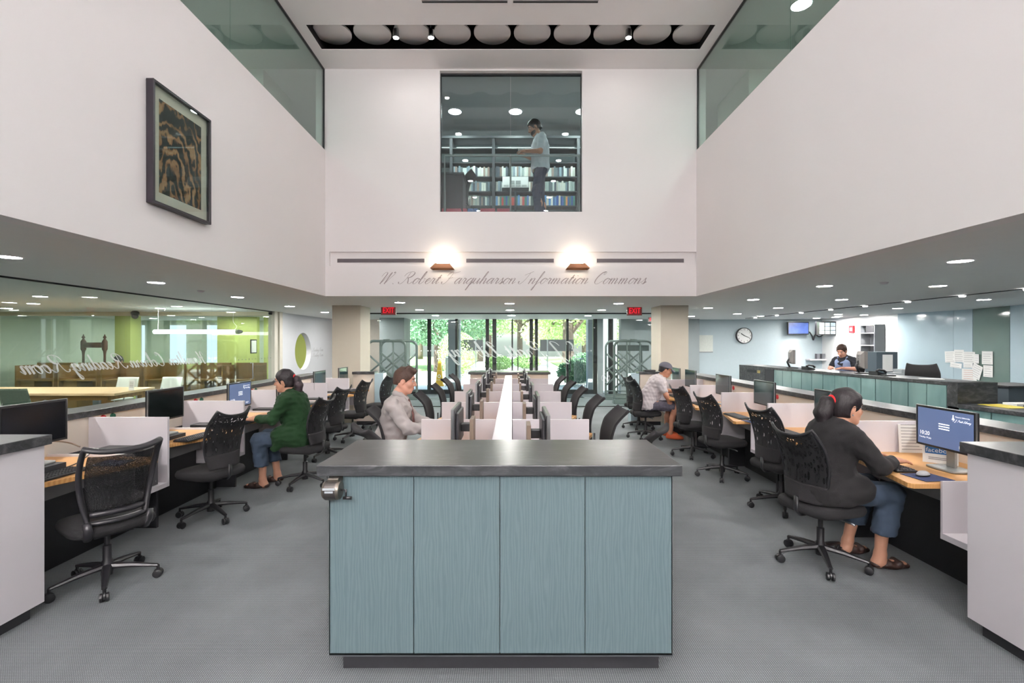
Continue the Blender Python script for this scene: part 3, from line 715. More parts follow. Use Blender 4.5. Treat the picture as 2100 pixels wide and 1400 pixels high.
# ceiling track on the right
tr = thing('ceiling_track', 'thin dark ceiling track with small lamps running above the service counter', 'light track', (7.45, 0, ZC))
MB().box(-.025, .025, 4.0, 15.4, -.012, -.001).build('rail', gunm, tr)
for y in (6.99, 8.0, 9.1, 10.2, 11.3, 12.45, 13.6, 14.8):
    MB().lathe([(.001, -.03), (.04, -.028), (.045, -.012)], (0, y, 0), 20).build('lamp', lamp_s, tr)
# sensors
for x, y, wh in ((fx(412, 7.3), 7.3, 'left aisle'), (fx(1813, 6.3), 6.3, 'service counter')):
    o = MB().lathe([(.001, -.03), (.035, -.025), (.05, -.004), (.05, -.001)], (x, y, ZC), 20).build('ceiling_detector', whiteL, None, True)
    tag(o, f'small white smoke detector on the low ceiling over the {wh}', 'detector')
# exit signs
def exit_sign(px, py, Y, wh, cut=False):
    p = PX(px, py, Y)
    t = thing('exit_sign', f'red lit EXIT sign hanging from the low ceiling {wh}', 'exit sign', (p.x, Y, p.z), 0, 'exit signs')
    MB().box(-.165, .165, -.02, .03, -.10, .10).build('sign_housing', M('grey_sign_case', lin(120, 96, 92), .5), t, bevel=.004)
    MB().box(-.145, .145, -.024, -.0205, -.085, .085).build('sign_face', M('dim_red_face', lin(120, 36, 40), .4, es=.12, ecol=(.6, .03, .04)), t)
    tm = text_mesh('EXIT', .17, .001)
    MB().mat(tm, frame((0, -.0255, -.002), (1, 0, 0), (0, 0, 1)) @ Matrix.Diagonal((.72, 1, 1, 1))).build('lettering', M('lit_red_letters', lin(220, 20, 40), .5, es=1.1, ecol=(.9, .012, .03)), t)
    MB().box(-.012, .012, -.005, .015, .10, ZC-p.z).build('hanger', steel, t)
exit_sign(797, 636.5, 10.7, 'beside the left pillar')
exit_sign(1301, 637.5, 10.7, 'beside the right pillar')
exit_sign(1340, 653, 15.0, 'half hidden behind the right pillar')
# ------------------------------------------------------------------ front island
t = thing('counter_island', 'freestanding island counter with dark slate top and blue-stained panels, nearest the camera', 'counter', (-.06, 2.41, 0))
MB().box(-.915, .91, 0, .645, 1.015, 1.07).build('countertop', stone, t, bevel=.004)
bx0, bx1 = -.862, .868
MB().box(bx0, bx1, .052, .61, .105, 1.013).build('body', M('island_side_laminate', lin(120, 134, 138), .4), t)
cut = [bx0]+[(p-1050)*2.44/F+.06 for p in (848, 1025, 1200)]+[bx1]
for i in range(4):
    MB().box(cut[i]+.002, cut[i+1]-.002, .034, .05, .112, 1.012).build('front_panel', tealw, t, bevel=.001)
MB().box(bx0-.003, bx1+.003, .03, .61, .098, .105).box(bx0-.006, bx0-.001, .03, .61, .105, 1.013).box(bx1+.001, bx1+.006, .03, .61, .105, 1.013).build('edge_trim', steel, t)
MB().box(bx0+.05, bx1-.05, .09, .56, 0, .1).build('plinth', dark, t)
# hand-cranked pencil sharpener under its left end
p = PX(683, 1003, 2.40)
t = thing('pencil_sharpener', 'hand-cranked metal pencil sharpener fixed under the left end of the island top', 'pencil sharpener', (p.x, 2.425, p.z))
MB().lathe([(.001, -.042), (.040, -.04), (.047, -.03), (.047, .032), (.042, .042), (.001, .044)], (0, -.035, 0), 28, 'X').build('sharpener_body', M('tarnished_chrome', lin(120, 112, 104), .3, metal=.9), t, 'auto')
MB().lathe([(.0478, -.028), (.0485, -.026), (.0485, .024), (.0478, .028)], (0, -.035, 0), 28, 'X').build('dial_ring', M('worn_steel', lin(96, 92, 90), .35, metal=.9), t)
MB().box(-.02, .035, -.05, .02, .03, 1.014-p.z).build('mount_bracket', MATS['tarnished_chrome'], t, bevel=.004)
MB().box(-.03, .03, -.086, -.083, .012, .022).box(-.02, .02, -.0845, -.0815, -.002, .007).build('label_plate', M('silver_label', lin(200, 205, 210), .4), t)
MB().tube([(.043, -.035, .0), (.068, -.035, 0), (.07, -.045, -.035)], .005, 8).cyl((.058, -.047, -.036), (.10, -.047, -.036), .008, n=10).build('crank_handle', M('dark_crank', lin(60, 60, 62), .3, metal=.8), t, True)

# ------------------------------------------------------------------ end piers of the carrel rows
def pier(name, x0, x1, y0, y1, z, label, aisle):
    t = thing(name, label, 'counter end', ((x0+x1)/2, (y0+y1)/2, 0))
    a, b = (x1-x0)/2, (y1-y0)/2
    MB().box(-a, a, -b, b, z-.06, z).build('countertop', stone, t, bevel=.004)
    MB().box(-a+.025, a-.025, -b+.025, b-.025, .08, z-.06).build('body', whiteL, t, bevel=.002)
    MB().box(-a+.07, a-.07, -b+.07, b-.07, 0, .08).build('plinth', dark, t)
    return t
pier('end_counter', -4.1, -2.87, 2.0, 3.02, 1.11, 'white end counter with dark slate top at the front of the left-hand carrels', 1)
pier('end_counter', 2.635, 3.9, 2.0, 2.85, 1.10, 'white end counter with dark slate top at the front of the right-hand carrels', -1)
def far_pier(name, x0, x1, y0, y1, z, label, face):
    t = thing(name, label, 'counter end', ((x0+x1)/2, (y0+y1)/2, 0))
    a, b = (x1-x0)/2, (y1-y0)/2
    MB().box(-a, a, -b, b, z-.055, z).build('countertop', stone, t, bevel=.003)
    MB().box(-a+.02, a-.02, -b+.02, b-.02, .08, z-.055).build('body', face, t, bevel=.002)
    MB().box(-a+.06, a-.06, -b+.06, b-.06, 0, .08).build('plinth', dark, t)
far_pier('end_counter', -3.18, -2.72, 10.22, YPL+.6, 1.10, 'beige end counter with dark top closing the left-hand carrels by the pillar', warmL) if False else None
sideg = M('pale_blue_glass_side', lin(176, 198, 206), .15, coat=.5)
t = thing('end_counter', 'cream end counter with dark top and pale glass side beside the left pillar', 'counter end', (-2.97, 9.88, 0))
MB().box(-.30, .16, 0, .25, 1.04, 1.09).build('countertop', stone, t, bevel=.003)
MB().box(-.28, .15, .02, .23, .08, 1.04).build('body', warmL, t)
MB().box(.16, .34, .0, .25, .06, 1.06).build('glass_side', sideg, t, bevel=.003)
MB().box(-.22, .13, .05, .2, 0, .08).build('plinth', dark, t)
t = thing('end_counter', 'cream end counter with dark top and pale glass side beside the right pillar', 'counter end', (2.78, 9.84, 0))
MB().box(-.19, .30, 0, .25, 1.04, 1.09).build('countertop', stone, t, bevel=.003)
MB().box(-.17, .28, .02, .23, .08, 1.04).build('body', warmL, t)
MB().box(-.36, -.19, .0, .25, .06, 1.06).build('glass_side', sideg, t, bevel=.003)
MB().box(-.12, .26, .05, .2, 0, .08).build('plinth', dark, t)
tag(B(2.72, 2.95, 9.92, 10.05, 1.09, 1.125).build('stapler_box', black, bevel=.006), 'flat black box on the cream end counter beside the right pillar', 'box')
t = thing('end_counter', 'wide end counter with dark slate top closing the centre bench before the doors', 'counter end', (-.055, 10.1, 0))
MB().box(-.86, .86, 0, .62, 1.02, 1.07).build('countertop', stone, t, bevel=.003)
MB().box(-.82, .82, .03, .59, .08, 1.02).build('body', warmL, t)
MB().box(-.76, .76, .08, .54, 0, .08).build('plinth', dark, t)

# ------------------------------------------------------------------ low walls behind the carrels
XWL, XWR = -3.85, 3.54
def ledge(x, s, y0, y1, label, socks):
    t = thing('ledge_wall', label, 'low wall', (x, 0, 0), 0, None)
    a, b = (x-x, s*.14)
    MB().box(min(0, s*.14), max(0, s*.14), y0, y1, .72, 1.01).build('wall_panel', warmL, t)
    MB().box(min(0, s*.14), max(0, s*.14), y0, y1, 0, .72).build('lower_panel', dark, t)  # charcoal colour stands in for the shadow below desk height
    MB().box(min(-s*.02, s*.30), max(-s*.02, s*.30), y0, y1, 1.01, 1.066).build('ledge_cap', stone, t, bevel=.003)
    for (y, z) in socks:
        for dy, m in ((-.05, red), (.06, green)):
            MB().lathe([(.001, -.012), (.026, -.012), (.03, 0), (.001, 0)] if s > 0 else [(.001, .012), (.026, .012), (.03, 0), (.001, 0)], (0, y+dy, z), 20, 'X').build('socket', m, t)
    return t
ledge(XWL, -1, 3.04, 9.86, 'long low wall with a dark slate ledge behind the left-hand carrels', [(4.6, .975), (5.93, .975), (7.2, .975), (8.45, .975)])
ledge(XWR, 1, 2.86, 9.82, 'long low wall with a dark slate ledge behind the right-hand carrels', [(5.2, .96), (6.5, .96), (7.77, .96), (9.05, .96), (9.7, .96)])

# ------------------------------------------------------------------ carrels
def carrel(kind, s, D0, D1, wall, end, tip, label, group, last=False):
    """s=+1: users face +x, open box at the near side; s=-1: users face -x, open box at the far side"""
    t = thing('study_carrel', label, 'study carrel', (wall, (D0+D1)/2, 0), 0, group)
    X = lambda x: x-wall; Y = lambda y: y-(D0+D1)/2
    e = .001*s
    W = X(wall)-s*.002
    th = .028
    if s > 0:
        c0, c1 = D0+.002, D0+.38
        desk = [(W, Y(c1)), (W, Y(D1-th-.002)), (X(end+.01), Y(D1-th-.002)), (X(tip), Y(c1+.03)), (X(tip)+.02, Y(c1))]
    else:
        c0, c1 = D1-th-.002, (D1-.03 if last else D1-.42)
        desk = [(W, Y(c1)), (W, Y(D0+.004)), (X(end-.09), Y(D0+.004)), (X(tip), Y(c1-.06)), (X(tip)-.08, Y(c1))]
    MB().prism(desk, .705, .74).build('desktop', wood, t, bevel=.004)
    bx = lambda xa, xb, ya, yb, za, zb: MB().box(min(xa, xb), max(xa, xb), min(ya, yb), max(ya, yb), za, zb)
    if not last:
        bx(W, X(end), Y(D1-th), Y(D1-.001), .375, 1.005).build('divider_panel', whiteL, t, bevel=.0015)
    k = -s*.018
    cub = bx(W, X(end), Y(c0), Y(c1)-s*.0, .375, .415) if not (last and s < 0) else MB()
    cub.box(min(W, X(end)), max(W, X(end)), min(Y(c1)+k, Y(c1)-s*.001), max(Y(c1)+k, Y(c1)-s*.001), .415, .76)
    cub.build('open_box_shelf', whiteL, t, bevel=.0015)
    # apron, dark supports and the shade under the desk
    xa = X(end)+s*.24
    bx(xa, xa+s*.018, Y(min(c1, D0+.01) if s < 0 else c1+.01), Y((D1-th-.01) if s > 0 else c1-.02), .54, .704).build('apron', M('grey_apron', lin(128, 128, 130), .5), t)
    if not last:
        bx(X(end)+s*.1, W, Y(D1-th), Y(D1-.001), 0, .374).build('support_panel', dark, t)
    bx(X(end)+s*.3, X(end)+s*.32, Y(D0+.03), Y(D1-.06), 0, .53).build('under_desk_shade_panel', black, t)  # black sheet standing in for the shadowed void under the desk
    # hanging cables under the desk
    cb = MB(); rr = random.Random(int(D0*100))
    for i in range(4):
        yb = Y((c1+.15) if s > 0 else (c1-.15))+i*.05*(1 if s > 0 else -1); xb = X(end)+s*(.26+.02*i)
        pts = [(xb+rr.uniform(-.03, .03)+s*.08, yb+rr.uniform(-.05, .05), .70-.05*j) for j in range(7)]
        cb.tube(catmull(pts, 4), .004, 5)
    cb.build('cable', black, t, True)
    return t
DR = [2.85, 4.21, 5.42, 6.62, 7.78, 8.98, 9.82]
DLf = [3.05, 4.42, 5.67, 6.97, 8.20, 9.30, 9.86]
DC = [3.06, 4.29, 5.53, 6.76, 7.97, 9.17, 10.08]
ORD = ['first', 'second', 'third', 'fourth', 'fifth', 'sixth']
for i in range(6):
    carrel('r', 1, DR[i], DR[i+1], XWR, 2.86, 2.665, f'{ORD[i]} white and maple carrel of the right-hand row, counting from the front', 'right-hand carrels', i == 5)
    carrel('l', -1, DLf[i], DLf[i+1], XWL, -3.13, -2.885, f'{ORD[i]} white and maple carrel of the left-hand row, counting from the front', 'left-hand carrels', i == 5)
    carrel('r', 1, DC[i], DC[i+1], -.142, -.80, -.93, f'{ORD[i]} carrel on the left side of the centre bench, counting from the front', 'centre bench carrels', i == 5)
    carrel('l', -1, DC[i], DC[i+1], .002, .68, .84, f'{ORD[i]} carrel on the right side of the centre bench, counting from the front', 'centre bench carrels', i == 5)
o = B(-.14, 0, 3.06, 10.08, 0, 1.006).build('bench_spine', whiteL, bevel=.002)
tag(o, 'long white spine board running down the middle of the centre bench', 'bench spine')

# ------------------------------------------------------------------ computers
def monitor(name, sm, w=.49, h=.31, stand=True, lean=0.0):
    "screen faces -x of its own frame, base on the desk"
    t = thing(name, 'x', 'monitor')
    zc = .145+h/2
    MB().box(0, .028, -w/2, w/2, zc-h/2, zc+h/2).build('casing', black, t, bevel=.006)
    MB().box(.026, .045, -w/2+.06, w/2-.06, zc-h/2+.05, zc+h/2-.05).build('back_cover', M('dark_grey_plastic', lin(52, 52, 56), .45), t, bevel=.008)
    MB().box(-.002, .0, -w/2+.016, w/2-.016, zc-h/2+.018, zc+h/2-.016).build('screen', sm, t)
    f = MB(); e = .003
    f.box(-.0015, .008, -w/2-e, -w/2+.002, zc-h/2, zc+h/2).box(-.0015, .008, w/2-.002, w/2+e, zc-h/2, zc+h/2).box(-.0015, .008, -w/2, w/2, zc+h/2-.002, zc+h/2+e)
    f.build('bezel', steel, t)
    if stand:
        MB().box(.045, .065, -.035, .035, .02, zc+.03).build('stand_neck', greym, t, bevel=.004)
        MB().pad(.045, 0, .0, .016, .19, .25, 6, 32, .006, .002).build('stand_base', greym, t, 'auto')
    return t
def place(o, first, loc, rz, label, group):
    if first:
        o.location = loc; o.rotation_euler = (0, 0, rz); o['label'] = label; o['group'] = group; return o
    return dup(o, loc, rz, label, group)
mon_t = monitor('computer_monitor', screen_sh)
mon_d = monitor('computer_monitor', screen_off)
login = M('lit_login_screen', lin(88, 104, 140), .3, es=.55, ecol=lin(92, 110, 150), var=.03)
mon_b = monitor('computer_monitor', login)
# writing on the login screen, as seen on the first right-hand monitor
wmk = M('white_screen_text', (.9, .92, .95), .5, es=.9)
sm = [c for c in mon_b.children if c.name.startswith('screen')][0]
fb = lambda y, z: frame((-.0026, -y, z), (0, -1, 0), (0, 0, 1))
zc = .30
tx = MB()
tx.mat(text_mesh('10:20', .042, .0002, 'LEFT'), fb(-.215, zc-.055)); tx.mat(text_mesh('Tuesday 19 July', .017, .0002, 'LEFT'), fb(-.215, zc-.088)); tx.mat(text_mesh('P017', .03, .0002, 'LEFT'), fb(.12, zc-.112))
tx.mat(text_mesh('Victoria University', .015, .0002, 'LEFT'), fb(.09, zc+.105))
tx.mat(script_mesh('E.J. Pratt Library'.replace('J.', 'J.'), .14, .0003, thick=.28, thin=.14), fb(.07, zc+.07))
for k in range(3): tx.mat(MB().add([(-.045, -.004, 0), (.045, -.004, 0), (.045, .004, 0), (-.045, .004, 0)], [(0, 1, 2, 3)]), fb(.0, zc+.035-k*.018))
tx.mat(MB().add([(-.012, -.02, 0), (.012, -.02, 0), (.004, .0, 0), (.004, .016, 0), (-.004, .016, 0), (-.004, 0, 0)], [(0, 1, 2, 3, 4, 5)]), fb(.075, zc+.10))
tx.build('screen_text', wmk, sm)
_kc.clear()
def keyb():
    t = thing('keyboard', 'x', 'keyboard')
    MB().prism([(-.075, -.225), (.075, -.225), (.075, .225), (-.075, .225)], 0, .016).build('keyboard_body', black, t, bevel=.004)
    k = MB()
    for r in range(6):
        for c in range(18):
            x = -.06+r*.0225; y = -.207+c*.0238
            k.loft([[(x-.0095, y-.0105, .016), (x+.0095, y-.0105, .016), (x+.0095, y+.0105, .016), (x-.0095, y+.0105, .016)], [(x-.007, y-.008, .024), (x+.007, y-.008, .024), (x+.007, y+.008, .024), (x-.007, y+.008, .024)]])
    k.build('keys', M('keycap_plastic', lin(48, 48, 52), .45), t)
    return t
kb = keyb()
def mouse():
    t = thing('computer_mouse', 'x', 'mouse')
    rings = []
    for z, k in ((.002, .9), (.012, 1), (.024, .86), (.034, .55), (.038, .15)):
        rings.append([(.055*k*math.cos(2*PI*i/24)-.004*(1-k), .031*k*math.sin(2*PI*i/24), z) for i in range(24)])
    MB().loft(rings).build('mouse_shell', M('silver_plastic', lin(176, 178, 180), .35), t, True)
    MB().loft([[(.056*k*math.cos(2*PI*i/24), .032*k*math.sin(2*PI*i/24), z) for i in range(24)] for z, k in ((0, .9), (.004, 1), (.012, 1.01))]).build('mouse_base', black, t, True)
    return t
ms = mouse()
mp = thing('mouse_pad', 'x', 'mouse pad'); MB().box(-.11, .11, -.10, .10, 0, .004).build('pad', M('blue_mouse_pad', lin(52, 62, 100), .8), mp, bevel=.001)
tw = thing('computer_tower', 'x', 'computer')
MB().box(-.21, .22, -.085, .085, .0, .35).build('tower_case', M('tower_black', lin(38, 37, 40), .45), tw, bevel=.003)
MB().box(.2205, .226, -.083, .083, .002, .348).build('front_panel', M('tower_front_grey', lin(88, 86, 90), .4), tw, bevel=.003)
MB().box(.2265, .2275, .05, .058, .03, .045).box(.2265, .2275, -.02, .02, .29, .296).build('badge', steel, tw)
_kc.clear()
used = {}
def put(o, key, loc, rz, label, group):
    f = key not in used; used[key] = 1
    return place(o, f, loc, rz, label, group)
WOB = ['first', 'second', 'third', 'fourth', 'fifth', 'sixth']
# right-hand row: monitors face -x
RM = [(3.58, 1.19), (4.87, 1.19), (6.15, 1.19), (7.35, 1.19), (8.70, 1.19), (9.5, 1.19)]
for i, (y, zt_) in enumerate(RM):
    who = f'on the {WOB[i]} carrel of the right-hand row'
    desc = 'monitor showing a blue login screen' if i == 0 else 'black monitor with a dark glossy screen'
    put(mon_b if i == 0 else mon_t, 'mb' if i == 0 else 'mt', (3.20, y, .741), 0, f'{desc}, {who}', 'monitors on the right-hand carrels')
    ky = [3.72, 4.97, 6.15, 7.35, 8.45, 9.5][i]
    put(kb, 'kb', (2.86, ky, .741), 0, f'black keyboard {who}', 'keyboards on the right-hand carrels')
    if i < 5:
        my = [3.40, 4.60, 5.80, 7.02, 8.2][i]
        put(mp, 'mp', (2.90, my-.02, .741), .1, f'dark blue mouse pad {who}', 'mouse pads')
        put(ms, 'ms', (2.89, my, .7455), .3, f'silver and black mouse {who}', 'computer mice')
# left-hand row: monitors face +x
LM = [(3.45, .82, 'd'), (4.76, .80, 'd'), (5.98, .76, 'b2'), (7.14, .76, 't'), (8.42, .76, 't'), (9.60, .76, 't')]
mon_l = dup(mon_b)
for i, (y, z, k) in enumerate(LM):
    who = f'on the {WOB[i]} carrel of the left-hand row'
    if k == 'd': put(mon_d, 'md', (-3.40, y, .741+(.06 if i == 0 else .035)), PI, f'large black monitor with a blank dark screen {who}', 'monitors on the left-hand carrels')
    elif k == 'b2': place(mon_l, True, (-3.36, y, .741), PI, f'monitor showing a blue screen {who}', 'monitors on the left-hand carrels')
    else: dup(mon_t, (-3.34, y, .741), PI, f'black monitor with a dark glossy screen {who}', 'monitors on the left-hand carrels')
    ky = [3.38, 4.80, 5.72, 7.2, 8.45, 9.45][i]
    put(kb, 'kb', (-3.12 if i else -3.22, ky, .741), -.08, f'black keyboard {who}', 'keyboards on the left-hand carrels')
    if i > 0 and i != 5:
        my = ky+.33 if i != 2 else ky+.35
        my = min(my, DLf[i+1]-.56)
        put(ms, 'ms', (-3.12, my, .741), 2.9, f'silver and black mouse {who}', 'computer mice')
    if i == 0: put(mp, 'mp', (-3.12, 3.78, .741), .1, f'dark blue mouse pad {who}', 'mouse pads')
    if i < 5:
        put(tw, 'tw', (-3.39, DLf[i+1]-.18, .416), 0, f'black computer tower standing in the open box of the {WOB[i]} left-hand carrel', 'computer towers')
# raisers under the two big monitors on the left
for i, (y, hh) in enumerate(((3.45, .06), (4.76, .035))):
    tag(B(-3.54, -3.30, y-.13, y+.13, .741, .741+hh-.001).build('monitor_riser', dark), f'dark riser under the large monitor on the {WOB[i]} left-hand carrel', 'riser')
# first monitor on the left carries a cable; small things on the desks
o = MB().tube(catmull([(-3.83, 3.05, .92), (-3.82, 3.3, .965), (-3.80, 3.65, .94), (-3.74, 4.02, .86), (-3.66, 4.10, .80)], 6), .006, 8).build('video_cable', M('beige_cable', lin(150, 130, 110), .5), None, True)
tag(o, 'beige cable running along the low wall to the tower in the first left-hand carrel', 'cable')
o = MB().tube(catmull([(-3.42, 3.2, .75), (-3.36, 3.45, .747), (-3.36, 3.7, .747), (-3.46, 3.95, .765), (-3.50, 3.98, .79)], 6), .004, 6).build('keyboard_cable', black, None, True)
tag(o, 'thin black cable lying across the desktop of the first left-hand carrel', 'cable')
def leaflet(name, p0, w, h, rz, label, blue=None, lean=.18):
    t = thing(name, label, 'sign holder', p0, rz)
    m = MB().add([], [])
    m.loft([[(-w/2, 0, 0), (w/2, 0, 0), (w/2, .004, 0), (-w/2, .004, 0)], [(-w/2, lean*h, h), (w/2, lean*h, h), (w/2, lean*h+.004, h), (-w/2, lean*h+.004, h)]])
    m.loft([[(-w/2, 0, 0), (w/2, 0, 0), (w/2, lean*h*.8+.03, 0), (-w/2, lean*h*.8+.03, 0)], [(-w/2, 0, .003), (w/2, 0, .003), (w/2, lean*h*.8+.03, .003), (-w/2, lean*h*.8+.03, .003)]])
    m.build('card', paper, t)
    return t
def on_card(t, h, lean, x, z, mb, mat, name):
    k = math.atan(lean)
    c = MB().mat(mb, frame((x, lean*z-.0018, z), (1, 0, 0), (0, math.sin(k), math.cos(k))))
    return c.build(name, mat, t)
t = leaflet('leaflet_stand', (3.33, 3.76, .741), .21, .155, -.75, 'small white stand with a blue notice beside the lit monitor')
on_card(t, .155, .18, 0, .105, MB().add([(-.09, -.035, 0), (.09, -.035, 0), (.09, .035, 0), (-.09, .035, 0)], [(0, 1, 2, 3)]), M('blue_notice', lin(40, 100, 160), .5), 'blue_band')
on_card(t, .155, .18, 0.002, .097, MB().mat(text_mesh('facebook', .048, .0003), Matrix.Translation((0, 0, .0012))), paper, 'lettering')
on_card(t, .155, .18, -.02, .127, MB().mat(text_mesh('Find us on', .018, .0003), Matrix.Translation((0, 0, .0012))), paper, 'lettering')
on_card(t, .155, .18, 0, .04, MB().mat(MB().box(-.07, .07, .0, .004, 0, .0006).box(-.07, .05, -.012, -.008, 0, .0006), Matrix()), ink, 'print')
t = leaflet('notice_holder', (3.42, 4.135, .741), .20, .24, -.1, 'tall printed notice standing behind the lit monitor against the divider', lean=.08)
pl = MB()
for k in range(9): pl.box(-.08, .08-.02*(k % 3), .012+.026*k, .016+.026*k, 0, .0006)
on_card(t, .28, .08, 0, .015, pl, ink, 'print')
# desk sheet and adapter on the second left-hand desk
tag(B(-3.57, -3.54, 4.50, 4.54, .741, .86).build('power_adapter', paper, bevel=.004), 'small white box standing on the second left-hand desk behind the divider', 'adapter')
# coffee tumbler on the right
t = thing('travel_tumbler', 'clear travel tumbler with a black lid on the fifth right-hand carrel', 'tumbler', (2.86, 8.62, .741)); t.location = (2.93, 7.95+.42, .741)
MB().lathe([(.001, 0), (.032, 0), (.038, .15), (.001, .15)], (0, 0, 0), 24).build('cup', M('smoky_plastic', lin(110, 104, 98), .2), t, 'auto')
MB().lathe([(.041, .15), (.042, .175), (.03, .185), (.001, .185)], (0, 0, 0), 24).build('lid', black, t, 'auto')
# centre bench monitors on arms
def arm_mon(name):
    t = thing(name, 'x', 'monitor')
    w, h = .50, .31; zc = 1.178-.741-h/2
    MB().box(0, .026, -w/2, w/2, zc-h/2, zc+h/2).build('casing', MATS['dark_grey_plastic'], t, bevel=.005)
    MB().box(.026, .05, -w/2+.05, w/2-.05, zc-h/2+.03, zc+h/2-.03).build('back_cover', MATS['dark_grey_plastic'], t, bevel=.01)
    MB().box(-.002, 0, -w/2+.016, w/2-.016, zc-h/2+.018, zc+h/2-.016).build('screen', screen_sh, t)
    f = MB(); e = .003
    f.box(-.0015, .02, -w/2-e, -w/2+.002, zc-h/2, zc+h/2).box(-.0015, .02, w/2-.002, w/2+e, zc-h/2, zc+h/2).box(-.0015, .02, -w/2, w/2, zc+h/2-.002, zc+h/2+e)
    f.build('bezel', steel, t)
    MB().box(.05, .125, -.03, .03, zc-.045, zc+.02).build('arm', black, t, bevel=.006)
    MB().box(.125, .155, -.10, .10, 0, .345).build('mount_post', M('taupe_post', lin(128, 112, 98), .5), t, bevel=.002)
    return t
am = arm_mon('arm_monitor'); _kc.clear()
for i in range(6):
    y = [3.86, 5.03, 6.26, 7.46, 8.66, 9.68][i]
    put(am, 'am', (-.455, y, .741), 0, f'monitor on a post on the left side of the centre bench, {WOB[i]} from the front', 'centre bench monitors')
    y = [3.58, 4.80, 6.02, 7.22, 8.42, 9.42][i]
    dup(am, (.262, y, .741), PI, f'monitor on a post on the right side of the centre bench, {WOB[i]} from the front', 'centre bench monitors')

# ------------------------------------------------------------------ office chairs
def caster_base(t, m=black, R=.30):
    for k in range(5):
        a = 2*PI*k/5+.3; c, s_ = math.cos(a), math.sin(a)
        leg = MB().tube([(.02*c, .02*s_, .125), (.15*c, .15*s_, .112), (R*c, R*s_, .085)], [.030, .024, .015], 8, .75)
        o = leg.build('base_leg', m, t, 'auto')
        w = MB()
        px, py = R*c, R*s_
        w.cyl((px, py, .088), (px, py, .05), .010, n=10)
        d = Vector((-s_, c, 0))
        for q in (-1, 1):
            b = Vector((px, py, .029))+d*.007*q
            w.tube([b, b+d*q*.004, b+d*q*.016, b+d*q*.019], [.020, .0285, .0285, .021], 18)
        w.tube([(px-d.x*.006, py-d.y*.006, .036), (px+d.x*.006, py+d.y*.006, .036)], .027, 14)
        w.build('caster', black, o, 'auto')
    MB().lathe([(.001, .06), (.034, .065), (.036, .15), (.026, .17), (.026, .27), (.017, .275), (.017, .40), (.001, .40)], (0, 0, 0), 20).build('gas_lift', m, t, 'auto')
def back_grid(v0, v1, wid, n=26, m=17, curve=None, horn=.055):
    g = []
    for i in range(n+1):
        v = v0+(v1-v0)*i/n; q = (v-v0)/(v1-v0); r = []
        for j in range(m):
            u = -1+2*j/(m-1); w = wid(q)
            z = v+horn*abs(u)**3*max(0, (q-.75)/.25)**2
            x = curve(q, u)
            r.append((x, u*w, z))
        g.append(r)
    return g
def chair_a():
    t = thing('task_chair', 'x', 'office chair')
    caster_base(t)
    MB().pad(0, 0, .405, .485, .47, .48, 4.5, 44, .03, .012).build('seat', blackf, t, True)
    MB().box(-.12, .12, -.10, .10, .375, .405).build('seat_plate', black, t, bevel=.006)
    MB().tube([(0, -.10, .385), (.02, -.22, .38), (.02, -.26, .375)], .007, 8).build('tilt_lever', steel, t, True)
    wid = lambda q: .160+.050*math.sin(min(1, q*1.25)*PI/2)-.03*max(0, (q-.7)/.3)**2
    cur = lambda q, u: -.215-.045*q+.05*math.sin(q*PI*1.05)*.9+.055*u*u*(1-.35*q)-.05*max(0, (q-.82)/.18)**1.5
    full = back_grid(.50, 1.0, wid, 30, 17, cur)
    MB().sheet(full[7:], .010).build('mesh_back', meshm, t, True)
    MB().sheet(full[:9], .026).build('lower_back', backf, t, True)
    rim = [r[0] for r in full[5:]]+full[-1][1:-1]+[r[-1] for r in full[5:]][::-1]
    MB().tube(rim, .011, 8).build('back_rim', black, t, True)
    MB().tube([(-.06, 0, .385), (-.2, 0, .39), (-.235, 0, .43), (-.232, 0, .53)], .02, 8, .6).build('back_bracket', black, t, True)
    return t
def chair_s():
    "solid cloth-backed version for the centre bench"
    t = thing('upholstered_task_chair', 'x', 'office chair')
    caster_base(t)
    MB().pad(0, 0, .405, .485, .47, .48, 4.5, 44, .03, .012).build('seat', blackf, t, True)
    wid = lambda q: .185+.055*math.sin(min(1, q*1.25)*PI/2)-.035*max(0, (q-.7)/.3)**2
    cur = lambda q, u: -.215-.05*q+.05*math.sin(q*PI*1.05)*.9+.05*u*u*(1-.35*q)-.09*max(0, (q-.78)/.22)**1.5
    MB().sheet(back_grid(.50, 1.02, wid, 30, 15, cur, .03), .022).build('backrest', backf, t, True)
    MB().tube([(-.06, 0, .385), (-.2, 0, .39), (-.25, 0, .45), (-.25, 0, .60)], .02, 8, .6).build('back_bracket', black, t, True)
    return t
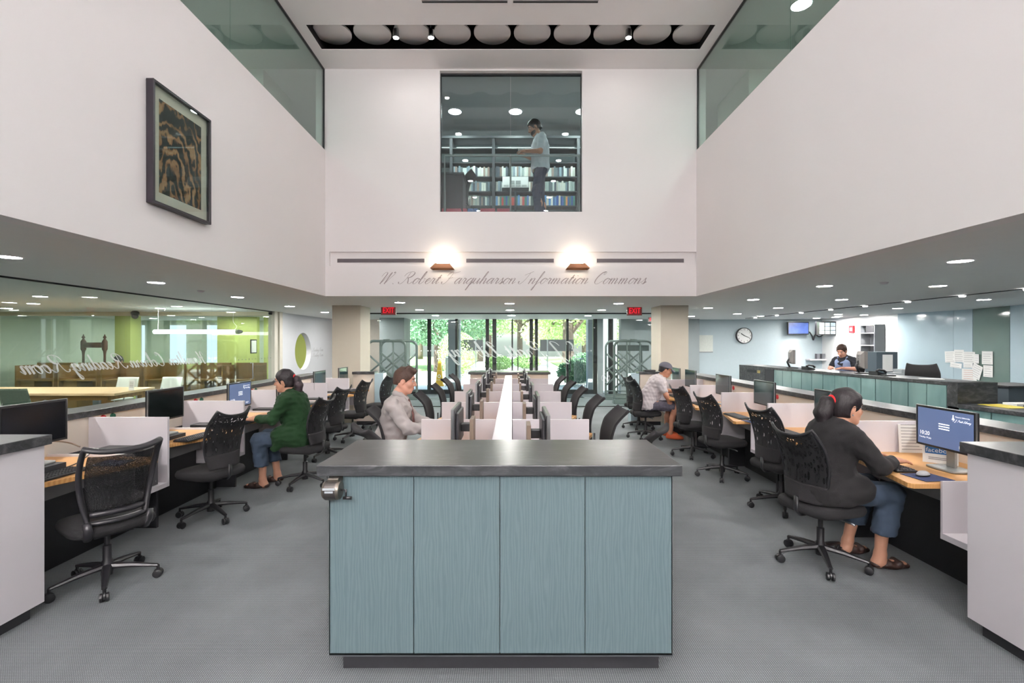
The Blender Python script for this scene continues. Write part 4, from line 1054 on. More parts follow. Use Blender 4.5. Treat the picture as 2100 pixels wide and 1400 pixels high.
def chair_b():
    t = thing('mesh_task_chair', 'x', 'office chair')
    caster_base(t, M('black_nylon', lin(34, 33, 37), .35))
    MB().pad(0, 0, .405, .475, .48, .49, 4.5, 44, .03, .012).build('seat', blackf, t, True)
    nyl = MATS['black_nylon']
    wid = lambda q: .155+.06*math.sin(min(1, q*1.15)*PI/2)-.01*q
    cur = lambda q, u: -.235-.09*q+.055*math.sin(q*PI)+.045*u*u-.03*max(0, (q-.85)/.15)**1.5
    full = back_grid(.50, .98, wid, 26, 17, cur, .03)
    MB().sheet([r[1:-1] for r in full[4:-2]], .005).build('mesh_back', meshf, t, True)
    L = [r[0] for r in full]; Rr = [r[-1] for r in full]
    loop = L+full[-1][1:-1]+Rr[::-1]+full[0][1:-1][::-1]
    MB().tube(loop, .022, 10, .75, close=True).build('back_frame', nyl, t, True)
    # lower yoke: broad lip either side of a slot
    MB().tube([r for r in full[3][1:-1]], .02, 8).build('lower_yoke', nyl, t, True)
    lum = [[(cur(q, u)+.012, u*.55*wid(q)*(1-.5*abs(q-.35)/.3*abs(u)), .50+.48*q) for u in [-1+.25*k for k in range(9)]] for q in [.2+.04*k for k in range(8)]]
    MB().sheet(lum, .012).build('lumbar_pad', black, t, True)
    for s_ in (-1, 1):
        MB().tube([(-.05, s_*.13, .39), (-.2, s_*.16, .40), (-.245, s_*.165, .46), (-.232, s_*.175, .52)], [.022, .024, .026, .022], 8, .6).build('side_arm', nyl, t, True)
    MB().box(-.14, .14, -.11, .11, .372, .405).build('seat_plate', black, t, bevel=.006)
    return t
R_ = math.radians
ca, cs, cb_ = chair_a(), chair_s(), chair_b(); _kc.clear()
place(cb_, True, (-2.83, 3.38, 0), R_(146), 'black chair with a framed see-through mesh back at the first left-hand carrel', None); del cb_['group']
GL, GR, GC = 'chairs at the left-hand carrels', 'chairs at the right-hand carrels', 'chairs at the centre bench'
CH = [(2.36, 3.70, 16, 'black mesh-back chair with the woman in black sitting on it', GR), (2.74, 4.92, 14, 'empty black mesh-back chair just behind the woman in black', GR), (2.64, 6.08, 13, 'empty black mesh-back chair at the third right-hand carrel', GR),
      (2.70, 7.22, 13, 'empty black mesh-back chair next to the man in the cap', GR), (2.36, 8.55, 8, 'black chair with the man in the cap sitting on it', GR), (2.50, 9.55, 15, 'empty black chair just past the man in the cap', GR),
      (-2.90, 4.66, 163, 'empty black mesh-back chair at the second left-hand carrel', GL), (-2.46, 5.75, 172, 'black chair with the woman in green sitting on it', GL), (-2.70, 7.08, 166, 'empty black mesh-back chair just behind the woman in green', GL),
      (-2.76, 8.38, 168, 'empty black mesh-back chair at the fifth left-hand carrel', GL), (-2.62, 9.50, 165, 'empty black chair at the last left-hand carrel before the pillar', GL)]
for i, (x, y, a, l, g) in enumerate(CH): put(ca, 'ca', (x, y, 0), R_(a), l, g)
CC = [(-.88, 3.86, 34, 'cloth chair turned at the front left corner of the centre bench'), (-1.08, 4.82, 6, 'black cloth chair with the man in the grey shirt and tie on it'), (-.90, 6.25, 0, 'empty black cloth chair third along the left side of the centre bench'), (-.90, 7.5, 0, 'empty black cloth chair fourth along the left side of the centre bench'), (-.92, 8.75, -2, 'empty black cloth chair fifth along the left side of the centre bench'), (-.92, 9.85, -2, 'empty black cloth chair last along the left side of the centre bench'),
      (.84, 3.80, 150, 'cloth chair turned at the front right corner of the centre bench'), (.76, 4.72, 181, 'empty black cloth chair second along the right side of the centre bench'), (.74, 5.80, 181, 'empty black cloth chair third along the right side of the centre bench'), (.72, 6.95, 182, 'empty black cloth chair fourth along the right side of the centre bench'), (.70, 8.05, 183, 'empty black cloth chair fifth along the right side of the centre bench'), (.68, 9.3, 184, 'empty black cloth chair last along the right side of the centre bench')]
for i, (x, y, a, l) in enumerate(CC): put(cs, 'cs', (x, y, 0), R_(a), l, GC)

# ------------------------------------------------------------------ service counter on the right
A, Bq = Vector((6.08, 12.87, 0)), Vector((6.52, 7.1, 0))
d = (Bq-A).normalized(); nrm = Vector((-d.y, d.x, 0))*1   # towards the staff side (+x)
if nrm.x < 0: nrm = -nrm
def QP(s, o): p = A+d*s+nrm*o; return (p.x, p.y)
Lc = (Bq-A).length
def quad(s0, s1, o0, o1, z0, z1): return MB().prism([QP(s0, o0), QP(s1, o0), QP(s1, o1), QP(s0, o1)], z0, z1)
t = thing('service_counter', 'long service counter with a dark slate top and green glass panels on the right', 'counter')
mb = quad(-.03, Lc, -.02, .62, 1.05, 1.10); mb.build('countertop', stone, t, bevel=.003)
quad(-.03, 1.1, -.015, .62, .0, 1.049).build('end_block', stone, t)
quad(.35, .75, -.019, -.0155, .93, 1.0).build('book_drop_slot', black, t)
quad(.8, .92, -.019, -.0155, .93, 1.0).build('drop_label', M('brass_label', lin(170, 150, 90), .4), t)
quad(1.11, 1.45, -.012, .6, 0, 1.049).build('dark_panel', dark, t)
quad(1.46, Lc-.13, .01, .6, .05, 1.049).build('body', dark, t)
npan = 13; sw = (Lc-.13-1.46)/npan
for i in range(npan):
    quad(1.46+i*sw+.008, 1.46+(i+1)*sw-.008, -.012, .008, .06, 1.045).build('glass_panel', tealg, t)
quad(Lc-.12, Lc+.04, -.02, .62, .74, 1.10).build('near_end_block', stone, t, bevel=.003)
t = thing('low_counter', 'lower service counter with a dark top stepping down from the long one at far right', 'counter')
e = Lc+.045
quad(Lc-.12, e+3.2, -.03, .75, .735, .79).build('countertop', stone, t, bevel=.003) if False else quad(e, e+3.2, -.03, 1.25, .735, .79).build('countertop', stone, t, bevel=.003)
quad(e, e+3.2, .01, 1.2, .05, .734).build('body', dark, t)
for i in range(7):
    quad(e+i*.45+.008, e+(i+1)*.45-.008, -.012, .008, .06, .73).build('glass_panel', tealg, t)
# things on the service counter
def old_monitor(name, s, o, rz, label):
    p = A+d*s+nrm*o
    t = thing(name, label, 'monitor', (p.x, p.y, 1.101), rz, 'old monitors on the service counter')
    MB().loft([[(.0, -.2, .10), (.0, .2, .10), (.0, .2, .42), (.0, -.2, .42)], [(-.05, -.2, .10), (-.05, .2, .10), (-.05, .2, .42), (-.05, -.2, .42)], [(-.09, -.13, .14), (-.09, .13, .14), (-.09, .13, .36), (-.09, -.13, .36)]]).build('casing', M('taupe_monitor_back', lin(104, 100, 98), .5), t)
    MB().box(.001, .003, -.185, .185, .12, .405).build('screen', screen_off, t)
    MB().tube([(-.08, 0, .24), (-.13, 0, .14), (-.08, 0, .02)], .022, 8).build('stand_arm', black, t, True)
    MB().pad(-.03, 0, 0, .018, .24, .26, 4, 28, .006, .002).build('stand_base', black, t, True)
    g = MB()
    for j in range(4): g.box(-.0915, -.0905, -.02, .02, .17+.05*j, .19+.05*j)
    g.build('vent', dark, t)
old_monitor('counter_monitor', 1.75, .28, R_(-20), 'old monitor seen from behind on the service counter beside the clerk')
old_monitor('counter_monitor', 3.75, .30, R_(-20), 'old monitor seen from behind on the service counter near the black chair')
def phone(s, o, label):
    p = A+d*s+nrm*o
    t = thing('desk_phone', label, 'telephone', (p.x, p.y, 1.101), R_(95), 'desk phones')
    MB().loft([[(-.1, -.09, 0), (.1, -.09, 0), (.1, .09, 0), (-.1, .09, 0)], [(-.1, -.09, .02), (.1, -.09, .02), (.1, .09, .07), (-.1, .09, .07)]]).build('phone_base', black, t, bevel=.004)
    MB().tube([(-.08, -.09, .05), (-.08, -.05, .085), (-.08, .05, .10), (-.08, .1, .07)], [.024, .018, .018, .024], 10).build('handset', black, t, True)
phone(2.35, .2, 'black desk phone on the service counter in front of the clerk')
phone(4.15, .22, 'black desk phone on the service counter by the nearer old monitor')
p = A+d*4.45+nrm*.15
o = B(-.10, .10, -.05, .05, 0, .02).build('card_reader', black); o.location = (p.x, p.y, 1.1005); tag(o, 'small black device lying on the service counter right of the nearer phone', 'card reader')
for s, o_, w, l, lb in ((2.25, .42, .22, .3, 'open white papers on the service counter under the clerk hands'), (2.75, .3, .2, .28, 'single sheet on the service counter right of the clerk'), (5.1, .3, .22, .3, 'white sheet on the near part of the service counter'), (.4, .3, .25, .2, 'sheets of paper on the far end of the service counter')):
    p = A+d*s+nrm*o_
    q = B(-w/2, w/2, -l/2, l/2, 0, .004).build('paper_sheet', paper); q.location = (p.x, p.y, 1.1005); q.rotation_euler = (0, 0, .2*s); tag(q, lb, 'paper')
p = A+d*(e+.3)+nrm*.36
q = B(-.16, .16, -.22, .22, 0, .006).build('yellow_pad', M('yellow_paper', lin(214, 196, 84), .7)); q.location = (p.x, p.y, .791); tag(q, 'yellow pad lying on the lower counter at far right', 'paper pad')
p = A+d*(e+.2)+nrm*.78
q = B(-.2, .2, -.1, .1, 0, .03).build('paper_stack', paper, bevel=.002); q.location = (p.x, p.y, .791); tag(q, 'stack of white paper behind the yellow pad on the lower counter', 'paper stack')
t = thing('tape_dispenser', 'dark tape dispenser with yellow tape on the lower counter at far right', 'tape dispenser', (*[(A+d*(e+.45)+nrm*.62)[i] for i in (0, 1)], .791))
MB().box(-.1, .1, -.04, .04, 0, .03).box(-.03, .06, -.03, .03, .03, .06).build('dispenser_body', black, t, bevel=.006)
MB().lathe([(.015, -.012), (.045, -.012), (.045, .012), (.015, .012)], (0, 0, .10), 20, 'X').build('tape_roll', M('yellow_tape', lin(196, 160, 70), .4), t, 'auto')
# filing cabinet behind the low counter
t = thing('desk_cabinet', 'dark grey desk cabinet with papers behind the low counter at right', 'cabinet', (7.9, 7.65, 0))
MB().box(-.35, .35, -.3, .3, 0, 1.0).build('body', M('blue_grey_laminate', lin(70, 80, 88), .5), t, bevel=.003)
MB().box(-.38, .38, -.33, .33, 1.0, 1.03).build('top', dark, t, bevel=.003)
for k in range(3):
    o = B(7.98, 8.36, 8.0+.0, 8.35, .82+.03*k, .845+.03*k).build('folder', M('manila_folder', lin(206, 176, 110), .7) if k == 2 else paper); tag(o, f'{["bottom white", "middle white", "top buff"][k]} folder of the pile behind the low counter', 'folder')
tag(B(7.85, 8.5, 7.97, 8.5, .0, .819).build('low_cabinet', dark, bevel=.004), 'dark cabinet holding the folder pile behind the low counter', 'cabinet')
# black chair behind the counter
st = dup(cs, (7.75, 9.1, .18), R_(235), 'black office chair with a tall rounded back behind the service counter', None)
for k in ('group',):
    if k in st: del st[k]
st.location.z = .0; st.scale = (1.1, 1.1, 1.22)
# dark pedestal with a notice beside the white wall
t = thing('notice_pedestal', 'dark pedestal with a white notice behind the service counter against the bright wall', 'pedestal', (9.62, 12.6, 0))
MB().box(-.27, .27, -.2, .2, 0, 1.45).build('body', M('slate_blue_laminate', lin(74, 86, 94), .5), t, bevel=.004)
MB().box(-.12, .14, -.206, -.201, .95, 1.38).build('notice', paper, t)
# paper trays against frosted glass
for k, (x, z, n) in enumerate(((9.6, .0, 'lower'),)):
    pass
tag(B(8.7, 9.8, 11.3, 11.7, 0, .88).build('side_cabinet', MATS['blue_grey_laminate'], bevel=.004), 'grey cabinet in front of the frosted glass behind the black chair', 'cabinet')
for k, (x0, x1, z0, z1, lb) in enumerate(((9.0, 9.38, .881, .97, 'lower left grey file box'), (9.4, 9.78, .881, .97, 'lower right grey file box'), (9.15, 9.7, .971, 1.06, 'upper grey file box'))):
    tag(B(x0, x1, 11.35, 11.62, z0, z1).build('file_box', M('grey_card', lin(150, 156, 158), .7), bevel=.003), f'{lb} of the pile in front of the frosted glass', 'box', 'file boxes')
# taped sheets on the frosted glass
def on_glass(px, py):
    # intersect the view ray with the glass line between (10.76,10.32..11.29) by small search
    for Yv in np.arange(13.0, 7.0, -.01):
        X = (px-1050)*Yv/F
        gx = np.interp(Yv, [7.0, 10.31, 11.29, 11.75, 13.1], [9.9, 10.62, 10.76, 10.72, 10.45])
        if X <= gx-.012: return Vector((X, Yv, H-(py-703)*Yv/F))
for k, (x0, y0, x1, y1, rot, lb) in enumerate(((1940, 720, 1957, 743, .05, 'top left'), (1959, 717, 1975, 742, 0, 'second from the left in the top row'), (1977, 721, 1997, 744, 0, 'third from the left in the top row'), (1999, 726, 2008, 745, 0, 'narrow one in the top row'), (2014, 720, 2036, 747, 0, 'top right'),
                                               (1951, 744, 1970, 754, -.1, 'small tilted one below the top left'), (1978, 743, 1993, 754, 0, 'small one below the third'), (1993, 747, 2013, 776, -.35, 'large tilted one in the middle'), (2017, 749, 2036, 773, 0, 'lower right'), (1976, 756, 2000, 784, 0, 'red and yellow striped chart at the bottom'))):
    p = on_glass((x0+x1)/2, (y0+y1)/2); wd, ht = abs(x1-x0)*p.y/F*1.25, abs(y1-y0)*p.y/F
    t = thing('taped_sheet', f'sheet of paper taped to the frosted glass, {lb}', 'paper', (p.x, p.y, p.z), 0, 'sheets taped to the frosted glass')
    ya = Vector((-.16 if p.y < 11.29 else .08, -1, 0)).normalized()
    za = Vector((0, 0, 1)); ya2 = ya*math.cos(rot)+za*math.sin(rot); za2 = za*math.cos(rot)-ya*math.sin(rot)
    fr = frame((-.004, 0, 0), ya2, za2)
    MB().mat(MB().box(-wd/2, wd/2, -ht/2, ht/2, -.001, .001), fr).build('sheet', paper, t)
    pr = MB()
    for j in range(max(2, int(ht/.05))): pr.box(-wd*.38, wd*(.38-.1*(j % 2)), -ht*.4+j*.05, -ht*.4+j*.05+.006, .0012, .0018)
    MB().mat(pr, fr).build('print', M('red_yellow_print', lin(190, 90, 50), .6) if 'striped' in lb else M('faint_print', lin(150, 150, 156), .7), t)

# wall clock
p = PX(1525, 688, YB-.03); r = 16.2*YB/F
t = thing('wall_clock', 'large round black-rimmed clock on the pale blue back wall', 'clock', (p.x, YB-.001, p.z))
MB().lathe([(r-.02, -.09), (r, -.085), (r, 0), (r-.02, 0), (r-.02, -.09)], (0, 0, 0), 48, 'Y').build('rim', black, t, 'auto')
MB().lathe([(.001, -.075), (r-.02, -.075), (r-.02, -.06), (.001, -.06)], (0, 0, 0), 48, 'Y').build('face', paper, t)
mk = MB()
for h_ in range(12):
    a = h_*PI/6; s_, c_ = math.sin(a), math.cos(a); rr = r*.78
    mk.mat(text_mesh(str(h_ if h_ else 12), .075, .0008), frame((rr*s_, -.0762, rr*c_), (1, 0, 0), (0, 0, 1)))
mk.build('numerals', darkink, t)
hd = MB()
for ang, ln, wd in ((R_(112), r*.72, .014), (R_(304), r*.5, .02)):
    hd.tube([(0, -.079, 0), (ln*math.sin(ang), -.079, ln*math.cos(ang))], wd/2, 6)
hd.build('hands', black, t)
# wall maps left of the clock
t = thing('wall_diagram', 'pale printed diagram panel on the back wall beside the right pillar', 'wall panel', (*PX(1436, 704, YB)[:2], PX(1436, 704, YB).z))
t.location.y = YB-.002
MB().box(-.42, .42, -.02, 0, -.28, .28).build('panel', M('pale_print', lin(206, 210, 204), .6, var=.12, vscale=30), t)
MB().box(-.42, .42, -.022, 0, -.3, -.282).build('lower_edge', ink, t)
# screens on the wall
def tv(px0, px1, py0, py1, Y, rz, label, mat, name='wall_screen'):
    a, b = PX(px0, py0, Y), PX(px1, py1, Y); c = (a+b)/2; w, h = (b.x-a.x)/math.cos(rz), a.z-b.z
    t = thing(name, label, 'screen', c, rz, 'wall screens')
    MB().box(-w/2, w/2, 0, .06, -h/2, h/2).build('casing', black, t, bevel=.005)
    MB().box(-w/2+.025, w/2-.025, -.003, -.0005, -h/2+.03, h/2-.025).build('display', mat, t)
    MB().box(-.05, .05, .06, .14, -.05, .05).build('mount', black, t)
    return t, w, h
cctv = M('bluish_night_picture', lin(70, 90, 150), .3, es=.3, ecol=lin(60, 85, 140), var=.9, vscale=3.5)
tv(1616, 1659, 660, 685.5, YB-.2, 0, 'wall screen with a dim blue picture, left of the two', cctv)
t, w_, h_ = tv(1672, 1722, 659, 687, YB-.75, R_(8), 'wall screen with a grid of camera pictures, right of the two', M('dark_grid_screen', lin(40, 48, 44), .3, es=.15))
g = MB()
for i in range(3):
    for j in range(3):
        g.box(-w_*.36+i*w_*.25, -w_*.36+i*w_*.25+w_*.21, -.006, -.0035, -h_*.42+j*h_*.29, -h_*.42+j*h_*.29+h_*.25)
g.build('camera_picture', M('camera_pictures', lin(170, 185, 230), .4, es=.35, ecol=lin(130, 150, 220), var=.9, vscale=14), t)
o = MB().tube(catmull([PX(1660, 680, YB-.05), PX(1666, 690, YB-.05), PX(1668, 697, YB-.05), PX(1672, 686, YB-.05), PX(1680, 690, YB-.05), PX(1692, 684, YB-.1)], 6), .02, 6).build('hanging_cord', black, None, True)
tag(o, 'tangled black cords hanging between the two wall screens', 'cord')
# fire alarm, switch, shelf unit on the bright side wall
def side(px, py): Y = (XFR-.0)*F/(px-1050); return Vector((XFR, Y, H-(py-703)*Y/F))
p = side(1748.5, 675)
t = thing('fire_alarm', 'red fire alarm box on the bright white wall', 'fire alarm', p); MB().box(-.05, -.001, -.1, .1, -.11, .11).build('alarm_box', red, t, bevel=.01); MB().box(-.056, -.0505, -.05, .05, -.05, .05).build('alarm_lens', paper, t)
p = side(1748, 690); tag(MB().box(p.x-.02, p.x-.001, p.y-.05, p.y+.05, p.z-.08, p.z+.08).build('wall_switch', M('switch_grey', lin(206, 206, 204), .5), bevel=.004), 'pale switch plate below the red fire alarm', 'switch')
p0, p1 = side(1786, 700), side(1816, 700)
t = thing('shelf_unit', 'white open shelving standing against the bright white wall', 'shelves', (XFR-.16, (p0.y+p1.y)/2, 0))
hw = (p0.y-p1.y)/2
f = MB().box(-.15, .15, -hw, -hw+.02, 0, 2.2).box(-.15, .15, hw-.02, hw, 0, 2.2).box(.13, .15, -hw+.02, hw-.02, 0, 2.2); f.build('frame', M('shelf_grey', lin(120, 124, 128), .5), t)
for z in (.05, .45, .85, 1.25, 1.6, 1.95, 2.18): MB().box(-.15, .13, -hw+.02, hw-.02, z, z+.02).build('shelf', whiteL, t)
tag(B(XFR-.30, XFR-.06, p1.y+.05, p1.y+.34, 1.971, 2.165).build('binder_box', dark), 'dark box on the upper shelf against the bright wall', 'box')
tag(B(XFR-.28, XFR-.06, p0.y-.2, p0.y-.05, .871, 1.15).build('binder', ink), 'grey binder on a lower shelf against the bright wall', 'binder')
# little wall shelf with two speakers
p = PX(1635+10, 737, YB)
t = thing('wall_shelf', 'small white shelf on the back wall behind the clerk', 'shelf', (PX(1676, 737, YB).x, YB-.001, PX(1676, 737, YB).z))
MB().box(-.4, .4, -.25, 0, -.02, .02).build('shelf_board', whiteL, t)
for k, px in enumerate((1671, 1681)):
    q = PX(px, 731, YB); tag(B(q.x-.05, q.x+.05, YB-.2, YB-.08, q.z-.07, q.z+.1).build('small_speaker', ink, bevel=.005), f'small grey speaker on the wall shelf behind the clerk, {["left", "right"][k]} one', 'speaker', 'small speakers'); 
# ------------------------------------------------------------------ library security gates (tubular frames with crossed bars)
def rrect(w, h, z0, r, n=6):
    pts = []
    for cx, cz, a0 in ((w/2-r, z0+h-r, 0), (-w/2+r, z0+h-r, PI/2)):
        for k in range(n+1): a = a0+PI/2*k/n; pts.append((cx+r*math.cos(a), cz+r*math.sin(a)))
    pts = [(w/2, z0)]+pts+[(-w/2, z0)]
    return pts
gatem = M('grey_gate_tube', lin(108, 118, 116), .4)
def gate(x, y, rz, label, sign=False):
    t = thing('security_gate', label, 'security gate', (x, y, 0), rz, 'security gates at the entrance')
    w, h = 1.06, 1.62
    o = [(a, 0, b) for a, b in rrect(w, h, .10, .16)]
    o = [(a, 0, b+.03*math.cos(a*PI/w)*(b > 1.5)) for a, _, b in o]
    MB().tube(o, .036, 10).build('frame', gatem, t, 'auto')
    MB().tube([(-w/2, 0, .14), (w/2, 0, .14)], .03, 10).tube([(-w/2, 0, .26), (w/2, 0, .26)], .02, 8).build('lower_rail', gatem, t, True)
    m = MB()
    for xc in (-.18, .18): m.tube([(xc, 0, .16), (xc, 0, 1.72)], .024, 8)
    m.build('upright', gatem, t, True)
    b = MB()
    b.tube([(-w/2, 0, 1.38), (w/2, 0, .42)], .026, 8).tube([(w/2, 0, 1.38), (-w/2, 0, .42)], .026, 8)
    b.tube([(-.18, 0, 1.42), (w/2, 0, .82)], .024, 8).tube([(.18, 0, 1.42), (-w/2, 0, .82)], .024, 8)
    b.tube([(-w/2, 0, .98), (.05, 0, .4)], .024, 8).tube([(w/2, 0, .98), (-.05, 0, .4)], .024, 8)
    b.build('cross_bar', gatem, t, True)
    MB().box(-w/2-.03, w/2+.03, -.09, .09, 0, .12).build('base', M('gate_base_grey', lin(120, 130, 128), .5), t, bevel=.01)
    MB().box(-.09, .09, -.045, .045, 1.735, 1.79).build('top_cap', gatem, t, bevel=.008)
    if sign: MB().box(-.43, .43, -.015, .015, 1.46, 1.62).build('gate_panel', M('gate_panel_grey', lin(70, 80, 80), .5), t, bevel=.006)
gate(fx(793, 13.4), 13.4, .0, 'grey tubular security gate left of the doors, nearer one')
gate(fx(818, 14.3), 14.3, .0, 'grey tubular security gate left of the doors, farther one')
gate(fx(1299, 13.4), 13.4, -.0, 'grey tubular security gate right of the doors with a dark panel, nearest one', True)
gate(fx(1279, 14.3), 14.3, -.0, 'grey tubular security gate right of the doors, middle one')
# caution cone just inside the glass
t = thing('caution_cone', 'tall narrow yellow caution cone standing just outside the left entrance glass', 'caution cone', (fx(901.5, 19.6), 19.6, -.059))
yel = M('yellow_cone_plastic', lin(206, 160, 40), .45)
MB().loft([[(-.15, -.15, .05), (.15, -.15, .05), (.15, .15, .05), (-.15, .15, .05)], [(-.05, -.05, 1.02), (.05, -.05, 1.02), (.05, .05, 1.02), (-.05, .05, 1.02)]]).build('cone', yel, t, bevel=.01)
MB().box(-.17, .17, -.17, .17, 0, .05).build('cone_base', yel, t, bevel=.01)
MB().box(-.02, .02, -.02, .02, 1.02, 1.1).build('cone_handle', yel, t)
m = MB().mat(MB().lathe([(.045, -.004), (.065, -.004), (.065, .004), (.045, .004)], n=20), frame((0, -.118, .40), (1, 0, 0), (0, .12, 1)))
m.mat(text_mesh('CAUTION', .05, .001), frame((0, -.135, .25), (1, 0, 0), (0, .12, 1)))
m.mat(text_mesh('CAUTION', .035, .001), frame((0, -.1, .62), (1, 0, 0), (0, .12, 1)))
m.build('marking', paper, t)
# etched lettering and dots on the inner entrance glass (reads from outside)
etch = glass('etched_white_film', (.9, .9, .9), .3, body=.55, bcol=(.92, .94, .95))
s = script_mesh('E.J. Pratt Library', (1200-925)*YG/F, .001, thick=.24, thin=.09)
zb = H+(703-732)*YG/F
o = MB().mat(s, frame((fx(1196, YG), YG-.008, zb), (-1, 0, 0), (0, 0, 1))).build('glass_lettering', etch); tag(o, 'white mirrored script lettering etched across the entrance glass', 'lettering')
dm = MB()
for px in list(range(850, 905, 14))+list(range(884, 990, 7))+[1176, 1182, 1205, 1212]:
    dm.mat(MB().lathe([(.001, 0), (.02, 0), (.02, .001), (.001, .001)], n=14), frame((fx(px, YG), YG-.008, H+(703-719)*YG/F), (1, 0, 0), (0, 0, 1)))
o = dm.build('safety_dot', etch); tag(o, 'line of white safety dots across the entrance glass', 'safety dots', None, 'stuff')
t = thing('glass_notice', 'white opening hours lettering and round emblem on the entrance glass right of the doors', 'lettering', (fx(1242, YG), YG-.008, 0))
zc_ = H+(703-775)*YG/F
ring = MB().tube([(.11*math.cos(a), 0, zc_+.11*math.sin(a)) for a in [2*PI*k/28 for k in range(28)]], .008, 6, close=True)
for a in (0.5, 2.0, 2.6): ring.tube([(.1*math.cos(a), 0, zc_+.1*math.sin(a)), (-.1*math.cos(a), 0, zc_-.1*math.sin(a))], .008, 6)
ring.build('emblem', etch, t)
for px, py, tx_, sz in ((905, 765, 'Caution', .12), (905, 778, 'Exit', .12)):
    pass
# ------------------------------------------------------------------ reading room
YT0, YT1 = 8.95, 10.35
t = thing('reading_table', 'long pale wooden table in the reading room behind the glass', 'table', (-9.0, 9.6, 0))
X0 = lambda x: x+9.0
MB().prism([(X0(-11.4), -.55), (X0(-7.40), -.60), (X0(-7.62), .72), (X0(-11.4), .72)], .695, .74).build('tabletop', woodT, t, bevel=.003)
MB().prism([(X0(-11.2), -.45), (X0(-7.6), -.50), (X0(-7.75), .62), (X0(-11.2), .62)], .60, .694).build('apron', woodC, t)
for x, y in ((-7.68, -.45), (-7.8, .58), (-11.1, -.4), (-11.1, .58)): MB().box(X0(x)-.05, X0(x)+.05, y-.05, y+.05, 0, .6).build('leg', woodC, t)
def rr_chair(x, y, rz, label, m):
    t = thing('reading_chair', label, 'chair', (x, y, 0), rz, 'reading room chairs')
    MB().pad(0, 0, .42, .455, .46, .46, 4, 32, .012, .004).build('seat', m, t, True)
    wid = lambda q: .24-.01*q
    cur = lambda q, u: -.22-.08*q-.04*(1-u*u)
    MB().sheet(back_grid(.60, .90, wid, 8, 13, cur, 0), .012).build('backrest', m, t, True)
    for s_ in (-1, 1):
        MB().tube([(.22, s_*.25, 0), (.2, s_*.25, .35), (.16, s_*.26, .62), (0, s_*.27, .66), (-.2, s_*.25, .60), (-.24, s_*.22, .62)], .014, 8).build('arm', greym, t, True)
        MB().tube([(-.26, s_*.25, 0), (-.2, s_*.25, .42), (-.24, s_*.2, .66)], .014, 8).build('leg', greym, t, True)
    return t
sage = netting('perforated_sage_plastic', lin(96, 112, 98), (26, 26, 26), .22, .04, .03)
pale = M('pale_chair_plastic', lin(206, 212, 204), .4)
rr_chair(-8.55, 8.55, R_(95), 'sage green perforated chair at the near side of the reading table, right one', sage)
rr_chair(-9.55, 8.5, R_(95), 'sage green perforated chair at the near side of the reading table, left one', sage)
rr_chair(-8.75, 10.75, R_(-88), 'pale chair behind the reading table, left one', pale)
rr_chair(-7.8, 10.8, R_(-92), 'pale chair behind the reading table, beside the small sign', pale)
p = PX(260.5, 798, 9.5); t = leaflet('table_sign', (p.x, 9.6, .741), .13, .2, -.2, 'small white sign card standing on the reading table', lean=.1)
pl = MB()
for k in range(6): pl.box(-.045, .045, .06+.02*k, .066+.02*k, 0, .0006)
on_card(t, .2, .1, 0, .0, pl, ink, 'print')
# carrels beyond the back glass
for i, (xa, xb) in enumerate(((-12.75, -11.75), (-11.65, -10.65), (-10.55, -9.55), (-9.45, -8.45), (-8.35, -7.55), (-7.45, -6.6))):
    t = thing('wood_carrel', f'brown wooden carrel beyond the reading room glass, {i+1} from the left', 'wooden carrel', ((xa+xb)/2, 13.0, 0), 0, 'wooden carrels beyond the reading room')
    L = (xb-xa)/2
    MB().box(-L, L, -.02, .02, .45, 1.15).build('back_panel', woodC, t)
    MB().box(-L, -L+.03, -.6, -.021, .3, 1.1).build('side_panel', woodC, t); MB().box(L-.03, L, -.6, -.021, .3, 1.1).build('side_panel', woodC, t)
    MB().box(-L+.031, L-.031, -.58, -.021, .70, .735).build('desktop', woodC, t)
    MB().box(-L+.04, -L+.4, -.5, -.03, 0, .7).build('pedestal', woodC, t)
t = thing('wooden_press', 'dark turned wooden press frame with a horizontal roller beyond the reading room glass', 'wooden press', (fx(193, 13.6), 13.6, 0))
for s_ in (-1, 1):
    x = s_*.30
    MB().lathe([(.05, 0), (.055, .1), (.035, .2), (.03, .8), (.045, .9), (.03, 1.0), (.028, 1.35), (.04, 1.45), (.065, 1.5), (.065, 1.72), (.045, 1.76), (.02, 1.80), (.045, 1.84), (.02, 1.88), (.005, 1.93)], (x, 0, 0), 20).build('post', woodD, t, True)
MB().cyl((-.24, 0, 1.62), (.24, 0, 1.62), .075, n=20).build('roller', woodD, t, True)
MB().box(-.34, .34, -.03, .03, .3, .38).build('stretcher', woodD, t)
# pendant tube lamp
Y = 11.2; a, b = PX(316, 680, Y), PX(484, 679.5, Y)
t = thing('pendant_tube_lamp', 'long white tube lamp hanging in the reading room', 'pendant lamp', ((a.x+b.x)/2, Y, a.z))
L = (b.x-a.x)/2
MB().cyl((-L, 0, 0), (L, 0, 0), .045, n=16).build('tube', emit('tube_glow', (.9, 1, .97), 14), t, True)
MB().tube([(L, 0, 0), (L+.06, 0, 0), (L+.14, 0, 0)], [.05, .055, .03], 12).build('end_cap', greym, t, True)
MB().tube([(-L*.9, 0, .04), (-L*.9, 0, ZC-a.z)], .004, 5).tube(catmull([(L*.95, 0, .04), (L*1.02, 0, .12), (L*.93, 0, .25), (L*.95, 0, ZC-a.z)], 5), .006, 5).build('hanging_cord', paper, t)
o = MB().sphere((fx(277, 11.9), 11.9, ZC-.13), .07).sphere((fx(277, 11.9), 11.9, ZC-.06), (.09, .09, .07)).build('ceiling_camera_dome', black, None, True); tag(o, 'dark dome camera under the reading room ceiling', 'camera')
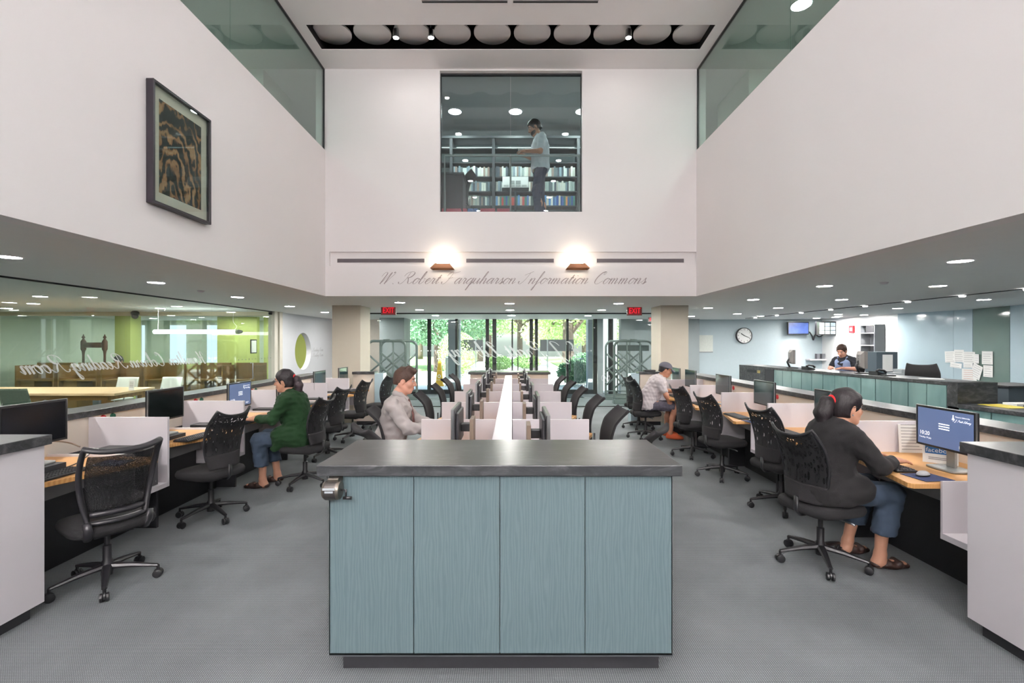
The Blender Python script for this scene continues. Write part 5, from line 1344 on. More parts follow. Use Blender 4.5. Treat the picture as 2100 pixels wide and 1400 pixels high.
# lettering on the reading room partition, running away from the viewer, reads from the other side
s = script_mesh('Hamilton Coburn Reading Room', 3.55, .001, thick=.26, thin=.1)
o = MB().mat(s, frame((XP+.008, 9.45, 1.29), (0, -1, 0), (0, 0, 1))).build('partition_lettering', etch); tag(o, 'white mirrored script lettering on the reading room glass partition', 'lettering')
dm = MB()
for k in range(14): dm.mat(MB().lathe([(.001, 0), (.012, 0), (.012, .001), (.001, .001)], n=12), frame((XP+.008, 10.6+.14*k, 1.31), (0, 1, 0), (0, 0, 1)))
o = dm.build('door_dot', MATS['grey_print']); tag(o, 'row of small dots on the reading room glass door', 'safety dots', None, 'stuff')
s = script_mesh('Reading Room', .8, .001, thick=.24, thin=.08)
for k, z in enumerate((1.42, 1.26)):
    o = MB().mat(s, frame((XP+.002, 14.55, z), (0, 1, 0), (0, 0, 1))).build('wall_lettering', M('pale_grey_lettering', lin(190, 190, 192), .6)); tag(o, f'faint grey script on the white wall right of the round window, {["upper", "lower"][k]} line', 'lettering')
t = thing('framed_notice', 'small framed notice on the lime wall seen through the round window', 'picture', (-7.44, 13.9, 1.58)); MB().box(0, .02, -.16, .16, -.2, .2).build('frame', black, t); MB().box(.0205, .022, -.13, .13, -.17, .17).build('sheet', paper, t)
# picture in the far left passage
t = thing('passage_picture', 'black framed picture on the pale wall behind the left security gates', 'picture', (fx(793, 16.25), 16.27, 1.55)); MB().box(-.2, .2, 0, .03, -.5, .5).build('frame', black, t); MB().box(-.16, .16, -.004, -.001, -.46, .46).build('sheet', paper, t)

# ------------------------------------------------------------------ upper floor seen through the window
YS = 10.25
bk_unit = thing('book_stack', 'dark steel bookshelves across the room behind the upper window', 'bookshelves', (0, YS, FL2))
dk = M('dark_steel_shelf', lin(52, 56, 60), .5)
sc_ = F/YS
ups = [-2.1, (925-1050)/sc_, (1012-1050)/sc_, (1098-1050)/sc_, (1186-1050)/sc_, 2.3]
for x in ups: MB().box(x-.03, x+.03, -.02, .3, 0, 2.14).build('upright', dk, bk_unit)
brd = [H+(703-y)/sc_-FL2 for y in (421, 391.5, 361.5, 332.5, 303)]
for i in range(5):
    for z in brd: MB().box(ups[i]+.031, ups[i+1]-.031, 0, .26, z-.022, z).build('shelf', dk, bk_unit)
MB().box(ups[0]-.03, ups[-1]+.03, -.03, .32, 2.14, 2.19).build('top_rail', dk, bk_unit)
for i in range(5):
    a, b = ups[i]+.08, ups[i+1]-.04
    z = H+(703-292)/sc_
    o = MB().box(a, b, YS+.32, YS+.36, z-.03, z+.03).build('shelf_light', emit('stack_light', (.85, 1, 1), 2.2)); tag(o, f'white strip light above the upstairs bookshelves, {ORD[i]} bay from the left', 'strip light', 'strip lights over the bookshelves')
rnd = random.Random(3)
cols = [lin(*c) for c in ((200, 208, 204), (150, 165, 160), (90, 105, 110), (120, 140, 150), (176, 180, 170), (60, 72, 84), (140, 120, 110), (214, 216, 206))]
cols2 = [lin(*c) for c in ((40, 80, 150), (90, 140, 190), (190, 70, 60), (210, 200, 180), (220, 150, 90), (60, 120, 110), (230, 230, 220), (70, 110, 170))]
bm_ = [M(f'book_cloth_{i}', c, .6) for i, c in enumerate(cols)]; bm2 = [M(f'book_jacket_{i}', c, .5) for i, c in enumerate(cols2)]
bks = [MB().box(-.5, .5, 0, 1, 0, 1).build('shelved_book', m) for m in bm_+bm2]
first = set()
rows = ['bottom', 'second', 'third', 'fourth']
nb = 0
for ri in (0, 1, 2):
    for bi in range(1, 5):
        x = ups[bi]+.05; end = ups[bi+1]-.05
        if bi == 4: end = ups[bi]+.08
        bright = (ri == 0 and bi in (2, 3)) 
        k = 0
        while x < end:
            w_, h_ = rnd.uniform(.030, .048), rnd.uniform(.17, .225)
            if x+w_ > end: break
            q = rnd.randrange(8)+(8 if bright else 0)
            lab = f'book on the {["lowest visible", "middle", "upper"][ri]} shelf of the dark bookshelves upstairs, {["", "first", "second", "third", "fourth"][bi]} bay from the left'
            b0 = bks[q]
            if q in first: b0 = b0.copy(); COL.objects.link(b0)
            first.add(q)
            b0.location = (x+w_/2, YS+rnd.uniform(.0, .03), FL2+brd[ri]+.001); b0.scale = (w_, .16, h_)
            tag(b0, lab, 'book', f'books on the {["lowest visible", "middle", "upper"][ri]} shelf, bay {bi}')
            x += w_+.003; nb += 1; k += 1
            if rnd.random() < .03: x += .08
for i, m in enumerate(bm_+bm2):
    if i not in first: bpy.data.objects.remove(bks[i])
# railing
t = thing('guard_rail', 'grey steel guard rail behind the upper window', 'railing', (0, 8.44, FL2))
z = H+(703-319)*8.44/F-FL2
r = MB().tube([(fx(912, 8.44), 0, .0), (fx(912, 8.44), 0, z), (fx(1188, 8.44), 0, z), (fx(1188, 8.44), 0, 0)], .022, 8)
r.build('rail', greym, t, 'auto'); MB().tube([(fx(1047, 8.44), 0, 0), (fx(1047, 8.44), 0, z)], .015, 8).build('post', greym, t, True)
# red upholstered bench low behind the glass
pk = M('pink_patterned_fabric', lin(196, 84, 100), .8, var=.25, vscale=30); bl = M('blue_patterned_fabric', lin(90, 120, 170), .8, var=.25, vscale=30)
for i, (a, b, m, c_) in enumerate(((903, 913, pk, 'narrow pink'), (915, 945, pk, 'dotted pink'), (949, 957, pk, 'short pink'), (959, 970, bl, 'dark blue'), (971, 980, bl, 'light blue'), (985, 1015, pk, 'plain pink'), (1019, 1047, pk, 'last pink'))):
    o = B(fx(a, 8.75), fx(b, 8.75), 8.75, 9.0, FL2, H+(703-427)*8.75/F).build('pouf_seat', m, bevel=.01); tag(o, f'{c_} upholstered block along the foot of the upper window, {ORD[i] if i < 6 else "seventh"} from the left', 'seat block', 'seat blocks')
# dark desk and chair at left upstairs
t = thing('dark_desk', 'dark desk at the left behind the upper window', 'desk', (fx(915, 9.3), 9.3, FL2)); MB().box(-.5, .35, -.3, .3, 0, .95).build('body', M('plum_dark_laminate', lin(50, 42, 48), .6), t, bevel=.004); MB().box(-.52, .37, -.32, .32, .95, .98).build('top', dark, t)
o = dup(cs, (fx(940, 9.05), 8.99, FL2), R_(110), 'dark office chair silhouetted at the left behind the upper window'); o.location = (fx(938, 9.75), 9.82, FL2); o.rotation_euler = (0, 0, R_(172)); o.scale = (1, 1, 1.2)
if 'group' in o: del o['group']
# newspaper on a stand
t = thing('newspaper_stand', 'open newspaper displayed on a stand behind the upper window beside the man', 'newspaper stand', (fx(1057, 9.7), 9.7, FL2))
z0, z1 = H+(703-386)*9.7/F-FL2, H+(703-361)*9.7/F-FL2
MB().loft([[(-.26, -.05, z0), (.26, -.05, z0), (.26, -.04, z0), (-.26, -.04, z0)], [(-.26, .03, z1), (.26, .03, z1), (.26, .04, z1), (-.26, .04, z1)]]).build('newspaper', paper, t)
pr = MB()
for i in range(4):
    q = MB().box(-.235+.12*i, -.135+.12*i, -.001, 0, .06, .15) if i in (1, 2) else MB()
    for k in range(7): q.box(-.235+.12*i, -.135+.12*i, -.001, 0, .005+.007*k, .008+.007*k)
    pr.mat(q, Matrix.Translation((0, -.051, z0+.01)) @ Matrix.Rotation(-math.atan(.08/(z1-z0)), 4, 'X'))
pr.build('print', M('pale_newsprint', lin(150, 154, 152), .7), t)
MB().box(-.02, .02, .05, .09, 0, z0+.1).build('post', dk, t); MB().box(-.27, .27, -.06, .1, z0-.03, z0-.005).build('tray', dk, t)
# ------------------------------------------------------------------ figures: one blended surface per body
def sd_cap(P, a, b, ra, rb, flat=None):
    a = np.array(a, float); b = np.array(b, float); ba = b-a; L = max(ba.dot(ba), 1e-9)
    pa = P-a; t = np.clip(pa@ba/L, 0, 1); q = pa-t[..., None]*ba
    r = ra+(rb-ra)*t
    if flat is not None:
        u, s = np.array(flat[0], float), flat[1]; u = u/np.linalg.norm(u)
        q = q+(q@u)[..., None]*u*(1/s-1)
        return (np.linalg.norm(q, axis=-1)-r)*min(1, s)
    return np.linalg.norm(q, axis=-1)-r
def sd_ell(P, c, R, ax=None):
    q = P-np.array(c, float)
    if ax is not None: q = q@np.array(ax, float).T
    R = np.array(R, float)
    k0 = np.linalg.norm(q/R, axis=-1); k1 = np.linalg.norm(q/(R*R), axis=-1)
    return k0*(k0-1)/np.maximum(k1, 1e-9)
class SDF:
    def __init__(s): s.ops = []
    def cap(s, a, b, ra, rb=None, k=.03, flat=None, sub=False):
        rb = ra if rb is None else rb
        lo = np.minimum(np.array(a, float)-max(ra, rb)*1.6, np.array(b, float)-max(ra, rb)*1.6); hi = np.maximum(np.array(a, float)+max(ra, rb)*1.6, np.array(b, float)+max(ra, rb)*1.6)
        s.ops.append((lambda P: sd_cap(P, a, b, ra, rb, flat), lo, hi, k, sub)); return s
    def chain(s, pts, rs, k=.03, flat=None):
        for i in range(len(pts)-1): s.cap(pts[i], pts[i+1], rs[i], rs[i+1], k, flat)
        return s
    def ell(s, c, R, ax=None, k=.03, sub=False):
        m = max(R)*1.15; c = np.array(c, float)
        s.ops.append((lambda P: sd_ell(P, c, R, ax), c-m, c+m, k, sub)); return s
    def half(s, c, n):
        "keep only the side the normal n points away from"
        c = np.array(c, float); n = np.array(n, float); n = n/np.linalg.norm(n)
        s.ops.append((c, n, None, None, 'half')); return s
    def mesh(s, h, folds=0, seed=0):
        prim = [o for o in s.ops if o[4] != 'half' and not o[4]]
        lo = np.min([o[1] for o in prim], axis=0)-.05; hi = np.max([o[2] for o in prim], axis=0)+.05
        n = np.ceil((hi-lo)/h).astype(int)+1
        Fd = np.full(n, .2, np.float32)
        ax = [lo[i]+h*np.arange(n[i]) for i in range(3)]
        for f, a, b, k, sub in s.ops:
            if sub == 'half':
                X = np.stack(np.meshgrid(*ax, indexing='ij'), -1); Fd = np.maximum(Fd, (X-f)@a); continue
            mg = k+.05
            i0 = np.maximum(0, ((a-mg-lo)/h).astype(int)); i1 = np.minimum(n, ((b+mg-lo)/h).astype(int)+2)
            if (i1 <= i0).any(): continue
            sl = tuple(slice(i0[i], i1[i]) for i in range(3))
            X = np.stack(np.meshgrid(*[ax[i][sl[i]] for i in range(3)], indexing='ij'), -1)
            d = f(X); c = Fd[sl]
            if sub:
                d = -d; q = np.maximum(k-np.abs(d-c), 0)/k; Fd[sl] = np.maximum(d, c)+q*q*k*.25
            else:
                q = np.maximum(k-np.abs(d-c), 0)/k; Fd[sl] = np.minimum(d, c)-q*q*k*.25
        if folds:
            X = np.stack(np.meshgrid(*ax, indexing='ij'), -1)
            rs = np.random.RandomState(seed)
            w = np.zeros(n, np.float32)
            for _ in range(7):
                dv = rs.normal(size=3)*np.array([1, 1, 1.6]); dv = dv/np.linalg.norm(dv)*rs.uniform(50, 125)
                d2 = rs.normal(size=3)*9
                w += np.sin(X@dv+2*np.sin(X@d2+rs.uniform(0, 6))+rs.uniform(0, 6))
            Fd = Fd+folds*w*.45*(np.abs(Fd) < .06)
        return surface_nets(Fd, lo, h)
def surface_nets(Fd, lo, h):
    ins = Fd < 0
    n = np.array(Fd.shape)
    cn = [(i, j, k) for i in (0, 1) for j in (0, 1) for k in (0, 1)]
    sl = lambda c: tuple(slice(c[i], n[i]-1+c[i]) for i in range(3))
    cnt = sum(ins[sl(c)].astype(np.int8) for c in cn)
    act = (cnt > 0) & (cnt < 8)
    idx = -np.ones(act.shape, int); A = np.argwhere(act); idx[act] = np.arange(len(A))
    vals = {c: Fd[sl(c)][act] for c in cn}
    acc = np.zeros((len(A), 3)); num = np.zeros(len(A))
    for c in cn:
        for ax in range(3):
            if c[ax] == 0:
                d = list(c); d[ax] = 1; d = tuple(d)
                a, b = vals[c], vals[d]; x = (a < 0) != (b < 0)
                t = np.where(x, a/np.where(a-b == 0, 1, a-b), 0)
                p = np.repeat(np.array(c, float)[None], len(A), 0); p[:, ax] += t
                acc[x] += p[x]; num[x] += 1
    V = lo+h*(A+acc/num[:, None])
    faces = []
    for ax in range(3):
        u, v = (ax+1) % 3, (ax+2) % 3
        s0 = [slice(0, n[i]) for i in range(3)]; s1 = list(s0)
        s0[ax] = slice(0, n[ax]-1); s1[ax] = slice(1, n[ax])
        a, b = ins[tuple(s0)], ins[tuple(s1)]
        E = np.argwhere(a != b)
        ok = (E[:, u] > 0) & (E[:, v] > 0) & (E[:, u] < n[u]-1) & (E[:, v] < n[v]-1)
        E = E[ok]
        def cell(du, dv):
            q = E.copy(); q[:, u] += du; q[:, v] += dv; return idx[q[:, 0], q[:, 1], q[:, 2]]
        Q = np.stack([cell(-1, -1), cell(0, -1), cell(0, 0), cell(-1, 0)], 1)
        fl = ~a[E[:, 0], E[:, 1], E[:, 2]]
        Q[fl] = Q[fl][:, ::-1]; faces.append(Q)
    Fq = np.concatenate(faces); Fq = Fq[(Fq >= 0).all(1)]
    return V, Fq
def sdf_obj(s, name, mat, parent, h=.008, folds=0, seed=0):
    V, Q = s.mesh(h, folds, seed)
    me = bpy.data.meshes.new(name); me.from_pydata(V.tolist(), [], Q.tolist()); me.update()
    for p in me.polygons: p.use_smooth = True
    me.materials.append(mat)
    o = bpy.data.objects.new(name, me); COL.objects.link(o); o.parent = parent
    return o
def nrmz(v): v = np.array(v, float); return v/np.linalg.norm(v)
def head_frame(f, tilt=0):
    f = nrmz(f); up0 = np.array([0, 0, 1.0]); l = nrmz(np.cross(up0, f)); u = np.cross(f, l)
    return f, l, u
def head_sdf(s, c, f, l, u, k=1.0, beard=False):
    c = np.array(c); at = lambda a, b, d: tuple(c+k*(a*f+b*l+d*u))
    A = np.array([f, l, u])
    R = lambda *r: tuple(k*x for x in r)
    s.ell(at(-.012, 0, .035), R(.100, .078, .095), A, .02)
    s.ell(at(.028, 0, -.042), R(.068, .060, .082), A, .03)
    s.cap(at(.062, .012, -.100), at(.062, -.012, -.100), k*.022, None, .025)
    s.cap(at(-.03, .055, -.035), at(.045, .03, -.095), k*.024, k*.018, .025); s.cap(at(-.03, -.055, -.035), at(.045, -.03, -.095), k*.024, k*.018, .025)
    s.cap(at(.080, .03, .032), at(.080, -.03, .032), k*.014, None, .018)
    for e in (1, -1):
        s.ell(at(.060, e*.040, -.028), R(.026, .026, .024), A, .02)
        s.ell(at(.104, e*.031, .010), R(.017, .017, .011), A, .010, True)
        s.ell(at(-.008, e*.077, -.004), R(.022, .010, .034), np.array([nrmz(f*.96-u*.2), l, nrmz(u*.96+f*.2)]), .006)
        s.ell(at(-.004, e*.087, -.002), R(.010, .006, .018), A, .004, True)
    s.chain([at(.086, 0, .018), at(.100, 0, -.006), at(.112, 0, -.028)], [k*.008, k*.011, k*.014], .010)
    s.ell(at(.096, .014, -.032), R(.012, .009, .009), A, .006); s.ell(at(.096, -.014, -.032), R(.012, .009, .009), A, .006)
    s.cap(at(.088, .02, -.058), at(.088, -.02, -.058), k*.009, None, .008)
    s.cap(at(.086, .016, -.073), at(.086, -.016, -.073), k*.010, None, .008)
    s.cap(at(.102, .022, -.0655), at(.102, -.022, -.0655), k*.0035, None, .004, None, True)
    return at
def hand_sdf(s, w, d, n, side, curl=.35, k=1.0, spread=.12, lift=None):
    """w wrist, d pointing direction, n back-of-hand normal, side +1 when the thumb lies along cross(d,n)"""
    d = nrmz(d); n = nrmz(np.array(n, float)-d*np.dot(n, d)); t = np.cross(d, n)*side
    w = np.array(w, float); at = lambda a, b, c: w+k*(a*d+b*t+c*n)
    fl = (n, .55)
    s.cap(at(.0, 0, 0), at(.03, 0, 0), k*.027, k*.032, .02, (n, .72))
    s.cap(at(.035, .014, 0), at(.075, .020, 0), k*.026, k*.024, .015, fl)
    s.cap(at(.035, -.014, 0), at(.072, -.020, 0), k*.026, k*.022, .015, fl)
    for i, (b, L, r) in enumerate(((.030, .070, .0088), (.010, .080, .0092), (-.011, .074, .0088), (-.030, .058, .0078))):
        a0 = at(.082-.004*abs(i-1), b, 0.002); sp = spread*(1.2-.8*i)
        ang = curl
        p = a0; dirv = nrmz(d+t*sp); seg = (.46, .31, .23)
        for q in range(3):
            ang_q = curl*(.6+q*.9)
            dv = nrmz(dirv*math.cos(ang_q)-n*math.sin(ang_q))
            p2 = p+dv*L*k*seg[q]
            s.cap(tuple(p), tuple(p2), k*r*(1-.07*q), k*r*(1-.07*(q+1)), .004); p = p2
    a0 = at(.022, .026, -.006); a1 = at(.048, .050, -.014); a2 = at(.076, .058, -.020); a3 = at(.098, .056, -.026)
    s.cap(tuple(a0), tuple(a1), k*.014, k*.0115, .012); s.cap(tuple(a1), tuple(a2), k*.0112, k*.010, .005); s.cap(tuple(a2), tuple(a3), k*.010, k*.008, .004)
def eyes(at, l, f, parent, k=1.0, col=None):
    for e in (1, -1):
        o = MB().sphere(at(.0800, e*.031, .010), .0118*k, 14, 8).build('eye', M('eye_white', (.5, .47, .45), .25), parent, True)
        c = np.array(at(.0875, e*.031, .0090)); MB().sphere(tuple(c), .0058*k, 10, 6).build('iris', M('brown_iris', (.03, .018, .012), .2), o, True)
skinA = M('light_skin', lin(216, 160, 138), .5, var=.08, vscale=18); skinB = M('tan_skin', lin(188, 132, 106), .5, var=.08, vscale=18); skinC = M('warm_skin', lin(200, 148, 122), .5, var=.08, vscale=18)
def hairmat(name, col):
    m = M(name, col, .52, var=.45, vscale=70, spec=.35); nt = m.node_tree; b = nt.nodes['Principled BSDF']
    tc = _n(nt, 'ShaderNodeTexCoord'); mp = _n(nt, 'ShaderNodeMapping'); mp.inputs['Scale'].default_value = (30, 260, 40)
    n2 = _n(nt, 'ShaderNodeTexNoise'); n2.inputs['Scale'].default_value = 1; n2.inputs['Detail'].default_value = 2
    bp = _n(nt, 'ShaderNodeBump'); bp.inputs['Strength'].default_value = .7; bp.inputs['Distance'].default_value = .006
    nt.links.new(tc.outputs['Object'], mp.inputs[0]); nt.links.new(mp.outputs[0], n2.inputs['Vector']); nt.links.new(n2.outputs['Fac'], bp.inputs['Height']); nt.links.new(bp.outputs[0], b.inputs['Normal'])
    return m
hairB = hairmat('black_hair', lin(26, 20, 23)); hairN = hairmat('brown_hair', lin(66, 46, 37))
def shoe_sdf(s, ankle, toe, r=.045):
    a, t_ = np.array(ankle, float), np.array(toe, float)
    s.chain([(a[0]-.03*(t_[0] > a[0])+.03*(t_[0] < a[0]), a[1], t_[2]+.012), ((a[0]+t_[0])/2, (a[1]+t_[1])/2, t_[2]+.008), tuple(t_)], [.040, .042, .034], .03, ((0, 0, 1), .8))

def seated(name, label, loc, rz, S):
    """local frame: +x forward, +y to the left, seat centre at the origin"""
    skin = S['skin']; k = S.get('scale', 1.0); bulk = S.get('bulk', 1.0)
    P = S['J']
    body = SDF()
    hip, belly, chest, neck, head = P['hip'], P['belly'], P['chest'], P['neck'], P['head']
    fl = ((1, 0, 0), .74)
    body.cap((hip[0], -.07, hip[2]), (hip[0], .07, hip[2]), .115*bulk, None, .05).chain([hip, belly, chest], [.135*bulk, .125*bulk, .140*bulk], .06)
    body.cap((chest[0], -.10, chest[2]+.05), (chest[0], .10, chest[2]+.05), .085*bulk**.5, None, .06)
    body.chain([chest, neck, (head[0]-.02, head[1], head[2]-.06)], [.075, .057, .052], .04)
    for sd in ('L', 'R'):
        sh, el, wr, hd = P['sh'+sd], P['el'+sd], P['wr'+sd], P['hd'+sd]
        body.cap(sh, el, .054*bulk**.5, .042, .04).cap(el, wr, .042, .027, .02)
        hand_sdf(body, wr, np.array(hd[0]), hd[1], hd[2], S.get('curl', .28))
        hp = (hip[0]+.02, .085 if sd == 'L' else -.085, hip[2]-.01)
        kn, an, to = P['kn'+sd], P['an'+sd], P['to'+sd]
        body.cap(hp, kn, .085*bulk**.5, .060, .05).chain([kn, tuple(np.array(kn)*.55+np.array(an)*.45+np.array((-.02, 0, 0))), an], [.054, .048, .036], .03)
        body.chain([an, (an[0]-.02, an[1], .04), to], [.036, .036, .028], .03, ((0, 0, 1), .85))
    f, l, u = head_frame(P['look'])
    at = head_sdf(body, head, f, l, u, S.get('hk', 1.0))
    root = sdf_obj(body, name, skin, None, .007)
    root.location = loc; root.rotation_euler = (0, 0, rz); tag(root, label, 'person')
    eyes(at, l, f, root, S.get('hk', 1.0))
    # upper garment
    g = SDF(); o_ = .014; tb = S.get('tb', bulk)
    g.cap((hip[0], -.075, hip[2]), (hip[0], .075, hip[2]), .118*tb+o_, None, .05).chain([hip, belly, chest], [.137*tb+o_, .128*tb+o_, .142*tb+o_], .06)
    g.cap((chest[0], -.10, chest[2]+.05), (chest[0], .10, chest[2]+.05), .087*bulk**.5+o_, None, .06)
    g.chain([chest, neck], [.09, .066], .04)
    for sd in ('L', 'R'):
        sh, el, wr = P['sh'+sd], P['el'+sd], P['wr'+sd]
        if S['sleeve'] == 'short':
            m_ = tuple(np.array(sh)*.35+np.array(el)*.65)
            g.cap(sh, m_, .060*bulk**.5+o_, .064, .04)
        else:
            e_ = tuple(np.array(el)*(1-S['sleeve'])+np.array(wr)*S['sleeve'])
            g.cap(sh, el, .058*bulk**.5+o_, .052+o_*.7, .04).cap(el, e_, .052+o_*.6, .039+o_*.6, .02)
    for xx in S.get('extra', []): g.cap(*xx)
    g.half((neck[0]+.02, 0, neck[2]+.002), (.55, 0, 1))
    g.half((0, 0, S.get('hem', .50)), (0, 0, -1))
    for c, n_ in S.get('cuts', []): g.half(c, n_)
    sdf_obj(g, S['top'][0], S['top'][1], root, .008, .85*S.get('folds', .0035), S.get('seed', 1))
    # trousers
    g = SDF()
    g.cap((hip[0], -.08, hip[2]-.01), (hip[0], .08, hip[2]-.01), .120*bulk+.004, None, .05)
    for sd in ('L', 'R'):
        hp = (hip[0]+.02, .085 if sd == 'L' else -.085, hip[2]-.01); kn, an = P['kn'+sd], P['an'+sd]
        fr = S['leg']
        if fr <= 0:
            m_ = tuple(np.array(hp)*(-fr)+np.array(kn)*(1+fr)); g.cap(hp, m_, .096*bulk**.5, .086, .05)
        else:
            e_ = tuple(np.array(kn)*(1-fr)+np.array(an)*fr); g.cap(hp, kn, .098*bulk**.5, .086, .05).cap(kn, e_, .086, .080, .03)
    g.half((0, 0, S.get('waist', .64)), (0, 0, 1))
    if S['leg'] > 0:
        zc = P['knL'][2]*(1-S['leg'])+P['anL'][2]*S['leg']; g.half((0, 0, zc-.02), (0, 0, -1))
    sdf_obj(g, S['legs'][0], S['legs'][1], root, .008, .003, 5)
    for sd in ('L', 'R'):
        s = SDF(); an, to = P['an'+sd], P['to'+sd]
        s.chain([(an[0]-.035, an[1], .030), ((an[0]+to[0])/2, (an[1]+to[1])/2, .026), (to[0]+.01, to[1], .024)], [.040, .044, .036], .03, ((0, 0, 1), .55))
        if S.get('straps'):
            for q in (.25, .7):
                c = np.array(an)*(1-q)+np.array(to)*q; s.cap((c[0], c[1]-.035, .045), (c[0]+.01, c[1]+.035, .045), .024, None, .01); 
        else:
            s.chain([(an[0]-.02, an[1], .06), ((an[0]+to[0])/2, (an[1]+to[1])/2, .05), to], [.045, .044, .036], .03)
        s.half((0, 0, .002), (0, 0, -1))
        sdf_obj(s, S['shoe'][0], S['shoe'][1], root, .007)
    return root, at, f, l, u, np.array(head)
def hair_cap(root, at, f, l, u, head, mat, name='hair', k=1.0, puff=.012, front=.055, low=-.06, extra=None, h=.006, folds=.0018):
    g = SDF(); A = np.array([f, l, u])
    g.ell(at(-.012, 0, .037), tuple(k*x for x in (.100+puff, .079+puff, .096+puff)), A, .01)
    g.ell(at(-.035, 0, -.03), tuple(k*x for x in (.070+puff, .068+puff*.6, .075)), A, .03)
    if extra:
        for e in extra: g.cap(*[at(*e[0]), at(*e[1])], *e[2:])
    # face opening: nothing in front of the ears below the hairline, and a nape line
    c = np.array(at(front, 0, .055)); g.half(tuple(c), tuple(f*.93-u*.50))
    c2 = np.array(at(.012, 0, .0))
    ops = g.ops
    g.ell(at(.105, 0, -.045), tuple(k*x for x in (.10, .10, .085)), A, .012, True)
    g.ell(at(.0, .09, -.03), tuple(k*x for x in (.03, .03, .05)), A, .01, True); g.ell(at(.0, -.09, -.03), tuple(k*x for x in (.03, .03, .05)), A, .01, True)
    g.half(at(0, 0, low), tuple(-u))
    return sdf_obj(g, name, mat, root, h, folds, 3)
def brows(at, root, mat, k=1.0):
    m = MB()
    for e in (1, -1): m.tube([at(.094, e*.014, .032), at(.093, e*.032, .037), at(.080, e*.050, .031)], [.004*k, .005*k, .003*k], 6)
    return m.build('eyebrows', mat, root, True)
def lips(at, root, k=1.0):
    return MB().tube([at(.090, .021, -.0655), at(.099, .008, -.063), at(.099, -.008, -.063), at(.090, -.021, -.0655)], [.003*k, .0055*k, .0055*k, .003*k], 8).build('lips', M('lip_skin', lin(176, 96, 88), .45), root, True)
def glasses(at, root, k=1.0):
    m = MB()
    for e in (1, -1):
        m.tube([at(.108, e*.032+.024*math.cos(a), .008+.017*math.sin(a)) for a in [2*PI*i/18 for i in range(18)]], .0022, 6, close=True)
        m.tube([at(.107, e*.056, .014), at(.05, e*.078, .013), at(-.01, e*.084, .010)], .0022, 6)
    m.tube([at(.110, .008, .012), at(.110, -.008, .012)], .0022, 6)
    return m.build('glasses', M('dark_glasses_frame', lin(24, 20, 22), .3), root, True)
PA = dict(
 hip=(-.02, 0, .585), belly=(.0, 0, .74), chest=(.06, 0, .93), neck=(.10, 0, 1.095), head=(.15, 0, 1.205), look=(1, 0, -.08),
 shL=(.07, .185, 1.00), elL=(.17, .245, .80), wrL=(.40, .13, .795), hdL=((1, -.15, -.06), (0, .1, 1), 1),
 shR=(.07, -.185, 1.00), elR=(.17, -.245, .80), wrR=(.40, -.12, .795), hdR=((1, .15, -.06), (0, -.1, 1), -1),
 knL=(.40, .12, .555), anL=(.36, .12, .10), toL=(.52, .13, .03), knR=(.40, -.13, .555), anR=(.30, -.13, .10), toR=(.46, -.14, .03))
def J(**kw): d = dict(PA); d.update(kw); return d
denim = M('blue_denim', lin(52, 66, 84), .85, var=.25, vscale=9, bump=.2, bscale=300)
blackk = M('black_knit', lin(16, 14, 16), .95, bump=.2, bscale=200)
greenk = M('dark_green_knit', lin(2, 42, 7), .95, bump=.2, bscale=200)
sand = M('brown_leather', lin(52, 34, 28), .5)
# woman in black, right row
r, at, f, l, u, hd = seated('person', 'woman in a black cardigan with a red hair tie, typing at the lit monitor', (2.39, 3.70, 0), R_(3),
  dict(skin=skinC, bulk=1.16, tb=1.26, sleeve=.78, top=('cardigan', blackk), legs=('jeans', denim), leg=.62, shoe=('sandal', sand), straps=True, hem=.50, hk=1.04, seed=2, folds=.003,
   J=J(chest=(.07, 0, .93), neck=(.115, 0, 1.075), head=(.175, 0, 1.185), look=(1, -.02, -.06), shR=(.09, -.20, .985), elR=(.24, -.25, .79), wrR=(.47, -.10, .80), shL=(.09, .20, .985), elL=(.24, .25, .79), wrL=(.47, .16, .80), knL=(.43, .13, .555), knR=(.42, -.12, .555), anR=(.36, -.10, .10), toR=(.52, -.12, .03), anL=(.30, .15, .10), toL=(.44, .16, .03)),
   extra=[((-.06, -.12, .56), (.16, -.13, .60), .13, .11, .05), ((-.06, .12, .56), (.16, .13, .60), .13, .11, .05)]))
hair_cap(r, at, f, l, u, hd, hairB, k=1.04, puff=.016, front=.07, low=-.07)
g = SDF(); g.chain([at(-.105, 0, .045), at(-.150, 0, .025), at(-.172, .0, -.05), at(-.160, 0, -.12), at(-.13, 0, -.16)], [.030, .052, .062, .052, .022], .02)
sdf_obj(g, 'ponytail', hairB, r, .007, .002, 8)
MB().tube([at(-.112-.006*math.cos(a), .032*math.sin(a), .043+.036*math.cos(a)) for a in [2*PI*i/16 for i in range(16)]], .011, 8, close=True).build('hair_tie', M('red_elastic', lin(214, 30, 36), .6), r, True)
glasses(at, r, 1.04); brows(at, r, hairB); lips(at, r)
MB().sphere(at(-.008, -.082, -.046), .006).sphere(at(-.008, .082, -.046), .006).build('earring', steel, r, True)
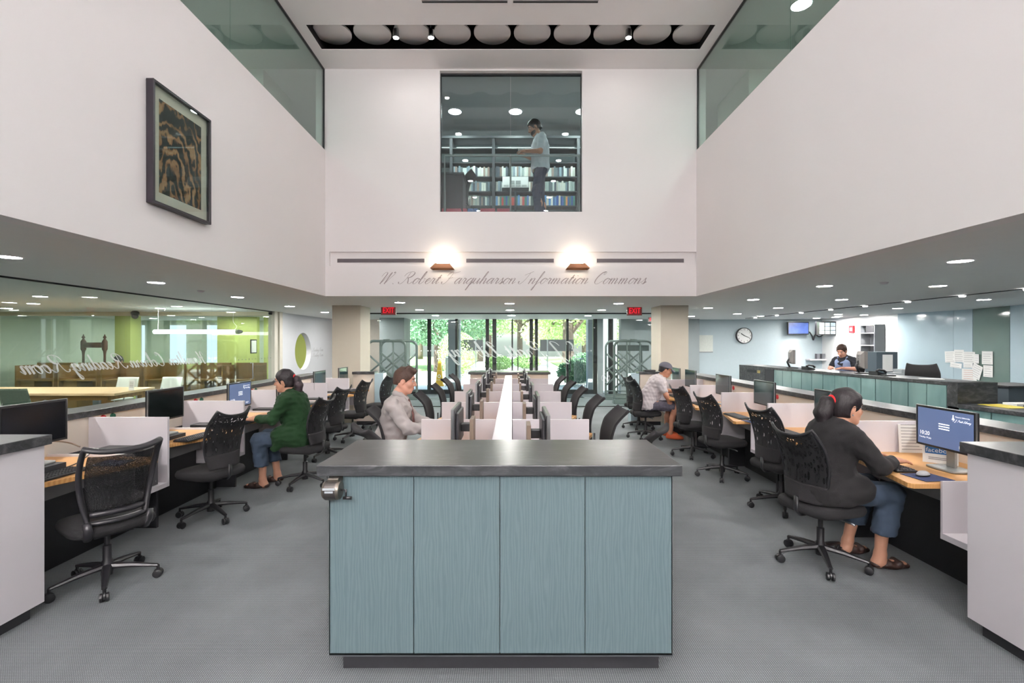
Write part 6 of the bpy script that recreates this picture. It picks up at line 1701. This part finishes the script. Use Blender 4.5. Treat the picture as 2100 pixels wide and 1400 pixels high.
# woman in green, left row
r, at, f, l, u, hd = seated('person', 'woman in a dark green cardigan with a ponytail, typing at a left-hand carrel', (-2.54, 5.75, 0), R_(183),
  dict(skin=skinC, bulk=1.08, tb=1.22, sleeve=.72, top=('cardigan', greenk), legs=('jeans', denim), leg=.62, shoe=('sandal', sand), straps=True, hem=.50, hk=1.02, seed=6, folds=.0045,
   J=J(head=(.16, 0, 1.225), neck=(.11, 0, 1.11), chest=(.07, 0, .95), shL=(.08, .19, 1.01), shR=(.08, -.19, 1.01), elL=(.20, .24, .81), elR=(.20, -.24, .81), wrL=(.46, .12, .80), wrR=(.46, -.12, .80)),
   extra=[((.06, .12, .66), (.20, .17, .46), .07, .05, .04), ((-.05, .13, .58), (.16, .14, .61), .12, .10, .05), ((-.05, -.13, .58), (.16, -.14, .61), .12, .10, .05)]) | dict(hem=.44))
hair_cap(r, at, f, l, u, hd, hairB, k=1.02, puff=.014, front=.07, low=-.07)
g = SDF(); g.chain([at(-.105, 0, .035), at(-.14, 0, .01), at(-.155, 0, -.06), at(-.145, 0, -.12), at(-.13, 0, -.15)], [.026, .042, .048, .042, .02], .02)
sdf_obj(g, 'ponytail', hairmat('dark_brown_hair', lin(42, 31, 36)), r, .007, .002, 8)
MB().tube([at(-.110-.006*math.cos(a), .028*math.sin(a), .034+.030*math.cos(a)) for a in [2*PI*i/16 for i in range(16)]], .010, 8, close=True).build('hair_tie', MATS['red_elastic'], r, True)
glasses(at, r, 1.02); brows(at, r, hairB); lips(at, r)
# man in grey shirt and tie
shirt = M('grey_shirt_cotton', lin(176, 168, 166), .85, var=.04, vscale=20, bump=.15, bscale=180)
r, at, f, l, u, hd = seated('person', 'young man in a grey shirt and patterned tie typing at the centre bench', (-1.20, 4.80, .02), R_(3),
  dict(skin=skinA, bulk=.95, tb=.97, sleeve=.92, top=('shirt', shirt), legs=('trousers', M('dark_trousers', lin(46, 46, 54), .85)), leg=.93, shoe=('shoe', black), hem=.52, hk=1.0, seed=9, folds=.005,
   J=J(chest=(.06, 0, .98), neck=(.085, 0, 1.16), head=(.135, 0, 1.285), look=(1, 0, -.16), shL=(.05, .20, 1.06), shR=(.05, -.20, 1.06), elL=(.20, .25, .86), elR=(.20, -.25, .86), wrL=(.44, .13, .815), wrR=(.44, -.11, .815))))
hair_cap(r, at, f, l, u, hd, hairN, k=1.0, puff=.006, front=.075, low=-.05, extra=[((.02, .03, .125), (.085, .02, .105), .03, .024, .02), ((.02, -.03, .125), (.085, -.02, .105), .03, .024, .02)], folds=.0018)
brows(at, r, hairN); lips(at, r, 1.0)
g = SDF(); g.cap((.10, .05, 1.150), (.150, .02, 1.105), .028, .024, .02).cap((.10, -.05, 1.150), (.150, -.02, 1.105), .028, .024, .02).cap((.05, .06, 1.165), (.05, -.06, 1.165), .026, None, .02).cap((.05, .06, 1.165), (.10, .055, 1.15), .024, None, .02).cap((.05, -.06, 1.165), (.10, -.055, 1.15), .024, None, .02)
sdf_obj(g, 'collar', shirt, r, .006)
tie = M('maroon_patterned_tie', lin(92, 48, 42), .6, var=.6, vscale=60)
MB().loft([[(.178, -.018, 1.105), (.178, .018, 1.105), (.166, .018, 1.105), (.166, -.018, 1.105)], [(.190, -.014, 1.075), (.190, .014, 1.075), (.178, .014, 1.075), (.178, -.014, 1.075)], [(.226, -.030, .95), (.226, .030, .95), (.214, .030, .95), (.214, -.030, .95)], [(.232, -.038, .80), (.232, .038, .80), (.218, .038, .80), (.218, -.038, .80)], [(.222, -.004, .76), (.222, .004, .76), (.212, .004, .76), (.212, -.004, .76)]]).build('necktie', tie, r)
# man with the cap
tee = M('white_tshirt_cotton', lin(206, 196, 198), .85, var=.03, bump=.15, bscale=180)
r, at, f, l, u, hd = seated('person', 'man in a white T-shirt, shorts and grey cap at a right-hand carrel', (2.40, 8.545, .02), R_(-8),
  dict(skin=skinB, bulk=1.0, tb=1.10, sleeve='short', top=('tshirt', tee), legs=('shorts', M('plaid_shorts', lin(84, 80, 92), .85, var=.7, vscale=26)), leg=-.16, shoe=('shoe', M('orange_canvas', lin(214, 96, 56), .7)), hem=.50, hk=1.0, seed=4, folds=.0045,
   J=J(belly=(.05, 0, .75), chest=(.16, 0, .93), neck=(.24, 0, 1.08), head=(.30, 0, 1.185), look=(1, 0, -.28), shL=(.18, .185, .99), shR=(.18, -.185, .99), elL=(.34, .24, .80), wrL=(.55, .12, .80), elR=(.28, -.22, .76), wrR=(.37, -.16, .58), hdR=((.35, .1, -1), (1, -.2, .2), -1), knR=(.45, -.14, .56), anR=(.36, -.13, .10), toR=(.53, -.15, .03), anL=(.34, .14, .1), toL=(.5, .15, .03))))
hair_cap(r, at, f, l, u, hd, hairB, puff=.006, front=.05, low=-.05)
capm = M('grey_cap_cotton', lin(104, 104, 114), .85, var=.05)
g = SDF(); A = np.array([f, l, u]); g.ell(at(-.010, 0, .05), (.118, .092, .092), A, .02); g.half(at(0, 0, .042), tuple(-u)); sdf_obj(g, 'cap', capm, r, .006)
br = [[at(.085+.085*q*(1-.35*abs(e)**2), e*.075*(1-.15*q), .052-.03*q-.02*abs(e)**2) for e in np.linspace(-1, 1, 9)] for q in np.linspace(0, 1, 5)]
MB().sheet(br, .006).build('cap_brim', capm, r, True)
brows(at, r, hairB); lips(at, r)
# clerk behind the service counter
navy = M('dark_navy_tee', lin(34, 36, 44), .85)
pc = A_ = None
r, at, f, l, u, hd = seated('person', 'woman in a dark top and blue dungarees reading papers behind the service counter', (7.42, 10.72, .30), R_(206),
  dict(skin=skinA, bulk=1.04, tb=1.05, sleeve='short', top=('tshirt', navy), legs=('dungarees', M('pale_denim', lin(130, 146, 180), .85, var=.1)), leg=.9, shoe=('shoe', black), hem=.52, hk=1.06, seed=12, folds=.003,
   J=J(chest=(.07, 0, .94), neck=(.12, 0, 1.10), head=(.18, 0, 1.205), look=(1, .1, -.55), elL=(.16, .26, .82), elR=(.16, -.26, .82), wrL=(.36, .10, .835), wrR=(.36, -.10, .835))))
hair_cap(r, at, f, l, u, hd, hairN, k=1.06, puff=.012, front=.07, low=-.06)
g = SDF(); g.ell(at(-.125, 0, .03), (.045, .045, .045)); sdf_obj(g, 'hair_bun', hairN, r, .007, .002)
brows(at, r, hairN); lips(at, r)
g = SDF(); g.chain([(.09, -.07, .74), (.115, -.07, .95)], [.105, .105], .03).chain([(.09, .07, .74), (.115, .07, .95)], [.105, .105], .03).chain([(.10, 0, .74), (.125, 0, .95)], [.105, .105], .03).chain([(.19, .075, .99), (.15, .09, 1.06), (.06, .095, 1.085)], [.022, .02, .02], .01).chain([(.19, -.075, .99), (.15, -.09, 1.06), (.06, -.095, 1.085)], [.022, .02, .02], .01); sdf_obj(g, 'bib', MATS['pale_denim'], r, .008)
clerk_loc = (7.42, 10.72)
c2 = dup(cs, (7.47, 10.74, 0), R_(206), 'black office chair under the clerk behind the service counter'); c2.scale = (1, 1, 1.3)
if 'group' in c2: del c2['group']
# reader far back in the reading room
r, at, f, l, u, hd = seated('person', 'dark-haired reader bent over a carrel beyond the reading room glass', (fx(262, 13.9), 13.75, -.02), R_(-85),
  dict(skin=skinC, bulk=1.0, sleeve=.9, top=('jumper', M('grey_jumper', lin(90, 90, 96), .9)), legs=('trousers', MATS['dark_trousers']), leg=.93, shoe=('shoe', black), hem=.5, J=J(head=(.19, 0, 1.20), look=(1, 0, -.6), wrL=(.40, .13, .84), wrR=(.40, -.13, .84))))
hair_cap(r, at, f, l, u, hd, M('dark_hair', lin(40, 38, 42), .5, var=.3, vscale=50), puff=.025, front=.075, low=-.06)
# standing man upstairs, facing left, reading
def standing():
    body = SDF()
    hip, chest, neck, head = (0, 0, .98), (.0, 0, 1.32), (.04, 0, 1.52), (.10, 0, 1.64)
    body.cap((0, -.08, .98), (0, .08, .98), .105, None, .05).chain([hip, (.0, 0, 1.15), chest], [.125, .12, .135], .06).cap((0, -.11, 1.40), (0, .11, 1.40), .08, None, .06).chain([chest, neck, (.07, 0, 1.6)], [.08, .056, .052], .04)
    P_ = {}
    for e, s_ in ((1, 'L'), (-1, 'R')):
        body.chain([(0, e*.195, 1.42), (.03, e*.22, 1.16)], [.055, .044], .04); wr = (.27, e*.10, 1.20); body.cap((.03, e*.22, 1.16), wr, .043, .027, .02)
        hand_sdf(body, wr, (1, -e*.2, .05), (0, e*.3, 1), e, .4)
        sx = .05 if e > 0 else -.04
        body.cap((0, e*.085, .96), (.03+sx, e*.10, .52), .088, .060, .05).chain([(.03+sx, e*.10, .52), (sx-.02, e*.10, .32), (sx-.02, e*.105, .09)], [.058, .052, .036], .03).chain([(sx-.02, e*.105, .08), (sx-.03, e*.105, .04), (sx+.14, e*.12, .03)], [.036, .036, .028], .03)
    f, l, u = head_frame((1, 0, -.45)); at = head_sdf(body, head, f, l, u, 1.05)
    root = sdf_obj(body, 'person', skinB, None, .008)
    tag(root, 'bearded man in a white shirt standing behind the upper window, looking down', 'person')
    eyes(at, l, f, root)
    g = SDF(); g.chain([(0, 0, .98), (.0, 0, 1.15), chest], [.152, .146, .156], .06).cap((0, -.11, 1.40), (0, .11, 1.40), .094, None, .06).cap((0, -.07, .96), (0, .07, .96), .145, None, .05).chain([chest, neck], [.09, .066], .04)
    for e in (1, -1): g.cap((0, e*.19, 1.42), (.02, e*.215, 1.24), .070, .068, .04)
    g.half((.06, 0, 1.525), (.5, 0, 1)); g.half((0, 0, .90), (0, 0, -1)); sdf_obj(g, 'shirt', M('white_shirt_cotton', lin(220, 222, 228), .85), root, .008, .0035, 3)
    g = SDF(); g.cap((0, -.08, .95), (0, .08, .95), .118, None, .05)
    for e in (1, -1):
        sx = .05 if e > 0 else -.04
        g.cap((0, e*.085, .94), (.03+sx, e*.10, .52), .100, .075, .05).cap((.03+sx, e*.10, .52), (sx-.02, e*.105, .08), .075, .062, .03)
    g.half((0, 0, .97), (0, 0, 1)); g.half((0, 0, .05), (0, 0, -1)); sdf_obj(g, 'jeans', M('dark_denim', lin(44, 52, 78), .85, var=.25, vscale=9), root, .008, .003, 5)
    for e in (1, -1):
        sx = .05 if e > 0 else -.04; s = SDF(); s.chain([(sx-.05, e*.105, .045), (sx+.05, e*.11, .04), (sx+.15, e*.12, .035)], [.045, .045, .036], .03); s.half((0, 0, .002), (0, 0, -1)); sdf_obj(s, 'shoe', black, root, .008)
    hair_cap(root, at, f, l, u, np.array(head), hairmat('near_black_hair', lin(34, 25, 26)), k=1.05, puff=.014, front=.075, low=-.05)
    g = SDF(); A = np.array([f, l, u]); g.ell(at(.034, 0, -.062), (.070, .070, .072), A, .02); g.half(at(0, 0, -.045), tuple(u)); g.half(at(-.005, 0, 0), tuple(-f)); sdf_obj(g, 'beard', MATS['near_black_hair'], root, .007, .002)
    brows(at, root, MATS['near_black_hair'])
    MB().box(.118, .126, .02, .09, .86, .98).build('badge', M('tan_badge', lin(190, 170, 130), .5), root)
    return root
r = standing(); r.location = (fx(1108, 8.85), 8.85, FL2); r.scale = (1.06, 1.06, 1.06); r.rotation_euler = (0, 0, R_(184))
x = fx(1078, 8.85); q = B(x-.14, x+.12, 8.74, 8.96, FL2+1.315, FL2+1.325).build('magazine', paper); tag(q, 'open white magazine held by the standing man upstairs', 'magazine')
for o in r.children:
    pass
# ------------------------------------------------------------------ outside the doors
pave = M('pale_paving', lin(206, 204, 198), .9, var=.05, vscale=2, bump=.1, bscale=30)
tag(B(-24, 24, 16.45, 60, -.16, -.06).build('paving', pave), 'sunlit pale paving outside the entrance', 'paving', None, 'structure')
tag(B(-12, -3.2, 30, 58, -.055, .02).build('lawn', M('grass_green', lin(140, 164, 104), .9, var=.3, vscale=8)), 'bright lawn left of the path outside', 'lawn', None, 'structure')
tag(B(3.4, 14, 32, 58, -.055, .02).build('lawn', MATS['grass_green']), 'bright lawn right of the path outside', 'lawn', None, 'structure')
lf = [M('leaf_mid', lin(136, 168, 108), .7, var=.4, vscale=1.5), M('leaf_light', lin(186, 208, 140), .7, var=.35, vscale=1.5), M('leaf_dark', lin(92, 130, 96), .7, var=.4, vscale=1.5)]
bark = M('grey_bark', lin(92, 78, 70), .9, var=.3, vscale=8)
nr = np.random.RandomState(11)
def leaves(blobs, n, size):
    V = []; Fs = []
    for c, r in blobs:
        m = int(n*r[0]*r[1]*r[2]/sum(b[1][0]*b[1][1]*b[1][2] for b in blobs))
        d = nr.normal(size=(m, 3)); d /= np.linalg.norm(d, axis=1)[:, None]; rad = nr.uniform(.35, 1, (m, 1))**.5
        p = np.array(c)+d*rad*np.array(r)
        a = nr.normal(size=(m, 3)); a /= np.linalg.norm(a, axis=1)[:, None]
        b = np.cross(a, nr.normal(size=(m, 3))); b /= np.linalg.norm(b, axis=1)[:, None]
        s = size*nr.uniform(.6, 1.3, (m, 1))
        k = len(V)
        q = np.stack([p-a*s, p+b*s*.55, p+a*s, p-b*s*.55], 1).reshape(-1, 3)
        base = sum(len(x) for x in V)
        V.append(q); Fs.append(base+np.arange(len(q)).reshape(-1, 4))
    return np.concatenate(V), np.concatenate(Fs)
def leafobj(name, blobs, n, size, mat, parent):
    V, Q = leaves(blobs, n, size)
    me = bpy.data.meshes.new(name); me.from_pydata(V.tolist(), [], Q.tolist()); me.update(); me.materials.append(mat)
    o = bpy.data.objects.new(name, me); COL.objects.link(o); o.parent = parent; return o
def tree(x, y, h, R, m, label, trunk=.22, lean=0):
    t = thing('tree', label, 'tree', (x, y, 0), 0, 'trees outside the entrance')
    tr = MB().tube(catmull([(0, 0, 0), (lean*.3, 0, h*.25), (lean*.6, 0, h*.5), (lean, 0, h*.8)], 4), [trunk*(1-.03*i) for i in range(13)], 10)
    rr = random.Random(int(x*31+y))
    bl = [((lean, 0, h*.72), (R, R, h*.24))]
    for i in range(5):
        a = rr.uniform(0, 6.28); q = (lean+R*.7*math.cos(a), R*.7*math.sin(a), h*rr.uniform(.36, .75)); bl.append((q, (R*.6, R*.6, h*.16)))
        tr.tube([(lean*.5, 0, h*rr.uniform(.3, .5)), ((q[0]+lean*.5)/2, q[1]/2, h*.55), q], [trunk*.4, trunk*.28, .02], 6)
    tr.build('trunk', bark, t, True)
    leafobj('foliage', bl, 13000, .085, m, t)
tree(2.9, 25, 5.6, 2.6, lf[1], 'spreading tree with a dark forked trunk seen through the right-hand glass', .35)
tree(-1.6, 33, 6.5, 3.0, lf[0], 'tall tree behind the entrance doors, left of the middle', .25)
tree(.6, 37, 7, 3.4, lf[1], 'light green tree straight behind the entrance doors', .25)
tree(-4.3, 28, 5.8, 2.8, lf[2], 'dark green tree seen through the left entrance glass', .25)
tree(-7.5, 31, 6.5, 3.0, lf[2], 'dark tree at the far left outside the entrance', .25)
tree(5.8, 34, 6.5, 3.4, lf[0], 'bushy tree outside at the far right of the doors', .25)
tree(-2.9, 44, 8, 4.5, lf[2], 'tall tree in the rear row outside, left', .3)
tree(2.0, 46, 8, 4.5, lf[0], 'tall tree in the rear row outside, right', .3)
tree(7.5, 50, 12, 5, lf[2], 'tall tree in the rear row outside, far right', .3)
tree(-9.5, 50, 12, 5, lf[0], 'tall tree in the rear row outside, far left', .3)
def bush(x, y, R, h, m, label):
    t = thing('bush', label, 'bush', (x, y, 0), 0, 'bushes outside the entrance')
    MB().tube([(0, 0, 0), (.05, 0, h*.5)], [.05, .02], 6).build('stem', bark, t)
    leafobj('foliage', [((0, 0, h*.5), (R, R*.8, h*.5))], 4200, .05, m, t)
bush(-2.75, 24.4, 1.0, 2.3, lf[1], 'pale yellow-green bush behind the caution cone outside')
bush(2.55, 19.6, .75, 1.0, lf[2], 'dark green low bush outside to the right of the doors')
bush(3.3, 21, .9, 1.3, lf[2], 'second green bush outside to the right of the doors')
bush(-.8, 30, .9, .9, lf[0], 'green bush along the path outside, left of the middle')
bush(1.0, 32, 1.0, .9, lf[0], 'green bush along the path outside, right of the middle')
# stone piers of the porch
struct('column_4', B(fx(938, 18)-.32, fx(938, 18)+.10, 17.8, 18.3, -.06, 4), M('porch_concrete', lin(150, 152, 158), .8, var=.06))
struct('column_5', B(fx(1212, 18)-.14, fx(1212, 18)+.28, 17.8, 18.3, -.06, 4), MATS['porch_concrete'])
struct('ceiling_porch', B(-7, 7, 16.45, 18.4, 2.75, 2.9), MATS['porch_concrete'])
for k, (x, y, wh) in enumerate(((fx(957, 24), 24, 'left of the middle'), (fx(1142, 23), 23, 'right of the middle'))):
    t = thing('notice_board', f'dark notice board on two posts outside the doors, {wh}', 'notice board', (x, y, -.06), 0, 'notice boards outside')
    MB().box(-.8, .8, -.03, .03, 1.35, 1.9).build('board', gunm, t)
    for s_ in (-.45, .45): MB().box(s_-.03, s_+.03, -.035, .035, 0, 1.9).build('post', steel, t)
for k, (x0, x1, wh) in enumerate(((-2.5, -1.75, 'left'), (1.72, 2.25, 'right'))):
    t = thing('ramp_railing', f'slender metal railing with upright bars outside to the {wh} of the doors', 'railing', (0, 0, -.06), 0, 'railings outside')
    if k == 0: P0, P1 = Vector((fx(914, 19.2), 19.2, 0)), Vector((fx(926, 23), 23, 0))
    else: P0, P1 = Vector((fx(1178, 18.6), 18.6, 0)), Vector((fx(1188, 19.2), 17.9, 0))
    z0, z1 = (1.25, .95)
    a = P0+Vector((0, 0, 1.15)); b = P1+Vector((0, 0, 1.15))
    MB().tube([a, b], .025, 8).tube([P0+Vector((0, 0, .15)), P1+Vector((0, 0, .15))], .02, 8).build('rail', steel, t, True)
    n = 16 if k == 0 else 8
    m = MB()
    for i in range(n): q = P0+(P1-P0)*i/(n-1); m.tube([q, q+Vector((0, 0, 1.15))], .012, 6)
    m.build('baluster', steel, t)
# tiny figures outside
# ------------------------------------------------------------------ sky, sun, camera
w = bpy.data.worlds.new('sky'); sc.world = w; w.use_nodes = True
nt = w.node_tree; bg = nt.nodes['Background']
sky = nt.nodes.new('ShaderNodeTexSky'); sky.sky_type = 'NISHITA'; sky.sun_disc = False; sky.sun_elevation = math.radians(52); sky.sun_rotation = math.radians(130); sky.air_density = 1.0; sky.dust_density = 2.5
nt.links.new(sky.outputs[0], bg.inputs[0]); bg.inputs[1].default_value = .9
sd = bpy.data.lights.new('sun', 'SUN'); sd.energy = 34; sd.angle = .01; sd.color = (1, .96, .88)
so = bpy.data.objects.new('sun', sd); COL.objects.link(so)
so.rotation_euler = Vector((.55, .62, -1.1)).to_track_quat('-Z', 'Y').to_euler()
cd = bpy.data.cameras.new('camera'); cam = bpy.data.objects.new('camera', cd); COL.objects.link(cam)
cam.location = (0, 0, H); cam.rotation_euler = (PI/2, 0, 0)
cd.lens = 17; cd.sensor_width = 36; cd.sensor_fit = 'HORIZONTAL'; cd.shift_y = 3/2100; cd.clip_start = .05; cd.clip_end = 300
sc.camera = cam
vs = sc.view_settings; vs.view_transform = 'Standard'; vs.look = 'None'; vs.gamma = 1; vs.use_curve_mapping = False; vs.exposure = 0.0
cy = sc.cycles
cy.max_bounces = 12; cy.diffuse_bounces = 7; cy.glossy_bounces = 3; cy.transmission_bounces = 4; cy.transparent_max_bounces = 16
cy.sample_clamp_indirect = 10; cy.caustics_reflective = False; cy.caustics_refractive = False
cy.use_denoising = True; cy.use_light_tree = True
